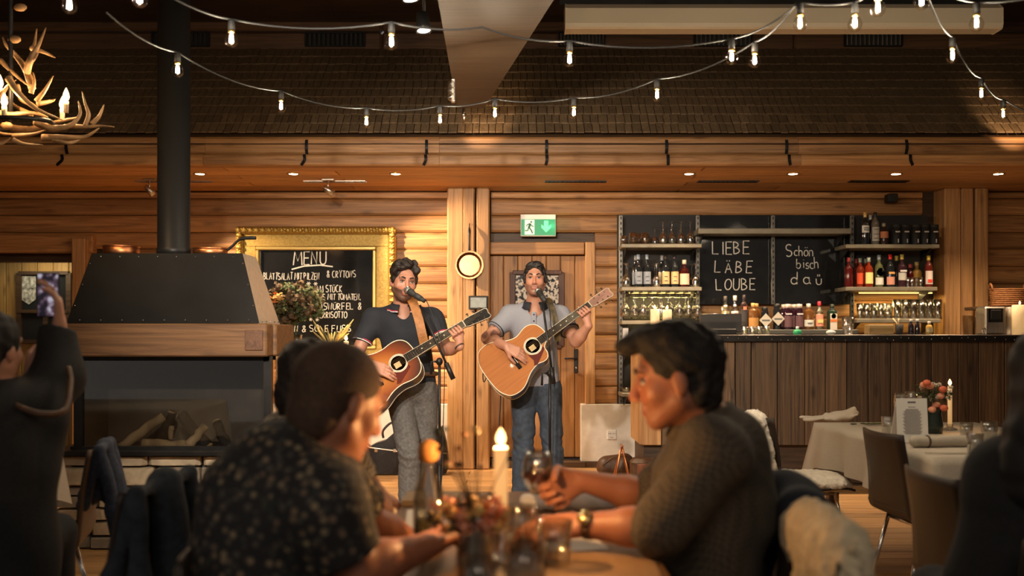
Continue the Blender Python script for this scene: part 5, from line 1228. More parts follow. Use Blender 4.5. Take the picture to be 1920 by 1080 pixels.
def arm(sh, el, wr, s=1.0): return [cap(sh, el, .050*s, .041*s, .02), cap(el, V(el).lerp(V(wr), .35), .041*s, .043*s, .02), cap(V(el).lerp(V(wr), .3), wr, .043*s, .027*s, .02)]
def folds(f1=38., amp=.004, ph=0.):
    def g(x, y, z): return amp*(np.sin(f1*(z+.35*x)+3*np.sin(9*x+ph)+ph)*.6+np.sin(f1*.6*(x-.6*z+.4*y)+4*np.sin(7*z+1.7*ph))*.5)
    return g
def curls(f1=110., amp=.004, ph=0.):
    def g(x, y, z): return amp*(np.sin(f1*x+2*np.sin(f1*.5*z+ph))*np.sin(f1*z*.9+2*np.sin(f1*.4*y))+.7*np.sin(f1*1.3*y+f1*.7*x+ph))
    return g
def shoe(ank, toe, par, mt):
    a, t = V(ank), V(toe); d = (t-a).normalized()
    sdf_mesh('shoe', [cap((a.x-d.x*.04, a.y-d.y*.04, .045), (a.x, a.y, .06), .042, .045), cap((a.x, a.y, .05), (t.x, t.y, .032), .044, .034, .03)], .009, mt, par)
# ------------------------------------------------------------------ the two guitars
def guitar(name, label, M, outline_top, outline_bot, topmat, sidemat, headmat, nut_d, pick, strapfn=None, back_d=.105):
    t = thing(name, M.translation, label, 'guitar')
    def part(nm, mb_, mt, par=None): return link(nm, mb_.mesh(nm, mt), par or t, M=M)
    pts = [(x, y) for x, y in outline_top]+[(x, -y) for x, y in outline_bot[::-1]]
    cv = bez([V((x, y, 0)) for x, y in pts], 5); out = [(v.x, v.y) for v in cv[:-1]]
    CREAM = mat('cream_binding', (.70, .62, .47), .4)
    part('body_side', MB().prism(out, back_d-.004, Matrix.Translation((0, 0, -back_d+.002))), sidemat)
    part('soundboard', MB().prism(out, .004, Matrix.Translation((0, 0, -.003))), topmat)
    for z in (0.0, -back_d+.004): part('binding', MB().tube([V((x, y, z)) for x, y in out], .0032, 6, closed=True), CREAM)
    part('sound_hole', MB().lathe([(.001, .0015), (.050, .0015)], 28), spec(mat('hole_dark', (.008, .004, .002), .95), .0))
    for r0, r1, mt in ((.050, .055, CREAM), (.055, .058, mat('rosette_dark', (.05, .02, .012), .4)), (.058, .062, CREAM)): part('rosette', MB().lathe([(r0, .0025), (r1, .0025)], 32, caps=False), mt)
    part('inner_label', MB().add([(-.03, -.028, .002), (.012, -.028, .002), (.012, .01, .002), (-.03, .01, .002)], [(0, 1, 2, 3)]), mat('inner_paper', (.55, .40, .2), .8))
    part('pick_guard', MB().prism(pick, .002, Matrix.Translation((0, 0, .001))), spec(mat('tortoise_shell', (.085, .012, .006), .5), .12))
    DKW = spec(mat('ebony', (.010, .008, .007), .65), .1)
    part('bridge', MB().box((-.158, 0, .006), (.028, .155, .009), .003), DKW); part('saddle', MB().box((-.150, 0, .0115), (.004, .075, .006), .001), CREAM)
    n0 = -.0+.052
    part('neck', MB().prism([(.10, .026), (nut_d, .0215), (nut_d, -.0215), (.10, -.026)], .016, Matrix.Translation((0, 0, -.014))).tube([(.12, 0, -.012), (.3, 0, -.012), (nut_d, 0, -.012)], [.022, .020, .018], 12), headmat[1])
    fb = part('fretboard', MB().prism([(n0, .0285), (nut_d, .0220), (nut_d, -.0220), (n0, -.0285)], .008, Matrix.Translation((0, 0, .002))), DKW)
    part('fretboard_binding', MB().bar((n0, .0288, .006), (nut_d, .0224, .006), .002, .008).bar((n0, -.0288, .006), (nut_d, -.0224, .006), .002, .008), CREAM)
    sc_ = nut_d+.152; fr = MB().box((0, 0, 0), (.0022, .047, .002)).mesh('fret', CHROME)
    for k in range(1, 20):
        x = nut_d-sc_*(1-2**(-k/12))
        if x > n0+.004: link('fret', fr, t, M=M @ Matrix.Translation((x, 0, .0108)))
    for k in (3, 5, 7, 9, 12):
        x = nut_d-sc_*(1-2**(-(k-.5)/12)); part('inlay', MB().prism([(-.005, 0), (0, .005), (.005, 0), (0, -.005)], .0006, Matrix.Translation((x, 0, .0102))), CREAM)
    part('nut', MB().box((nut_d+.002, 0, .009), (.005, .043, .008), .001), CREAM)
    for k in range(6):
        y0_, y1_ = (-.027+.0108*k), (-.0175+.007*k)
        part('string', MB().tube([(-.150, y0_, .0145), (nut_d, y1_, .0135), (nut_d+.05+.035*(k % 3 if k < 3 else 2-k % 3), y1_*1.1, .004)], .0006, 5), mat('string_steel', (.5, .42, .3), .4, 1.0))
    hs = [(nut_d, .0215), (nut_d+.03, .03), (nut_d+.17, .037), (nut_d+.185, .026), (nut_d+.178, 0), (nut_d+.185, -.026), (nut_d+.17, -.037), (nut_d+.03, -.03), (nut_d, -.0215)]
    Mh = Matrix.Translation((nut_d, 0, 0)) @ Matrix.Rotation(.22, 4, 'Y') @ Matrix.Translation((-nut_d, 0, -.012))
    h_ = part('headstock', MB().prism(hs, .015, Mh), headmat[0])
    part('headstock_binding', MB().tube([Mh @ V((x, y, .0155)) for x, y in hs], .0016, 5, closed=True), CREAM, h_)
    for g in (-1, 1):
        for k in range(3):
            x = nut_d+.055+.045*k
            tn = part('tuning_machine', MB().lathe([(.001, .014), (.007, .014), (.006, .018), (.003, .018), (.003, .026), (.001, .026)], 10, Mh @ V((x, g*.021, 0))).tube([Mh @ V((x, g*.030, .004)), Mh @ V((x, g*.050, .004))], .003, 6), CHROME)
            part('tuner_button', MB().ball(Mh @ V((x, g*.057, .004)), .009, 8, sc=(1, .8, .5)), CHROME, tn)
    if strapfn: strapfn(t)
    return t
def gmat(x, y, d, ang, n):
    n = V(n).normalized(); a = math.radians(ang); X = V((math.cos(a), 0, math.sin(a)))
    X.y = -(X.x*n.x+X.z*n.z)/n.y; X.normalize(); return frame(P(x, y, d), X, n.cross(X), n)
DRE = [(.125, .0), (.124, .055), (.108, .108), (.07, .139), (.02, .146), (-.05, .138), (-.12, .150), (-.20, .187), (-.27, .199), (-.335, .178), (-.368, .11), (-.377, 0)]
AUD = [(.125, .0), (.123, .06), (.105, .112), (.065, .138), (.02, .14), (-.05, .122), (-.12, .141), (-.20, .190), (-.26, .203), (-.325, .185), (-.368, .11), (-.377, 0)]
AUDC = [(.125, .0), (.124, .027), (.085, .033), (.058, .058), (.052, .098), (.03, .127), (-.005, .132), (-.05, .122), (-.12, .141), (-.20, .190), (-.26, .203), (-.325, .185), (-.368, .11), (-.377, 0)]
def burst_mat():
    m_, nt, b = nodes_of('sunburst_lacquer'); N = nt.nodes; L = nt.links
    tc = N.new('ShaderNodeTexCoord'); mp = N.new('ShaderNodeMapping'); mp.inputs['Location'].default_value = (.47, 0, 0); mp.inputs['Scale'].default_value = (3.6, 4.6, 0); L.new(tc.outputs['Object'], mp.inputs[0])
    ln = N.new('ShaderNodeVectorMath'); ln.operation = 'LENGTH'; L.new(mp.outputs[0], ln.inputs[0])
    r = N.new('ShaderNodeValToRGB'); e = r.color_ramp.elements; e[0].position = .30; e[0].color = (.40, .135, .022, 1); e[1].position = 1.0; e[1].color = (.018, .006, .003, 1)
    k = e.new(.68); k.color = (.18, .036, .005, 1); L.new(ln.outputs['Value'], r.inputs[0])
    L.new(r.outputs[0], b.inputs['Base Color']); setin(b, 'Roughness', .4); setin(b, 'Specular IOR Level', .15); return m_
CEDAR = mat('cedar_top', (.33, .115, .028), .6, var=.12, scale=60, stretch=(.06, 1, 1), coat=.08)
MATS['cedar_top'].node_tree.nodes['Principled BSDF'].inputs['Specular IOR Level'].default_value = .2
DARKS = mat('rosewood', (.03, .014, .009), .3, var=.3, scale=40, stretch=(.1, 1, 1), coat=.4)
MAHO = mat('mahogany', (.16, .07, .03), .4)
PICKG = [(.055, -.045), (.035, -.075), (-.01, -.105), (-.055, -.12), (-.06, -.105), (-.035, -.07), (-.052, -.03), (-.062, .0), (-.05, -.02), (-.02, -.052), (.02, -.055)]
PICKG = [(.050, -.040), (.055, -.062), (.02, -.085), (-.05, -.125), (-.075, -.12), (-.055, -.085), (-.065, -.03), (-.045, -.045), (-.01, -.064), (.025, -.060)]
M1 = gmat(747, 681, 6.30, 31, (-.10, -.90, .36)); M2 = gmat(999, 649, 6.74, 36, (-.10, -.92, .30))
def strap1(t):
    q = bez([P(766, 556, 6.52), P(774, 566, 6.42), P(784, 595, 6.365), P(791, 625, 6.35), P(797, 652, 6.37)], 5)
    MB().ribbon(q, .058, .005, [(0, -.9, .4)]*7+[(0, -1, .05)]*(len(q)-7)).build('strap', mat('tan_strap', (.30, .12, .03), .6, var=.25, scale=30), t)
def strap2(t):
    q = bez([P(1024, 560, 6.95), P(1030, 566, 6.86), P(1037, 588, 6.82), P(1043, 612, 6.80), P(1046, 640, 6.82)], 5)
    MB().ribbon(q, .045, .005, [(0, -.9, .4)]*7+[(0, -1, .05)]*(len(q)-7)).build('strap', mat('patterned_strap', (.02, .016, .012), .6, var=.5, scale=22, c2=(.12, .08, .022)), t)
guitar('acoustic_guitar', 'sunburst acoustic guitar with black headstock played by the man in the dark polo', M1, DRE, DRE, burst_mat(), DARKS, (mat('black_lacquer', (.012, .012, .012), .2, coat=.5), MAHO), .484, PICKG, strap1)
guitar('acoustic_guitar', 'honey coloured cutaway acoustic guitar played by the man in the grey polo', M2, AUD, AUDC, CEDAR, DARKS, (mat('rosy_headstock', (.30, .16, .12), .3), MAHO), .484, PICKG, strap2)
# ================================================================== the players
SK1 = (.42, .195, .125); SK2 = (.44, .21, .135)
def collar(par, base, f, r_in, r_out, zt, zb, mt, stripes=None, gap=28):
    """folded shirt collar open at the front; base: centre of the neck at collar height"""
    f = V(f).normalized(); s_ = V((f.y, -f.x, 0)); vs_ = []; n = 26; e_ = []
    for i in range(n+1):
        a = math.radians(gap+(360-2*gap)*i/n); dr = f*math.cos(a)+s_*math.sin(a); bk = .5-.5*math.cos(a)
        tip = 1.0 if 2 < i < n-2 else 1.25
        vs_ += [base+dr*r_in*.98+V((0, 0, zt*(.25+.75*bk)-.012)), base+dr*r_in+V((0, 0, zt*(.25+.75*bk))), base+dr*(r_in+.006)+V((0, 0, zt*(.25+.75*bk)+.002)), base+dr*r_out*(1.0)+V((0, 0, zb*tip+.012*bk)), base+dr*(r_out-.008)+V((0, 0, zb*tip+.012*bk-.004))]
        e_.append(vs_[-2])
    fs_ = []
    for i in range(n):
        for j in range(4): fs_.append((i*5+j, i*5+j+1, i*5+5+j+1, i*5+5+j))
    o = MB().add(vs_, fs_, 0, True).build('collar', mt, par)
    if stripes:
        for k, c in enumerate(stripes): MB().tube([p+V((0, -.001, .002+.007*k)) for p in e_], .0026, 6).build('collar_stripe', c, o)
    return o
# ---- the man in the dark polo
m1 = thing('person', (P(775, 0, 6.55).x, 6.55, 0), 'man in a dark polo shirt and grey jeans singing with a sunburst guitar', 'person')
D1 = 6.56
hd = Head(P(757, 527, 6.50), (.34, -.93, -.10), (.10, -.02, 1), 1.06)
neck = P(756, 578, 6.57)
shR, shL = P(697, 600, 6.58), P(812, 598, 6.57); elR, elL = P(668, 668, 6.50), P(838, 655, 6.46)
gx = lambda M, x, y, z: M @ V((x, y, z))
wrL = gx(M1, .385, -.105, -.03); hL = gx(M1, .40, -.02, -.03)
wrR = P(696, 684, 6.27)
pel = P(772, 722, 6.60); ch = P(756, 625, 6.58); ws = P(768, 690, 6.59)
hipR, hipL = pel+V((-.085, 0, -.06)), pel+V((.085, .02, -.06))
knR, knL = P(768, 850, 6.50), P(797, 848, 6.66); anR, anL = V((P(764, 900, 6.52).x, 6.52, .09)), V((P(797, 900, 6.70).x, 6.70, .09))
sk = hd.prims(neck)+[cap(neck, ch, .06, .10, .03)]+arm(shR, elR, wrR)+arm(shL, elL, wrL, .96)
sk += hand(wrR, P(722, 694, 6.24)-wrR, (.1, .85, -.45), 1, (.25, .3, .35, .45), tcurl=.3)
# fretting hand: palm behind the neck, fingers over the strings from below
hn = (M1.to_3x3() @ V((0, 0, -1))); hup = (M1.to_3x3() @ V((0, 1, 0))); hx_ = (M1.to_3x3() @ V((1, 0, 0)))
wL = gx(M1, .405, -.072, -.03)
sk = [q for q in sk if True]
sk += [cap(wrL, wL, .027, .027, .01)]
kn0 = gx(M1, .41, -.042, -.022)
for i in range(4):
    xx = .385+.021*i; a = gx(M1, xx, -.040, -.018); b = gx(M1, xx+.002, -.038, .018); c = gx(M1, xx-.002, -.012, .026); e = gx(M1, xx-.004, .006, .016)
    sk += [cap(wL, a, .016, .0125, .012), cap(a, b, .0098, .009, .004), cap(b, c, .009, .0082, .004), cap(c, e, .0082, .007, .004)]
sk += [cap(wL, gx(M1, .40, -.02, -.035), .016, .013, .012), cap(gx(M1, .40, -.02, -.035), gx(M1, .412, .018, -.026), .012, .0105, .006), cap(gx(M1, .412, .018, -.026), gx(M1, .418, .034, -.008), .0105, .008, .006)]
sk += [cap(ch, pel, .09, .10, .03), cap(hipR, knR, .06, .045), cap(knR, anR, .045, .035), cap(hipL, knL, .06, .045), cap(knL, anL, .045, .035)]
sdf_mesh('body', sk, .0048, SKIN, m1, tint=lambda Q: hd.tint(Q, SK1, (.035, .018, .012), .80))
hd.features(m1)
hair = [hd.e((0, -.022, .050), (.083, .098, .084), .01, cut=(hd.w(0, 0, -.035), -hd.u+hd.f*.55))]
rs = random.Random(3)
for k in range(16):
    a = rs.uniform(0, 6.28); r_ = rs.uniform(.01, .062); hair.append(hd.e((r_*math.cos(a), .01+r_*math.sin(a)*1.0, .112+.016*rs.random()-r_*.35), (.030, .030, .022), .010))
hair += [hd.e((.05, .068, .078), (.024, .022, .020), .01), hd.e((.072, .04, .055), (.02, .026, .028), .01), hd.e((.02, .078, .09), (.026, .02, .02), .01), hd.e((-.06, .035, .075), (.026, .03, .03), .012), hd.e((-.074, .012, .015), (.010, .026, .035), .01), hd.e((.074, .012, .015), (.010, .024, .03), .01)]
hair += [hd.e((0, .088, .0), (.063, .062, .084), .008, sub=True)]
HAIR1 = mat('dark_brown_hair', (.012, .007, .005), .6, var=.5, scale=90, bump=.5)
sdf_mesh('hair', hair, .0042, HAIR1, m1, disp=curls(95, .0045))
POLO1 = mat('navy_pique', (.013, .015, .021), .85, var=.2, scale=300, bump=.25)
fw = V((.12, -1, 0)).normalized(); hem = P(770, 719, 6.55)
sl1 = lambda s_, e_, f_: V(s_).lerp(V(e_), f_)
shirt = [cap(shR+V((.03, 0, .0)), shL+V((-.03, 0, 0)), .076, k=.05, flat=(fw, .9)), cap(ch+V((0, 0, .05)), ws, .165, .152, .06, flat=(fw, .70)), cap(ws, pel+V((0, 0, -.05)), .150, .168, .05, flat=(fw, .72), cut=(hem, (0, 0, -1))),
         cap(neck+V((0, .02, -.05)), ch, .070, .12, .05), cap(shR, sl1(shR, elR, .75), .070, .062, .05, cut=(sl1(shR, elR, .62), elR-shR)), cap(shL, sl1(shL, elL, .75), .070, .060, .05, cut=(sl1(shL, elL, .60), elL-shL)),
         cap(hd.w(0, -.02, -.06), neck+V((.01, -.06, -.035)), .066, .050, .012, sub=True)]
sh_ = sdf_mesh('polo_shirt', shirt, .0065, POLO1, m1, disp=folds(34, .0045, .4))
WSTR, RSTR = mat('stripe_white', (.72, .70, .68), .8), mat('stripe_red', (.45, .02, .05), .8)
collar(m1, neck+V((0, -.015, .008)), (.18, -1, 0), .068, .108, .042, -.030, POLO1, (WSTR, RSTR), gap=22)
for s_, e_, f_ in ((shR, elR, .615), (shL, elL, .595)):
    c = sl1(s_, e_, f_); ax_ = (e_-s_).normalized(); u_ = ax_.orthogonal().normalized(); w_ = ax_.cross(u_)
    for k, mt in enumerate((WSTR, RSTR)): MB().tube([c-ax_*(.002+.009*k)+(u_*math.cos(a*.3142)+w_*math.sin(a*.3142))*.0645 for a in range(20)], .0035, 6, closed=True).build('sleeve_stripe', mt, m1)
JEAN1 = mat('grey_acid_denim', (.105, .098, .092), .85, var=.28, scale=60, bump=.3)
tr = [ell(pel+V((0, 0, -.02)), (.165, .115, .12), k=.04), cap(hipR, knR, .095, .073, .035, flat=((0, 1, 0), .95)), cap(knR, anR, .073, .060, .03, cut=(V((0, 0, .045)), (0, 0, -1))), cap(hipL, knL, .092, .072, .03), cap(knL, anL, .072, .058, .03, cut=(V((0, 0, .045)), (0, 0, -1)))]
def jfold(x, y, z): return .0035*np.exp(-((z-.50)/.09)**2)*np.sin(120*z+45*x+3*np.sin(25*x))+.0045*np.sin(19*z+33*x+2*np.sin(11*z))+.003*np.exp(-((z-.16)/.1)**2)*np.sin(95*z+40*x)
sdf_mesh('jeans', tr, .0075, JEAN1, m1, disp=jfold)
MB().tube([pel+V((.165*math.cos(a*.2618)*.98, .117*math.sin(a*.2618), .075)) for a in range(24)], .016, 8, closed=True).build('belt', LEATHER, m1)
SHOE = mat('dark_shoe', (.02, .016, .014), .5)
for a in (anR, anL): shoe(a, V((a.x+.02, a.y-.17, .03)), m1, SHOE)
MB().tube([wrL+(V((0, 0, 0)))+(hx_*math.cos(a*.5236)+hn*math.sin(a*.5236))*.029 for a in range(12)], .006, 6, closed=True).build('bracelet', mat('beads', (.05, .03, .02), .4), m1)
# ---- the man in the grey polo
m2 = thing('person', (P(1005, 0, 7.0).x, 7.0, 0), 'man in a light grey polo shirt and blue jeans singing with a cutaway guitar', 'person')
h2 = Head(P(1003, 524, 6.95), (-.06, -.99, .10), (.0, .1, 1), .97)
neck = P(1003, 572, 7.02)
shR, shL = P(953, 594, 7.03), P(1053, 594, 7.02); elR, elL = P(914, 634, 6.92), P(1080, 640, 6.88)
pel = P(1006, 716, 7.04); ch = P(1003, 618, 7.03); ws = P(1004, 685, 7.04)
wrR = P(950, 650, 6.70); hx_ = M2.to_3x3() @ V((1, 0, 0)); hn = M2.to_3x3() @ V((0, 0, -1))
wrL = gx(M2, .388, -.108, -.03); wL = gx(M2, .405, -.072, -.03)
hipR, hipL = pel+V((-.088, 0, -.06)), pel+V((.088, 0, -.06))
knR, knL = P(981, 850, 6.98), P(1036, 848, 7.0); anR, anL = V((P(976, 900, 7.0).x, 7.0, .09)), V((P(1040, 900, 7.04).x, 7.04, .09))
sk = h2.prims(neck)+[cap(neck, ch, .06, .10, .03)]+arm(shR, elR, wrR, 1.02)+arm(shL, elL, wrL)+[cap(wrL, wL, .027, .027, .01)]
sk += hand(wrR, P(984, 668, 6.68)-wrR, (.1, .85, -.5), 1, (.25, .3, .35, .45), tcurl=.3)
for i in range(4):
    xx = .388+.021*i; a = gx(M2, xx, -.040, -.018); b = gx(M2, xx+.002, -.038, .018); c = gx(M2, xx-.002, -.012, .026); e = gx(M2, xx-.004, .006, .016)
    sk += [cap(wL, a, .016, .0125, .012), cap(a, b, .0098, .009, .004), cap(b, c, .009, .0082, .004), cap(c, e, .0082, .007, .004)]
sk += [cap(wL, gx(M2, .40, -.02, -.035), .016, .013, .012), cap(gx(M2, .40, -.02, -.035), gx(M2, .41, .018, -.026), .012, .0105, .006), cap(gx(M2, .41, .018, -.026), gx(M2, .415, .034, -.008), .0105, .008, .006)]
sk += [cap(ch, pel, .09, .10, .03), cap(hipR, knR, .06, .045), cap(knR, anR, .045, .035), cap(hipL, knL, .06, .045), cap(knL, anL, .045, .035)]
def tint2(Q):
    c = h2.tint(Q, SK2, (.12, .06, .045), .5)
    t_ = np.array(elR); d = np.linalg.norm(Q-t_, axis=1); m_ = (d < .11) & ((np.sin(Q[:, 0]*90)+np.sin(Q[:, 2]*75)) > .1); c[m_] *= np.array((.42, .38, .42)); return c
sdf_mesh('body', sk, .0048, SKIN, m2, tint=tint2)
h2.features(m2)
hair = [h2.e((0, -.020, .046), (.080, .098, .083), .01, cut=(h2.w(0, 0, -.02), -h2.u+h2.f*.45)), h2.e((0, .03, .100), (.055, .045, .026), .015), h2.e((-.03, .045, .096), (.032, .03, .022), .012), h2.e((.03, .05, .094), (.032, .026, .02), .012), h2.e((-.075, .022, .0), (.008, .02, .034), .01), h2.e((.075, .022, .0), (.008, .02, .034), .01),
        h2.e((0, .092, -.002), (.061, .064, .084), .008, sub=True)]
sdf_mesh('hair', hair, .0042, mat('black_hair', (.012, .009, .008), .5, var=.4, scale=120, bump=.5), m2, disp=curls(130, .0038, 1.0))
POLO2 = mat('grey_pique', (.27, .27, .305), .85, var=.12, scale=300, bump=.25); NAVY = mat('navy_trim', (.02, .022, .03), .8)
hem = P(1004, 724, 6.98); fw = V((0, -1, 0))
shirt = [cap(shR+V((.03, 0, 0)), shL+V((-.03, 0, 0)), .074, k=.05, flat=(fw, .9)), cap(ch+V((0, 0, .05)), ws, .160, .152, .06, flat=(fw, .70)), cap(ws, pel+V((0, 0, -.05)), .150, .170, .05, flat=(fw, .72), cut=(hem, (0, 0, -1))),
         cap(neck+V((0, .02, -.05)), ch, .070, .12, .05), cap(shR, sl1(shR, elR, .85), .072, .064, .05, cut=(sl1(shR, elR, .62), elR-shR)), cap(shL, sl1(shL, elL, .85), .070, .062, .05, cut=(sl1(shL, elL, .60), elL-shL)),
         cap(h2.w(0, -.02, -.06), neck+V((0, -.06, -.04)), .066, .048, .012, sub=True)]
sdf_mesh('polo_shirt', shirt, .0065, POLO2, m2, disp=folds(34, .0045, 1.9))
collar(m2, neck+V((0, -.015, .004)), (-.03, -1, 0), .068, .106, .042, -.030, NAVY, gap=22)
cz = P(1001, 602, 6.9); MB().box((cz.x, 7.02-.118, cz.z), (.034, .012, .13), .004).build('placket', POLO2, m2)
for k in range(3): MB().ball((cz.x, 7.02-.126, cz.z+.045-.045*k), .006, 8).build('button', NAVY, m2)
for s_, e_, f_ in ((shR, elR, .605), (shL, elL, .585)):
    c = sl1(s_, e_, f_); ax_ = (e_-s_).normalized(); u_ = ax_.orthogonal().normalized(); w_ = ax_.cross(u_)
    MB().tube([c-ax_*.004+(u_*math.cos(a*.3142)+w_*math.sin(a*.3142))*.066 for a in range(20)], .006, 6, closed=True).build('sleeve_trim', NAVY, m2)
JEAN2 = mat('blue_denim', (.038, .050, .072), .85, var=.3, scale=30, bump=.3)
tr = [ell(pel+V((0, 0, -.02)), (.168, .115, .12), k=.04), cap(hipR, knR, .095, .073, .03), cap(knR, anR, .073, .060, .03, cut=(V((0, 0, .045)), (0, 0, -1))), cap(hipL, knL, .095, .072, .03), cap(knL, anL, .072, .058, .03, cut=(V((0, 0, .045)), (0, 0, -1)))]
sdf_mesh('jeans', tr, .0075, JEAN2, m2, disp=jfold)
for a in (anR, anL): shoe(a, V((a.x+.0, a.y-.17, .03)), m2, SHOE)
# ---- microphones on stands
def mic_stand(label, foot, clutch, boom_a, boom_b, mic_at, mic_tail, miclabel):
    t = thing('microphone_stand', foot, label, 'microphone stand', 'microphone stands of the two players')
    f_ = V(foot); c = V(clutch)
    MB().tube([f_+V((0, 0, .02)), V((c.x, c.y, (c.z+f_.z)*.45))], .013, 10).build('lower_pole', BLACK, t); MB().tube([V((c.x, c.y, (c.z+f_.z)*.43)), c], .009, 10).build('upper_pole', BLACK, t)
    MB().lathe([(.001, -.04), (.018, -.035), (.018, .035), (.001, .04)], 12, V((c.x, c.y, (c.z+f_.z)*.45))).build('height_clamp', RUBBER, t)
    for k in range(3):
        a = k*2.094+.5; MB().tube([f_+V((0, 0, .10)), f_+V((.28*math.cos(a), .28*math.sin(a), .012))], .009, 8).build('leg', BLACK, t); MB().ball(f_+V((.28*math.cos(a), .28*math.sin(a), .012)), .012, 8).build('foot_cap', RUBBER, t)
    MB().ball(c, .022, 10, sc=(1, 1.3, 1.2)).build('boom_clutch', BLACK, t); MB().tube([c+V((-.02, 0, 0)), c+V((-.05, 0, .0)), c+V((-.052, 0, -.08))], [.008, .006, .009], 8).build('clamp_lever', BLACK, t)
    MB().tube([boom_a, boom_b], .0075, 8).build('boom', BLACK, t); dn = (V(boom_b)-V(boom_a)).normalized(); MB().tube([V(boom_a), V(boom_a)+dn*.11], .016, 10).build('counterweight', BLACK, t)
    mc = thing('microphone', mic_at, miclabel, 'microphone', 'vocal microphones'); a, b = V(mic_at), V(mic_tail); dm = (b-a).normalized(); Rm = dm.to_track_quat('Z', 'Y').to_matrix()
    MB().ball(a, .026, 16, rot=Rm).build('grille', mat('mic_grille', (.32, .31, .29), .4, .9, var=.4, scale=300, bump=.6), mc); MB().lathe([(.0265, -.004), (.0275, 0), (.0265, .004)], 18, a, Rm).build('grille_band', CHROME, mc)
    MB().lathe([(.022, .014), (.024, .03), (.017, .06), (.013, .15), (.001, .151)], 16, a, Rm).build('handle', RUBBER, mc)
    MB().lathe([(.017, .07), (.02, .075), (.018, .12), (.015, .12)], 12, a, Rm).build('clip', RUBBER, t)
    cb = bez([b, b+V((.03, .02, -.02)), (V(boom_b)+V(boom_a))/2+V((.03, .03, 0)), c+V((.03, .02, -.05)), V((c.x+.02, c.y, .5)), f_+V((.03, 0, .02)), f_+V((.35, .3, .012))], 6)
    MB().tube(cb, .0032, 6).build('cable', RUBBER, t)
dM = 6.22; q = P(824, 678, dM)
mic_stand('black microphone stand with boom before the man in the dark polo', (q.x, dM, 0), q, P(850, 711, dM-.02), P(787, 572, dM+.02), P(764.5, 544.5, 6.28), P(792, 562, 6.22), 'vocal microphone at the mouth of the man in the dark polo')
dM = 6.55; q = P(1031, 700, dM)
mic_stand('black microphone stand with steep boom before the man in the grey polo', (q.x, dM, 0), q, P(1038, 720, dM-.03), P(1018, 572, dM), P(1010, 547, 6.66), P(1020, 562, 6.55), 'vocal microphone at the mouth of the man in the grey polo')
o = MB().tube(bez([gx(M2, -.377, 0, -.05), P(906, 700, 6.78), P(908, 716, 6.8), P(922, 690, 6.82), P(938, 720, 6.85), P(936, 820, 6.9), V((P(935, 900, 6.95).x, 6.95, .01)), V((-.4, 7.4, .01))], 7), .004, 6).build('guitar_cable', RUBBER, None); tag(o, 'black guitar lead hanging from the cutaway guitar to the floor', 'cable')
# ---- things on the floor behind the players
gc = thing('guitar_case', (P(755, 0, 9.0).x, 9.0, 0), 'black hard-shell guitar case leaning on its side against the white plinth', 'guitar case')
def pz(x, y, d): v = P(x, y, d); return (v.x, v.z)
dC = 9.0
lo_ = [pz(x, y, dC) for x, y in ((672, 826), (692, 839), (760, 848), (838, 850), (841, 878), (836, 888), (672, 888))]
lo_ = [(x, max(z, .004)) for x, z in lo_]
Mc = Matrix(((1, 0, 0, 0), (0, 0, 1, dC), (0, 1, 0, 0), (0, 0, 0, 1)))
CASE = mat('case_vinyl', (.012, .012, .013), .35, bump=.3, scale=120)
MB().prism(lo_, .16, Mc).build('lower_shell', CASE, gc)
up_ = [pz(x, y, dC) for x, y in ((692, 838), (705, 831), (722, 826), (738, 812), (760, 802), (790, 799), (815, 808), (828, 800), (836, 830), (838, 849), (760, 847))]
MB().prism(up_, .14, Matrix.Translation((0, .01, 0)) @ Mc).build('lid', CASE, gc)
MB().tube([(x, dC-.004, z) for x, z in lo_[:4]], .006, 6).build('metal_rim', STEEL, gc)
MB().tube(bez([P(719, 821, dC-.02), P(718, 808, dC-.03), P(733, 793, dC-.03), P(744, 797, dC-.03), P(744, 808, dC-.02)], 4), .011, 8).build('handle', RUBBER, gc)
for x in (740, 705): MB().box(P(x, 845, dC-.01), (.03, .014, .03), .004).build('latch', CHROME, gc)
MB().tube([P(686, 790, dC+.05), P(676, 845, dC-.02)], .004, 6).build('lid_stay', BLACK, gc)
g2 = thing('leather_bag', (P(1165, 0, 8.9).x, 8.9, 0), 'slouching brown leather bag on the floor in front of the plinth', 'bag')
c = P(1160, 860, 8.85); sdf_mesh('bag_body', [cap((c.x-.10, 8.85, .10), (c.x+.05, 8.85, .12), .095, .10, .03, cut=(V((0, 0, .003)), (0, 0, -1))), cap((c.x-.10, 8.85, .06), (c.x+.06, 8.85, .06), .07, .07, .03, cut=(V((0, 0, .003)), (0, 0, -1)))], .008, LEATHER, g2, disp=folds(60, .004, 2))
MB().tube(bez([(c.x-.15, 8.76, .12), (c.x-.05, 8.74, .2), (c.x+.06, 8.75, .2)], 4), .006, 6).build('seam', LEATHER, g2)
g3 = thing('leather_case', (P(1207, 0, 8.1).x, 8.1, 0), 'upright brown leather case beside the folding copper stand', 'case')
c = P(1207, 860, 8.1); MB().box((c.x, 8.12, .135), (.21, .18, .265), .03).build('case_body', LEATHER, g3); MB().box((c.x+.0, 8.025, .15), (.13, .012, .16), .004).build('front_flap', mat('russet_leather', (.16, .05, .02), .5, var=.3, scale=30), g3); MB().box((c.x, 8.015, .10), (.04, .012, .03), .004).build('buckle', BRASS, g3)
ea = thing('folding_stand', (P(1167, 0, 8.45).x, 8.45, 0), 'small folding A-shaped copper stand in front of the leather bags', 'stand')
ap = P(1166, 836, 8.45)
for s_ in (-1, 1):
    for yy in (-.06, .10): MB().tube([ap+V((.0, 0, 0)), V((ap.x+s_*.075, 8.45+yy, .006))], .007, 8).build('leg', COPPER, ea)
MB().tube([ap+V((0, -.05, 0)), ap+V((0, .08, 0))], .008, 8).build('hinge_bar', COPPER, ea)
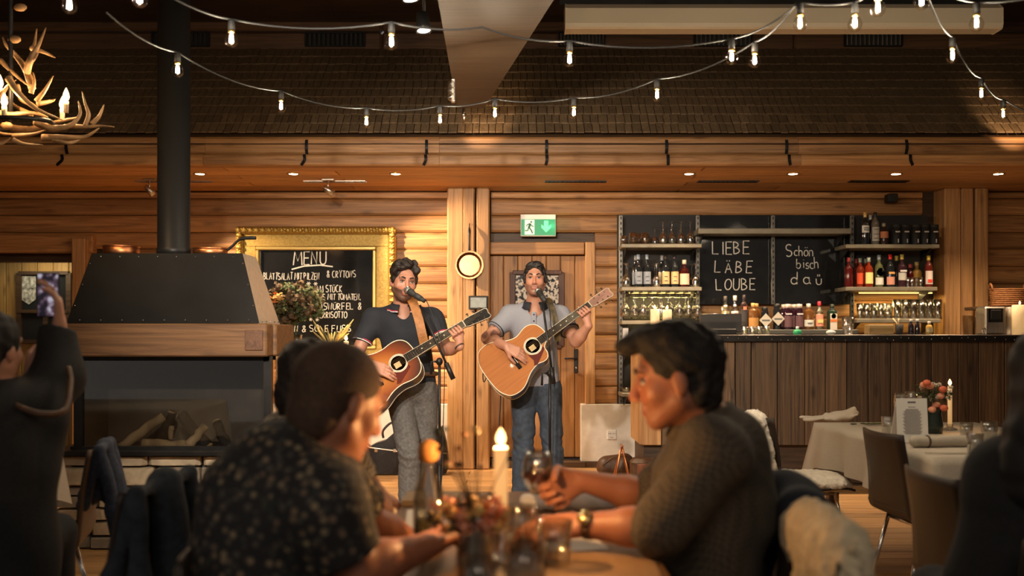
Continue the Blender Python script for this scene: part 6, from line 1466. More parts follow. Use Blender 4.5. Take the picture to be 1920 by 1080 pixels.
# ---- console under the menu with vases
dK = 8.6; zk = wz(684, dK); xa, xb = wx(516, dK), wx(664, dK)
co = thing('console_table', ((xa+xb)/2, dK+.15, 0), 'narrow black console with vases under the menu board', 'table')
MB().box(((xa+xb)/2, dK+.17, zk-.02), (xb-xa, .34, .04), .004).build('top', BLACK, co)
for x in (xa+.03, xb-.03):
    for y in (dK+.04, dK+.3): MB().box((x, y, (zk-.04)/2), (.035, .035, zk-.04), .003).build('leg', W_POST, co)
def bouquet(t, c, spread, hgt, n, cols, seed, stems=9, r=(.02, .035), flat=.8):
    rs = random.Random(seed); c = V(c)
    for k in range(stems):
        a = rs.uniform(0, 6.28); e = c+V((math.cos(a)*spread*.6*rs.random(), math.sin(a)*spread*.5*rs.random(), hgt*rs.uniform(.5, .9)))
        MB().tube(bez([c+V((rs.uniform(-.01, .01), 0, -.10)), c+V((0, 0, hgt*.25)), e], 3), .0022, 5).build('stem', mat('stem_green', (.05, .07, .02), .7), t)
    kinds = {}
    for k in range(n):
        a = rs.uniform(0, 6.28); q = math.sqrt(rs.random()); z = rs.uniform(-.45, .5)
        p = c+V((math.cos(a)*spread*q, math.sin(a)*spread*q*flat, hgt*.62+z*hgt*.75*math.sqrt(max(0, 1-q*q*.8))))
        ci = rs.randrange(len(cols)); rr_ = rs.uniform(*r); key = (seed, ci)
        if key not in kinds:
            b = MB(); rq = random.Random(seed*31+ci)
            for j in range(16):
                th_ = rq.uniform(0, 6.28); ph = math.acos(rq.uniform(-1, 1)); dd = V((math.sin(ph)*math.cos(th_), math.sin(ph)*math.sin(th_), math.cos(ph)))
                u_ = dd.orthogonal().normalized(); v_ = dd.cross(u_); s_ = .42
                b.add([dd*.55-u_*s_*.6, dd*.95-v_*s_*.7, dd*1.1+u_*s_*.6, dd*.9+v_*s_*.7], [(0, 1, 2, 3)])
            b.ball((0, 0, 0), .6, 8); kinds[key] = b.mesh('flower_head', cols[ci])
        link('flower_head', kinds[key], t, M=Matrix.Translation(p) @ Matrix.Rotation(rs.uniform(0, 6), 4, 'Z') @ Matrix.Scale(rr_, 4))
FOL = [mat('dried_green', (.045, .048, .014), .8, var=.5, scale=40), mat('dried_brown', (.075, .045, .02), .8, var=.4, scale=40), mat('moss_green', (.045, .06, .02), .8, var=.4, scale=40)]
ORG = mat('orange_petals', (.55, .18, .05), .7, var=.3, scale=40); PINK = mat('salmon_petals', (.72, .30, .18), .7, var=.25, scale=40); WHF = mat('white_petals', (.6, .56, .45), .7)
def vase(p, r, h_, t, mt=GLASS): MB().lathe([(.001, 0), (r*.9, 0), (r, h_*.3), (r*.8, h_*.8), (r*.9, h_), (r*.86, h_), (r*.75, h_*.8), (r*.9, h_*.3), (.001, .008)], 18, p).build('vase', mt, t)
p = V((wx(556, dK+.12), dK+.12, zk+.0005)); t = thing('flower_vase', p, 'glass vase with a big dried hydrangea bouquet before the menu board', 'flowers'); vase(p, .06, .26, t)
bouquet(t, p+V((0, -.02, .22)), .225, .50, 150, FOL, 4, 12, (.035, .06)); bouquet(t, p+V((-.12, -.16, .50)), .06, .10, 4, [ORG, mat('ochre_bloom', (.40, .22, .06), .7)], 41, 2, (.035, .05)) 

p = V((wx(622, dK+.1), dK+.1, zk+.0005)); t = thing('flower_vase', p, 'glass vase with dry yellow grasses before the menu board', 'flowers'); vase(p, .04, .13, t)
GRS = mat('straw_grass', (.34, .26, .09), .8); rs = random.Random(8)
for k in range(46):
    a = rs.uniform(0, 6.28); L_ = rs.uniform(.12, .26); e = p+V((math.cos(a)*L_*.75, math.sin(a)*L_*.4, .15+L_*rs.uniform(.5, 1.1)))
    MB().tube(bez([p+V((0, 0, .06)), p+V((math.cos(a)*.03, math.sin(a)*.02, .16)), e], 4), [.003]*5+[.006, .009, .008, .003], 5).build('grass_blade', GRS if k % 3 else FOL[0], t)
p = V((wx(649, dK+.04), dK+.04, zk+.0005)); candle(p, .022, wz(640, dK+.08)-zk, 'slim candle burning beside the dry grasses under the menu board', power=.8, fl=1.6)
p = V((wx(527, dK+.1), dK+.1, zk+.0005)); t = thing('tea_light', p, 'square yellow glass tea light at the left end of the console', 'candle'); MB().box(p+V((0, 0, .05)), (.09, .09, .1), .006).build('holder', mat('amber_glass', (.5, .36, .06), .2, emit=(1, .6, .1), es=.25), t)  # the glow is put into the glass material, no flame inside
# ================================================================== dining tables and guests
ZTB = .75
ft = thing('dining_table', (0, 2.4, 0), 'wooden dining table between the seated men in the foreground', 'table')
for k in range(5):
    MB().box((-.345+.139*(k+.5), 2.3, ZTB-.02), (.137, 2.1, .04), .004).build('table_board', W_TABLE, ft)
for x in (-.30, .30):
    for y in (1.4, 3.2): MB().box((x, y, (ZTB-.04)/2), (.06, .06, ZTB-.04), .006).build('leg', W_TABLE, ft)
def lay(name, x0, x1, y0, y1, mt, label, cat, th_=.002, rot=0.0, z=ZTB):
    o = MB().box(((0, 0, 0)), (x1-x0, y1-y0, th_), 0).build(name, mt, None); o.matrix_basis = Matrix.Translation(((x0+x1)/2, (y0+y1)/2, z+th_/2+.0005)) @ Matrix.Rotation(rot, 4, 'Z'); return tag(o, label, cat)
PAPER = mat('white_paper', (.78, .75, .70), .8); KRAFT = mat('kraft_paper', (.30, .18, .09), .85, var=.12, scale=60)
lay('placemat', -.30, -.04, 2.62, 3.0, PAPER, 'white paper placemat beside the swing-top bottle', 'placemat', rot=.08)
lay('placemat', .08, .33, 2.12, 2.42, KRAFT, 'brown paper placemat in front of the man with the watch', 'placemat', rot=-.05)
lay('placemat', .0, .22, 2.42, 2.66, PAPER, 'white paper placemat beside the water tumbler', 'placemat', rot=.2)
o = lay('bread_board', -.34, -.17, 3.06, 3.24, wood('board_wood', (.32, .20, .09), (.46, .30, .14), 0), 'small pale wooden board at the far end of the foreground table', 'board', .018)
nk = thing('cloth_napkin', P(1075, 955, 3.0), 'white rolled cloth napkin lying between the seated man\'s arms', 'napkin')
sdf_mesh('cloth_roll', [cap(V((.045, 3.0, ZTB+.026)), V((.12, 3.0, ZTB+.026)), .022, .024, .01), cap(V((.12, 3.0, ZTB+.033)), V((.22, 2.98, ZTB+.034)), .030, .033, .02), cap(V((.22, 2.98, ZTB+.034)), V((.325, 2.96, ZTB+.02)), .033, .016, .02)], .006, mat('white_linen', (.85, .83, .80), .9), nk, disp=folds(60, .002))
# bottle with a cork stopper
p = V((-.205, 2.45, ZTB+.0008)); t = thing('water_bottle', p, 'clear swing-top water bottle with a cork stopper on the foreground table', 'bottle')
MB().lathe([(.001, 0), (.036, 0), (.039, .01), (.039, .12), (.034, .15), (.018, .19), (.015, .215), (.0165, .222), (.014, .222), (.013, .19), (.030, .15), (.035, .12), (.035, .012), (.001, .012)], 20, p).build('glass_body', GLASS, t)
MB().lathe([(.001, .013), (.0345, .013), (.0345, .072), (.001, .072)], 18, p).build('wine_fill', mat('pale_wine', (.30, .26, .10), .1), t)
MB().lathe([(.014, .214), (.024, .222), (.027, .238), (.024, .258), (.012, .268), (.001, .270)], 16, p).build('stopper', mat('cork', (.45, .20, .05), .6), t)
# tall candle and tea light
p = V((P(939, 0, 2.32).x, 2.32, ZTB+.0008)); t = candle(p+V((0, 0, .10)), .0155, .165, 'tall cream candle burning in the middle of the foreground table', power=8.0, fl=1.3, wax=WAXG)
MB().lathe([(.001, -.10), (.035, -.10), (.036, -.09), (.012, -.08), (.010, -.02), (.020, 0), (.022, .02), (.0165, .02), (.001, .0)], 18, p+V((0, 0, .10))).build('candle_holder', GLASS, t)
p = V((P(918, 0, 2.42).x+.0, 2.42, ZTB+.0008)); t = thing('tea_light', p, 'tea light glowing in a glass beside the tall candle', 'candle')
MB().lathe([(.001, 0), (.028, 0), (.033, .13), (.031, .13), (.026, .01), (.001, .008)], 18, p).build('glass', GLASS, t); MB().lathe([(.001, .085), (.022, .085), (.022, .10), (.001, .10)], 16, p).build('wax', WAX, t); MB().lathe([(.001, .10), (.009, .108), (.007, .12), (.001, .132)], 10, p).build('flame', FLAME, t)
light('tea_light_light', 'POINT', p+V((0, -.0, .114)), 1.6, CANDLE, None, .005)
# flower jar
p = V((P(893, 0, 2.16).x, 2.16, ZTB+.0008)); t = thing('flower_jar', p, 'glass jar of dried orange and brown wild flowers on the foreground table', 'flowers'); vase(p, .045, .14, t)
MB().lathe([(.001, .01), (.036, .01), (.040, .045), (.034, .09), (.001, .09)], 16, p).build('water', mat('jar_water', (.10, .10, .05), .1), t)
bouquet(t, p+V((-.018, 0, .065)), .085, .11, 70, [FOL[1], ORG, mat('ochre_petals', (.55, .36, .12), .7), PINK, mat('ochre_petals', (.55, .36, .12), .7)], 11, 5, (.009, .019))
rs = random.Random(14)
for k in range(26):
    a = rs.uniform(0, 6.28); L_ = rs.uniform(.16, .30); e = p+V((math.cos(a)*L_*.36+.0, math.sin(a)*L_*.3, .12+L_*.72))
    if -.066 < e.x < .012: continue
    MB().tube(bez([p+V((0, 0, .05)), p+V((math.cos(a)*.02, math.sin(a)*.02, .16)), e], 4), .0013, 5).build('stem', FOL[1], t)
    MB().ball(e, rs.uniform(.005, .011), 8, sc=(1, 1, .8)).build('seed_head', (FOL[1], FOL[0], mat('ochre_petals', (.36, .22, .06), .7), ORG)[k % 4], t)
# tumblers, water glass, wine glass in the hand
def tumbler_at(x, d, sc, label, z=ZTB+.0008): o = link('water_tumbler', tumb_t, None, M=Matrix.Translation((P(x, 0, d).x, d, z)) @ Matrix.Scale(sc, 4)); return tag(o, label, 'glass')
tumb_t = MB().lathe(TUMB, 18).mesh('water_tumbler', GLASS2)
tumbler_at(975, 2.44, 1.2, 'water tumbler right of the tea light on the foreground table'); tumbler_at(1040, 2.28, 1.15, 'water tumbler by the brown placemat on the foreground table'); tumbler_at(985, 2.0, 1.2, 'water tumbler nearest the camera on the foreground table')
tumbler_at(900, 1.96, 1.0, 'small glass nearest the flower jar on the foreground table')
wine_big = MB().lathe([(r*1.05, z) for r, z in [(.034, 0), (.034, .002), (.006, .006), (.004, .02), (.004, .085), (.014, .095), (.032, .118), (.040, .145), (.038, .175), (.031, .21), (.029, .21), (.036, .175), (.037, .145), (.029, .12), (.001, .10)]], 20).mesh('glass', GLASS)
gpos = P(1001, 921, 2.70)-V((0, 0, .10)); wg = thing('wine_glass', gpos, 'glass of red wine raised by the man in the checked shirt', 'wine glass'); Mg = Matrix.Translation(gpos) @ Matrix.Rotation(.06, 4, 'Y')
link('glass', wine_big, wg, M=Mg); link('red_wine', MB().lathe([(.001, .102), (.020, .108), (.033, .124), (.038, .142), (.0385, .152), (.001, .152)], 18).mesh('red_wine', mat('red_wine', (.06, .004, .006), .08)), wg, M=Mg)
# ---------------- chairs
def chair(label, x, y, rz, shellm, legm=CHROME, group='shell chairs around the tables'):
    t = thing('shell_chair', (x, y, 0), label, 'chair', group, rz); M = WM[t.name]
    def part(nm, mb_, mt): return link(nm, mb_.mesh(nm, mt), t, M=M)
    def sheet(prof, w0, w1, bow):
        n = len(prof); mb_ = MB(); vs_ = []; fs_ = []; m_ = 9
        for i, (yy, zz) in enumerate(prof):
            ww = w0+(w1-w0)*i/(n-1)
            for j in range(m_):
                s_ = -1+2*j/(m_-1); vs_.append((s_*ww/2, yy+bow*s_*s_*(i/(n-1)), zz+.004*s_*s_))
        off = len(vs_); nrm = []
        for i in range(n):
            a = prof[max(i-1, 0)]; b = prof[min(i+1, n-1)]; d = V((0, b[0]-a[0], b[1]-a[1])).normalized(); nv = V((0, d.z, -d.y))*.012
            for j in range(m_): q = vs_[i*m_+j]; vs_.append((q[0], q[1]+nv.y, q[2]+nv.z))
        for i in range(n-1):
            for j in range(m_-1):
                a = i*m_+j; fs_.append((a, a+1, a+m_+1, a+m_)); fs_.append((off+a, off+a+m_, off+a+m_+1, off+a+1))
        for j in range(m_-1): fs_.append((j, off+j, off+j+1, j+1)); a = (n-1)*m_+j; fs_.append((a, a+1, off+a+1, off+a))
        for i in range(n-1):
            a = i*m_; fs_.append((a, a+m_, off+a+m_, off+a)); a = i*m_+m_-1; fs_.append((a, off+a, off+a+m_, a+m_))
        return mb_.add(vs_, fs_, 0, True)
    pf = [(v.x, v.y) for v in bez([V((.22, .440, 0)), V((.14, .452, 0)), V((-.10, .435, 0)), V((-.175, .452, 0)), V((-.195, .49, 0))], 4)]
    part('seat', sheet(pf, .40, .42, .0), shellm)
    pb = [(v.x, v.y) for v in bez([V((-.195, .49, 0)), V((-.205, .53, 0)), V((-.225, .66, 0)), V((-.262, .83, 0))], 4)]
    part('backrest', sheet(pb, .42, .38, .03), shellm)
    for sx_ in (-1, 1):
        for a, b in (((.13, .43), (.20, .0)), ((-.12, .43), (-.22, .0))):
            part('leg', MB().tube([(sx_*.15, a[0], a[1]), (sx_*.20, b[0], b[1]+.004)], .010, 10), legm)
    part('seat_frame', MB().tube([(-.15, .13, .428), (.15, .13, .428), (.15, -.12, .420), (-.15, -.12, .420)], .009, 8, closed=True), legm)
    return t
DBR = mat('dark_brown_shell', (.022, .014, .010), .45); BRN = mat('walnut_shell', (.085, .045, .022), .5); CRM = mat('cream_shell', (.42, .36, .24), .5)
R90 = math.pi/2
chair('dark brown shell chair facing the laid table, next to its near left corner', 1.92, 4.58, -R90+.10, DBR)
chair('dark brown shell chair nearest the camera on the right, before the laid table', 1.58, 3.22, -R90+.06, DBR)
chair('shell chair under a white sheepskin at the far left corner of the laid table', 1.58, 5.45, -R90+.1, DBR)
chair('walnut shell chair with a blue jacket before the stone fireplace base', -1.88, 3.92, R90+.25, BRN)
chair('shell chair hidden under a dark denim jacket beside the floral shirt', -1.29, 3.0, R90-.15, DBR)
chair('chair of the man in the checked shirt with a jacket on its back', .46, 2.62, R90, DBR)
chair('chair under a pale sheepskin in the right foreground', .41, 2.12, R90, DBR)
chair('chair of the man in the floral shirt', -.42, 2.12, -R90, DBR)
chair('chair of the man with the checked cuff', -.50, 2.95, -R90, DBR)
chair('chair of the guest in black at the left edge', -1.80, 3.25, 0.1, DBR)
chair('chair of the dark haired guest at the right edge', 1.30, 2.38, .0, DBR)
# fleeces and jackets on the chairs
FLC = mat('sheepskin_wool', (.56, .47, .32), .95, var=.2, scale=30, bump=.6); FLW = mat('white_wool', (.70, .64, .54), .95, var=.15, scale=30, bump=.6)
def fuzz(x, y, z): return .007*np.sin(130*x+4*np.sin(60*z))*np.sin(120*z+3*np.sin(70*y))+.006*np.sin(110*y+50*x)+.006*np.sin(37*x+29*z+31*y)
t = thing('sheepskin', (.65, 2.12, .4), 'pale sheepskin over the chair back in the right foreground', 'sheepskin')
sdf_mesh('fleece', [cap((.665, 2.00, .825), (.665, 2.24, .825), .085, .085, .05, flat=((1, 0, 0), .6)), cap((.65, 1.99, .60), (.65, 2.25, .60), .13, .13, .08, flat=((1, 0, 0), .38)), cap((.63, 1.99, .42), (.63, 2.25, .42), .12, .12, .08, flat=((1, 0, 0), .38))], .008, FLC, t, disp=fuzz)
t = thing('sheepskin', (1.36, 5.45, .4), 'white sheepskin over the far chair behind the man in the checked shirt', 'sheepskin')
sdf_mesh('fleece', [cap((1.33, 5.33, .80), (1.33, 5.57, .80), .055, .055, .04, flat=((1, 0, 0), .8)), cap((1.35, 5.33, .66), (1.37, 5.57, .66), .11, .11, .05, flat=((1, 0, 0), .45)), cap((1.38, 5.33, .52), (1.40, 5.57, .52), .10, .10, .05, flat=((1, 0, 0), .5)),
                     cap((1.48, 5.36, .485), (1.72, 5.36, .475), .10, .11, .05, flat=((0, 0, 1), .4)), cap((1.48, 5.54, .485), (1.74, 5.54, .475), .10, .11, .05, flat=((0, 0, 1), .4))], .008, FLW, t, disp=fuzz)
def jacket(label, prims, mt, amp=.008, ph=0.0, h=.008):
    c = prims[0]['a']; t = thing('jacket', (float(c[0]), float(c[1]), .4), label, 'jacket'); sdf_mesh('cloth', prims, h, mt, t, disp=folds(30, amp, ph)); return t
def jw(x, y, rz, pts):
    M = Matrix.Translation((x, y, 0)) @ Matrix.Rotation(rz, 4, 'Z'); return [M @ V(q) for q in pts]
q = jw(-1.88, 3.92, R90+.25, [(-.15, -.262, .835), (.13, -.262, .835), (-.15, -.31, .60), (.10, -.30, .66), (-.14, -.20, .62), (.12, -.205, .66), (-.17, -.33, .46)])
jacket('slate blue jacket hung over the walnut chair before the fireplace', [cap(q[0], q[1], .016, .016, .01), cap(q[0], q[2], .018, .030, .012), cap(q[1], q[3], .018, .030, .012), cap((q[0]+q[1])/2, (q[2]+q[3])/2, .02, .05, .03), cap(q[0], q[4], .016, .026, .012), cap(q[1], q[5], .016, .026, .012), cap((q[0]+q[1])/2, (q[4]+q[5])/2, .02, .045, .03), cap(q[2], q[6], .03, .02, .02)], mat('slate_wool', (.045, .055, .085), .9, var=.3, scale=60), .005, .7)
q = jw(-1.29, 3.0, R90-.15, [(-.17, -.262, .835), (.15, -.262, .845), (-.20, -.30, .45), (.18, -.30, .45), (-.18, -.17, .50), (.16, -.17, .50), (0, -.31, .40)])
jacket('dark denim jacket covering the chair beside the floral shirt', [cap(q[0], q[1], .018, .018, .01), cap(q[0], q[2], .022, .045, .02), cap(q[1], q[3], .022, .045, .02), cap(q[0], q[4], .02, .04, .02), cap(q[1], q[5], .02, .04, .02), cap((q[0]+q[1])/2, q[6], .05, .07, .05), cap(q[2], q[3], .045, .045, .02)], mat('dark_denim', (.018, .024, .034), .9, var=.4, scale=40), .007, 1.3)
q = jw(.46, 2.62, R90, [(-.16, -.262, .84), (.16, -.262, .84), (-.17, -.31, .5), (.17, -.31, .5)])
jacket('dark jacket hung on the chair of the man in the checked shirt', [cap(q[0], q[1], .05, .05, .03), cap(q[0], q[2], .06, .08, .05), cap(q[1], q[3], .06, .08, .05), cap((q[0]+q[1])/2, (q[2]+q[3])/2, .09, .11, .05)], mat('midnight_cloth', (.014, .017, .026), .9), .008, 2.2)
# ---------------- guests
def seated_legs(pel, f, mt, par, far=.0, ph=0.0):
    f = V(f).normalized(); s_ = V((f.y, -f.x, 0)); q = [ell(pel, (.17, .17, .13), k=.04)]
    for g in (-1, 1):
        h_ = pel+s_*g*.09; k_ = h_+f*.42+V((0, 0, .02)); a_ = V((k_.x, k_.y, .10))+f*.02
        q += [cap(h_, k_, .085, .065, .04), cap(k_, a_, .062, .050, .03, cut=(V((0, 0, .05)), (0, 0, -1)))]
        shoe(a_, V((a_.x+f.x*.16, a_.y+f.y*.16, .03)), par, SHOE)
    sdf_mesh('trousers', q, .011, mt, par)
TRO = mat('dark_trousers', (.018, .018, .022), .9)
# the man in the checked shirt, in profile
r1 = thing('person', (.52, 2.52, 0), 'man in a brown checked shirt seated in profile raising a glass of wine', 'person')
hr_ = Head(P(1266, 706, 2.50), (-.975, .14, -.14), (-.12, 0, 1), 1.04); neck = P(1330, 800, 2.52)
shL, shR = P(1340, 850, 2.35), P(1325, 830, 2.70); elL, elR = P(1232, 990, 2.34), P(1222, 935, 2.76); wrL, wrR = P(1090, 985, 2.42), P(1088, 900, 2.72)
ch = P(1330, 900, 2.53); pel = V((.50, 2.54, .52))
sk = hr_.prims(neck)+[cap(neck, ch, .06, .1, .03), cap(ch, pel, .10, .11, .03)]+arm(shL, elL, wrL, 1.05)+arm(shR, elR, wrR, 1.05)
sk += hand(wrL, (-1, .05, -.12), (0, .5, -.85), 1, (.3, .35, .4, .5), sc=1.05)
sk += hand(wrR, gpos+V((.005, -.03, .075))-wrR, (0.15, -.9, .1), -1, (.75, .8, .85, .9), sc=1.05, tcurl=.9)
sdf_mesh('body', sk, .006, SKIN, r1, tint=lambda Q: hr_.tint(Q, (.33, .130, .070), (.17, .065, .035), .4)); hr_.features(r1)
hair = [hr_.e((0, -.024, .044), (.084, .104, .088), .012, cut=(hr_.w(0, 0, -.045), -hr_.u+hr_.f*.75)), hr_.e((0, -.050, -.025), (.070, .062, .090), .02, cut=(hr_.w(0, -.03, -.05), -hr_.u+hr_.f*1.6)), hr_.e((0, .055, .100), (.060, .048, .032), .02), hr_.e((0, .098, .088), (.05, .034, .024), .02), hr_.e((0, 0, .105), (.065, .06, .032), .02), hr_.e((0, .090, -.012), (.075, .062, .078), .01, sub=True)]
sdf_mesh('hair', hair, .005, mat('brown_hair', (.008, .0055, .004), .7, var=.5, scale=90, bump=.5), r1, disp=curls(120, .003, 2.0))
def knit(name, c1, c2, s_):
    m_, nt, b = nodes_of(name); N = nt.nodes; L = nt.links; tc = N.new('ShaderNodeTexCoord')
    ch_ = N.new('ShaderNodeTexChecker'); ch_.inputs['Scale'].default_value = s_; ch_.inputs['Color1'].default_value = (*c1, 1); ch_.inputs['Color2'].default_value = (*c2, 1)
    mp = N.new('ShaderNodeMapping'); mp.inputs['Rotation'].default_value = (.3, .5, .2); L.new(tc.outputs['Object'], mp.inputs[0]); L.new(mp.outputs[0], ch_.inputs['Vector'])
    L.new(ch_.outputs['Color'], b.inputs['Base Color']); setin(b, 'Roughness', .9); return m_
CHK = knit('brown_check_cloth', (.082, .063, .042), (.042, .034, .025), 95)
fw = V((-1, .1, 0)).normalized(); sd = V((.1, 1, 0)).normalized()
shirt = [cap(shL+V((.0, .05, .0)), shR+V((0, -.05, 0)), .085, k=.06), cap(ch, pel+V((.0, 0, .02)), .165, .170, .06, flat=(fw, .75)), cap(neck+V((.03, 0, -.02)), ch, .075, .14, .06), cap(P(1375, 865, 2.52), P(1372, 980, 2.52), .10, .11, .06),
         cap(shL, sl1(shL, elL, 1.0), .080, .070, .05), cap(elL, sl1(elL, wrL, .3), .070, .060, .03, cut=(sl1(elL, wrL, .10), wrL-elL)), cap(shR, sl1(shR, elR, 1.0), .080, .070, .05), cap(elR, sl1(elR, wrR, .3), .070, .06, .03, cut=(sl1(elR, wrR, .12), wrR-elR)),
         cap(hr_.w(0, -.01, -.07), neck+V((-.015, 0, 0)), .062, .060, .01, sub=True)]
sdf_mesh('checked_shirt', shirt, .0075, CHK, r1, disp=folds(26, .007, .9))
collar(r1, neck+V((-.012, 0, .012)), (-1, .1, 0), .066, .105, .05, -.03, CHK, gap=20)
seated_legs(pel, (-1, 0, 0), TRO, r1)
ax_ = (wrL-elL).normalized(); u_ = ax_.orthogonal().normalized(); w_ = ax_.cross(u_); c = wrL-ax_*.02
wt_ = thing('wrist_watch', c, 'wrist watch with a dark strap on the man in the checked shirt', 'watch')
MB().ribbon([c+(u_*math.cos(a*.5236)+w_*math.sin(a*.5236))*.033 for a in range(13)], .022, .004, [tuple(u_*math.cos(a*.5236)+w_*math.sin(a*.5236)) for a in range(13)]).build('strap', LEATHER, wt_)
vn = V((0, -.75, .6)).normalized(); vn = (vn-ax_*vn.dot(ax_)).normalized(); MB().lathe([(.001, .0), (.019, 0), (.019, .008), (.001, .009)], 16, c+vn*.032, vn.to_track_quat('Z', 'Y').to_matrix()).build('watch_face', mat('watch_gold', (.55, .4, .18), .2, .9), wt_)
# the man in the floral shirt, from behind
l1 = thing('person', (-.55, 2.15, 0), 'man in a dark floral shirt leaning on the foreground table, seen from behind', 'person')
hl = Head(P(640, 752, 2.22), (.70, .62, -.34), (.22, .18, 1), 1.05); neck = P(600, 872, 2.20)
shR, shL = P(610, 945, 2.04), P(600, 880, 2.42); elR, elL = P(668, 1072, 2.06), P(700, 985, 2.56); wrR, wrL = P(800, 1024, 2.20), P(770, 1010, 2.62)
ch = P(545, 960, 2.18); pel = V((-.56, 2.14, .54))
sk = hl.prims(neck)+[cap(neck, ch, .062, .1, .03), cap(ch, pel, .10, .11, .03)]+arm(shR, elR, wrR, 1.1)+arm(shL, elL, wrL, 1.0)
sk += hand(wrR, P(850, 995, 2.28)-wrR, (.2, .4, -.85), -1, (.45, .5, .55, .6), sc=1.05)+hand(wrL, (.8, .4, -.2), (0, 0, -1), 1, (.35, .4, .45, .5))
sdf_mesh('body', sk, .0065, SKIN, l1, tint=lambda Q: hl.tint(Q, (.33, .125, .065), None)); hl.features(l1)
hair = [hl.e((0, -.024, .036), (.079, .100, .086), .01, cut=(hl.w(0, 0, -.085), -hl.u+hl.f*.9)), hl.e((0, -.050, -.03), (.070, .060, .090), .02, cut=(hl.w(0, -.03, -.06), -hl.u+hl.f*1.6)), hl.e((0, .088, -.01), (.066, .066, .09), .01, sub=True)]
sdf_mesh('hair', hair, .006, mat('cropped_brown_hair', (.055, .030, .018), .8, var=.3, scale=120, bump=.4), l1)
def floral():
    m_, nt, b = nodes_of('floral_cloth'); N = nt.nodes; L = nt.links; tc = N.new('ShaderNodeTexCoord')
    vo = N.new('ShaderNodeTexVoronoi'); vo.inputs['Scale'].default_value = 52; L.new(tc.outputs['Object'], vo.inputs['Vector'])
    r = N.new('ShaderNodeValToRGB'); e = r.color_ramp.elements; e[0].position = .26; e[0].color = (1, 1, 1, 1); e[1].position = .50; e[1].color = (0, 0, 0, 1); L.new(vo.outputs['Distance'], r.inputs[0])
    sp_ = N.new('ShaderNodeSeparateColor'); L.new(vo.outputs['Color'], sp_.inputs[0])
    rr_ = N.new('ShaderNodeValToRGB'); e = rr_.color_ramp.elements; e[0].color = (.02, .025, .022, 1); e[1].color = (.24, .20, .12, 1); k = e.new(.35); k.color = (.06, .055, .045, 1); k = e.new(.7); k.color = (.15, .10, .065, 1); L.new(sp_.outputs[0], rr_.inputs[0])
    mx = N.new('ShaderNodeMix'); mx.data_type = 'RGBA'; mx.inputs['A'].default_value = (.010, .010, .012, 1); L.new(r.outputs[0], mx.inputs['Factor']); L.new(rr_.outputs[0], mx.inputs['B'])
    L.new(mx.outputs['Result'], b.inputs['Base Color']); setin(b, 'Roughness', .85); return m_
FLO = floral(); fw = V((.75, .6, 0)).normalized()
shirt = [cap(shR+V((-.03, .03, .0)), shL+V((-.03, -.05, 0)), .09, k=.07), cap(P(545, 945, 2.18), pel, .175, .185, .07, flat=(fw, .85)), cap(neck+V((-.04, -.02, -.04)), P(545, 945, 2.18), .095, .16, .06), cap(P(508, 925, 2.16), P(475, 1080, 2.16), .13, .16, .07),
         cap(shR, sl1(shR, elR, .9), .085, .078, .05, cut=(sl1(shR, elR, .80), elR-shR)), cap(shL, sl1(shL, elL, .9), .082, .074, .05, cut=(sl1(shL, elL, .8), elL-shL)), cap(hl.w(0, -.03, -.07), neck+V((.005, .005, .0)), .064, .062, .01, sub=True)]
sdf_mesh('floral_shirt', shirt, .0085, FLO, l1, disp=folds(22, .008, .2))
collar(l1, neck+V((-.0, 0, .0)), (.75, .6, 0), .070, .11, .05, -.02, FLO, gap=30)
seated_legs(pel, (.95, .1, 0), TRO, l1)
# the man beyond him, half hidden
s1 = thing('person', (-.62, 2.9, 0), 'dark haired man with a checked cuff, half hidden behind the floral shirt', 'person')
hs_ = Head(P(590, 718, 2.86), (.85, .35, -.25), (.1, 0, 1), .98); neck = P(570, 800, 2.90)
shR, shL = P(560, 850, 2.70), P(560, 840, 3.06); elR, elL = P(640, 850, 2.86), P(600, 900, 3.1); wrR, wrL = P(694, 905, 2.96), P(690, 925, 3.12); ch = P(540, 880, 2.9); pel = V((-.68, 2.92, .54))
sk = hs_.prims(neck)+[cap(neck, ch, .06, .1, .03), cap(ch, pel, .1, .11, .03)]+arm(shR, elR, wrR)+arm(shL, elL, wrL)+hand(wrR, (.55, .25, -.75), (-.3, .2, -.8), 1, (.35, .4, .45, .5), sc=1.05)+hand(wrL, (.9, .1, -.3), (0, 0, -1), 1)
sdf_mesh('body', sk, .0065, SKIN, s1, tint=lambda Q: hs_.tint(Q, (.42, .20, .125), None)); hs_.features(s1)
hair = [hs_.e((0, -.024, .040), (.080, .100, .084), .01, cut=(hs_.w(0, 0, -.06), -hs_.u+hs_.f*.8)), hs_.e((0, -.050, -.03), (.070, .060, .090), .02, cut=(hs_.w(0, -.03, -.06), -hs_.u+hs_.f*1.6)), hs_.e((0, .03, .098), (.06, .05, .028), .02), hs_.e((0, .092, -.012), (.07, .06, .08), .01, sub=True)]
sdf_mesh('hair', hair, .006, HAIR1, s1, disp=curls(110, .003, .5))
PLD = knit('pale_check_cloth', (.34, .28, .20), (.06, .05, .045), 60)
shirt = [cap(shR+V((0, .04, 0)), shL+V((0, -.04, 0)), .085, k=.06), cap(ch, pel, .17, .18, .06, flat=((1, 0, 0), .8)), cap(neck+V((-.03, 0, -.04)), ch, .08, .15, .06), cap(shR, elR, .078, .066, .05), cap(elR, sl1(elR, wrR, .95), .060, .042, .03, cut=(sl1(elR, wrR, .82), wrR-elR)), cap(shL, elL, .078, .066, .05), cap(elL, sl1(elL, wrL, .9), .058, .044, .03, cut=(sl1(elL, wrL, .8), wrL-elL))]
sdf_mesh('checked_shirt', shirt, .0085, PLD, s1, disp=folds(26, .006, .1)); seated_legs(pel, (.95, .05, 0), TRO, s1)
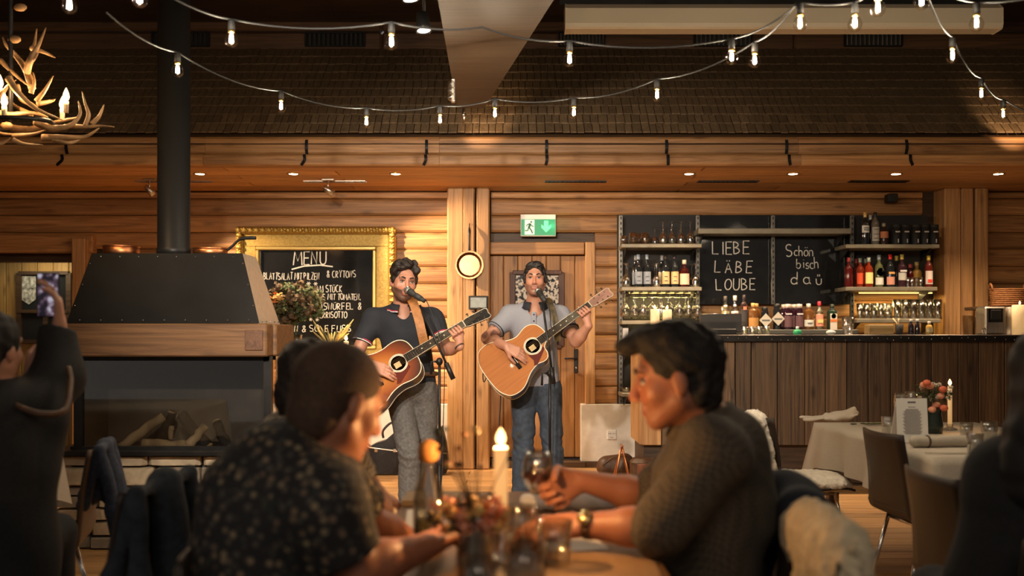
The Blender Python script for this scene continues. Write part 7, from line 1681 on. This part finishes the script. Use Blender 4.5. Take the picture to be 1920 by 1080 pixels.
# guest in black at the left edge filming with a phone
w1 = thing('person', (-1.78, 3.2, 0), 'guest in a black coat at the left edge holding up a phone', 'person')
hw = Head(P(-14, 654, 3.2), (.25, .95, .05), (0, 0, 1), 1.0); neck = P(-14, 735, 3.2)
shR, shL = P(62, 785, 3.2), P(-70, 785, 3.2); elR, elL = P(104, 712, 3.34), P(-40, 860, 3.4); wrR, wrL = P(112, 612, 3.40), P(60, 700, 3.45); ch = P(-5, 830, 3.2); pel = V((-1.78, 3.2, .54))
sk = hw.prims(neck)+[cap(neck, ch, .06, .1, .03), cap(ch, pel, .1, .11, .03)]+arm(shR, elR, wrR, .9)+arm(shL, elL, wrL, .9)+hand(wrR, (-.05, .0, 1), (-.8, -.3, .1), 1, (.35, .4, .4, .4), tcurl=.3)+hand(wrL, (.5, .1, .8), (0, 1, 0), -1)
sdf_mesh('body', sk, .0075, SKIN, w1, tint=lambda Q: hw.tint(Q, (.42, .21, .14), None)); hw.features(w1)
BLK = mat('black_wool', (.010, .010, .011), .9, var=.3, scale=90)
coat = [cap(shR, shL, .095, k=.07), cap(ch, pel+V((0, 0, -.05)), .19, .21, .07), cap(neck+V((0, 0, -.04)), ch, .09, .16, .06), cap(P(20, 900, 3.15), P(20, 1100, 3.15), .13, .15, .07), cap(shR, elR, .085, .082, .05), cap(elR, wrR, .088, .060, .04, cut=(sl1(elR, wrR, .95), wrR-elR)), cap(shL, elL, .085, .07, .05), cap(elL, wrL, .068, .05, .04, cut=(sl1(elL, wrL, .9), wrL-elL))]
sdf_mesh('coat', coat, .0095, BLK, w1, disp=folds(24, .007, 1.1)); seated_legs(pel, (.1, 1, 0), TRO, w1)
sdf_mesh('hair', [hw.e((0, -.02, .035), (.09, .108, .092), .012, cut=(hw.w(0, 0, -.09), -hw.u+hw.f*.8)), hw.e((0, -.08, -.06), (.075, .05, .1), .04), hw.e((0, .095, -.01), (.07, .06, .085), .01, sub=True)], .007, mat('guest_hair', (.006, .005, .005), .75), w1, disp=curls(90, .003))
MB().tube(bez([P(30, 760, 3.1), P(70, 775, 3.05), P(120, 770, 3.1), P(132, 720, 3.2), P(128, 690, 3.25)], 5), .010, 8).build('bag_strap', LEATHER, w1)
ph = thing('phone', P(90, 596, 3.4), 'phone held upright and filming, its screen showing the stage', 'phone')
Mp = frame(P(91, 553, 3.40), (1, .1, 0), (0, 0, 1), (.1, -1, 0))
def screen_mat():
    m_, nt, b = nodes_of('phone_screen'); N = nt.nodes; L = nt.links; tc = N.new('ShaderNodeTexCoord'); no = N.new('ShaderNodeTexNoise'); no.inputs['Scale'].default_value = 38; L.new(tc.outputs['Object'], no.inputs['Vector'])
    r = N.new('ShaderNodeValToRGB'); e = r.color_ramp.elements; e[0].position = .42; e[0].color = (.01, .008, .015, 1); e[1].position = .64; e[1].color = (.55, .52, .62, 1); k = e.new(.54); k.color = (.14, .08, .12, 1); L.new(no.outputs[0], r.inputs[0])
    L.new(r.outputs[0], b.inputs['Emission Color']); setin(b, 'Emission Strength', .8); setin(b, 'Base Color', (.01, .01, .01, 1)); setin(b, 'Roughness', .2); return m_
link('case', MB().box((0, 0, 0), (.074, .152, .010), .004).mesh('case', DARKM), ph, M=Mp); link('screen', MB().box((0, 0, .0058), (.066, .142, .001)).mesh('screen', screen_mat()), ph, M=Mp)
# dark haired guest at the right edge
w2 = thing('person', (1.26, 2.36, 0), 'guest with long dark hair and a black top at the right edge', 'person')
hq = Head(P(1968, 712, 2.34), (.1, .98, .0), (0, 0, 1), 1.0); neck = P(1970, 815, 2.36); shL, shR = P(1890, 890, 2.38), P(2060, 890, 2.38); ch = P(1975, 960, 2.38); pel = V((1.28, 2.38, .54))
elL, elR = P(1880, 1060, 2.45), P(2080, 1060, 2.45); wrL, wrR = P(1930, 1000, 2.62), P(2030, 1000, 2.62)
sk = hq.prims(neck)+[cap(neck, ch, .06, .1, .03), cap(ch, pel, .1, .11, .03)]+arm(shR, elR, wrR, .9)+arm(shL, elL, wrL, .9)+hand(wrR, (0, 1, .1), (0, 0, -1), -1)+hand(wrL, (0, 1, .1), (0, 0, -1), 1)
sdf_mesh('body', sk, .0075, SKIN, w2, tint=lambda Q: hq.tint(Q, (.42, .21, .14), None)); hq.features(w2)
coat = [cap(shR, shL, .085, k=.07), cap(ch, pel, .17, .19, .07), cap(neck+V((0, 0, -.03)), ch, .085, .15, .06), cap(shR, elR, .08, .07, .05), cap(elR, wrR, .065, .05, .04, cut=(sl1(elR, wrR, .9), wrR-elR)), cap(shL, elL, .082, .075, .05), cap(elL, wrL, .07, .05, .04, cut=(sl1(elL, wrL, .9), wrL-elL)), cap(P(1885, 960, 2.36), P(1870, 1090, 2.36), .085, .12, .06)]
sdf_mesh('black_top', coat, .0095, BLK, w2, disp=folds(24, .006, .6)); seated_legs(pel, (0, 1, 0), TRO, w2)
sdf_mesh('long_hair', [hq.e((0, -.02, .035), (.09, .108, .092), .012), hq.e((0, -.05, -.08), (.105, .075, .13), .05), hq.e((0, -.07, -.2), (.12, .065, .13), .05), hq.e((-.07, -.04, -.22), (.06, .06, .14), .04), hq.e((0, .10, -.01), (.07, .06, .09), .01, sub=True)], .008, mat('guest_hair', (.006, .005, .005), .75), w2, disp=curls(60, .005))
# ---------------- laid table on the right
def laid_table(tx0, tx1, ty0, ty1, label, clabel, drop0):
    lt_ = thing('laid_table', ((tx0+tx1)/2, (ty0+ty1)/2, 0), label, 'table')
    MB().box(((tx0+tx1)/2, (ty0+ty1)/2, ZTB-.025), (tx1-tx0-.02, ty1-ty0-.02, .04), .004).build('top', W_TABLE, lt_)
    for x in (tx0+.08, tx1-.08):
        for y in (ty0+.08, ty1-.08): MB().box((x, y, (ZTB-.045)/2), (.06, .06, ZTB-.045), .006).build('leg', W_TABLE, lt_)
    cl_ = thing('tablecloth', ((tx0+tx1)/2, (ty0+ty1)/2, ZTB), clabel, 'tablecloth')
    n_ = 160; rows_ = 9; vs_ = []; fs_ = []; L1_, L2_ = tx1-tx0, ty1-ty0
    def rect_pt(s):
        s *= 2*(L1_+L2_)
        if s < L1_: return V((tx0+s, ty0, 0)), V((0, -1, 0)), min(s, L1_-s)
        s -= L1_
        if s < L2_: return V((tx1, ty0+s, 0)), V((1, 0, 0)), min(s, L2_-s)
        s -= L2_
        if s < L1_: return V((tx1-s, ty1, 0)), V((0, 1, 0)), min(s, L1_-s)
        s -= L1_; return V((tx0, ty1-s, 0)), V((-1, 0, 0)), min(s, L2_-s)
    for i in range(n_):
        p_, nv, dc = rect_pt(i/n_); cf = math.exp(-dc*9)
        nv = (nv+(V((p_.x-(tx0+tx1)/2, 0, 0)).normalized()+V((0, p_.y-(ty0+ty1)/2, 0)).normalized())*.8*cf).normalized()
        for j in range(rows_):
            t_ = j/(rows_-1); drop = (drop0+.09*cf)*t_; out_ = .006+t_*(.022*math.sin(i*.55)+.018*math.sin(i*.23+1)+.02+.05*cf)
            q = p_+nv*out_; vs_.append((q.x, q.y, ZTB+.004-drop))
    for i in range(n_):
        for j in range(rows_-1): i2 = (i+1) % n_; fs_.append((i*rows_+j, i*rows_+j+1, i2*rows_+j+1, i2*rows_+j))
    fs_.append([i*rows_ for i in range(n_)]); MB().add(vs_, fs_, 0, True).build('cloth', LINEN, cl_)
laid_table(1.80, 2.75, 4.24, 5.92, 'laid dining table on the right in front of the bar', 'cream linen tablecloth hanging in folds over the laid table', .23)
laid_table(-3.5, -2.30, 3.9, 5.05, 'dining table at the left edge in front of the fireplace', 'pale linen tablecloth at the left edge behind the guest in black', .26)
ZN = ZTB+.0055
def at(x, y): v = G(x, y, ZN); return V((v.x, v.y, ZN))
p = at(1712, 829); mc = thing('menu_card', p, 'white printed menu card standing on the laid table', 'card'); w_ = 58/F*p.y; h_ = 82/F*p.y
Mk = Matrix.Translation(p) @ Matrix.Rotation(-.10, 4, 'X'); link('card', MB().box((0, 0, h_/2), (w_, .003, h_)).mesh('card', PAPER), mc, M=Mk); link('card_back', MB().box((0, .05, h_/2-.004), (w_, .003, h_-.01), 0, Matrix.Rotation(.45, 3, 'X')).mesh('card_back', PAPER), mc, M=Mk)
INK = mat('menu_ink', (.12, .11, .11), .8)
link('crest', MB().box((0, -.002, h_*.91), (w_*.26, .001, h_*.035)).mesh('crest', INK), mc, M=Mk)
for k in range(24):
    ww = w_*(.62 if k > 3 else (.22, 0.0, .5, .44)[k])*(1-.10*((k*7) % 3)); 
    if ww > 0: link('print_line', MB().box((0, -.002, h_*(.80-.0265*k)), (ww, .001, h_*.010)).mesh('print_line', INK), mc, M=Mk)
p = at(1781, 806); t = candle(p+V((0, 0, .02)), .0115, (806-724)/F*p.y-.02, 'tall taper candle burning on the laid table', power=2.4, fl=1.1); MB().lathe([(.001, -.02), (.04, -.02), (.038, -.012), (.016, -.006), (.016, .012), (.012, .012), (.001, .0)], 16, p+V((0, 0, .02))).build('holder', GLASS, t)
p = at(1750, 812); t = thing('flower_vase', p, 'small vase of salmon roses and white blossoms on the laid table', 'flowers'); vase(p, .05, .13, t, mat('dark_vase', (.02, .03, .025), .2))
bouquet(t, p+V((0, 0, .13)), .10, .14, 46, [FOL[2], FOL[0], WHF], 22, 8, (.009, .016))
for k, (x, y) in enumerate(((1738, 718), (1744, 724), (1732, 722), (1768, 730), (1764, 742), (1756, 760), (1770, 765), (1748, 768))):
    c = P(x, y, p.y-.05+.02*(k % 3)); MB().ball(c, .022, 10, sc=(1, 1, .8)).build('rose', PINK if k % 3 else mat('coral_petals', (.70, .16, .08), .7), t)
def gl_at(nm, me, x, y, sc, label, cat='glass'): q = at(x, y); o = link(nm, me, None, M=Matrix.Translation(q) @ Matrix.Scale(sc, 4)); return tag(o, label, cat)
gl_at('water_tumbler', tumb, 1666, 815, 1.05, 'water tumbler left of the menu card on the laid table'); gl_at('wine_glass', wine_st, 1690, 812, 1.05, 'empty wine glass behind the menu card, left one', 'wine glass'); gl_at('wine_glass', wine_st, 1708, 806, 1.05, 'empty wine glass behind the menu card, right one', 'wine glass')
gl_at('water_tumbler', tumb, 1828, 851, 1.0, 'cut tumbler beside the knife on the laid table'); gl_at('water_tumbler', tumb, 1855, 828, 1.1, 'tumbler at the right edge of the laid table beside the guest'); gl_at('water_tumbler', tumb, 1812, 822, .9, 'small tumbler behind the napkin roll on the laid table')
q = at(1765, 838); t = thing('napkin_roll', q, 'rolled linen napkin in a dark ring on the laid table', 'napkin'); ex_ = V((1, .15, 0)).normalized()
sdf_mesh('cloth', [cap(q+V((0, 0, .026))-ex_*.09, q+V((0, 0, .026))+ex_*.12, .023, .027, .02), cap(q+V((0, 0, .026))-ex_*.13, q+V((0, 0, .024))-ex_*.09, .028, .02, .02)], .006, LINEN, t, disp=folds(70, .002)); MB().tube([q-ex_*.07+V((0, 0, .026))+(V((0, 0, 1))*math.cos(a*.5236)+ex_.cross(V((0, 0, 1)))*math.sin(a*.5236))*.026 for a in range(12)], .005, 6, closed=True).build('ring', LEATHER, t)
for nm, dy, lb in (('table_knife', 851, 'steel table knife in front of the napkin roll'), ('table_fork', 826, 'steel fork lying left of the napkin roll')):
    a, b_ = (at(1735, dy), at(1812, dy)) if nm == 'table_knife' else (at(1672, 833), at(1716, 830)); o = MB().ribbon(bez([a, a.lerp(b_, .5), b_], 4), [.010]*4+[.018]*5, .004, (0, 0, 1)).build(nm, CHROME, None); o.location.z += .003; tag(o, lb, 'cutlery')
q = at(1560, 789); t = thing('crumpled_napkin', q, 'crumpled linen napkin on the far left corner of the laid table', 'napkin'); rs = random.Random(6); cp_ = [cap(q+V((-.13, 0, .008)), q+V((.06, .02, .02)), .05, .06, .03, flat=((0, 0, 1), .35)), cap(q+V((.02, 0, .02)), q+V((.13, .01, .045)), .06, .035, .03, flat=((0, 0, 1), .6)), cap(q+V((.10, 0, .04)), q+V((.135, 0, .075)), .03, .012, .02)]
for k in range(12):
    a = V((rs.uniform(-.14, .15), rs.uniform(-.07, .07), .012)); e = a+V((rs.uniform(-.07, .09), rs.uniform(-.06, .06), rs.uniform(-.0, .035)*(1 if a.x > -.03 else .2)))
    cp_.append(cap(q+a, q+e, rs.uniform(.012, .026), rs.uniform(.008, .02), .015, flat=((0, 0, 1), .6)))
sdf_mesh('cloth', cp_, .006, LINEN, t, disp=folds(70, .004, 1))
q = at(1628, 797); t = thing('herb_sprig', q, 'dark green sprig lying on the laid table', 'sprig'); rs = random.Random(2)
for k in range(14): MB().ball(q+V((rs.uniform(-.1, .1), rs.uniform(-.02, .02), .008)), .012, 6, sc=(1.6, .8, .4)).build('leaf', FOL[2], t)
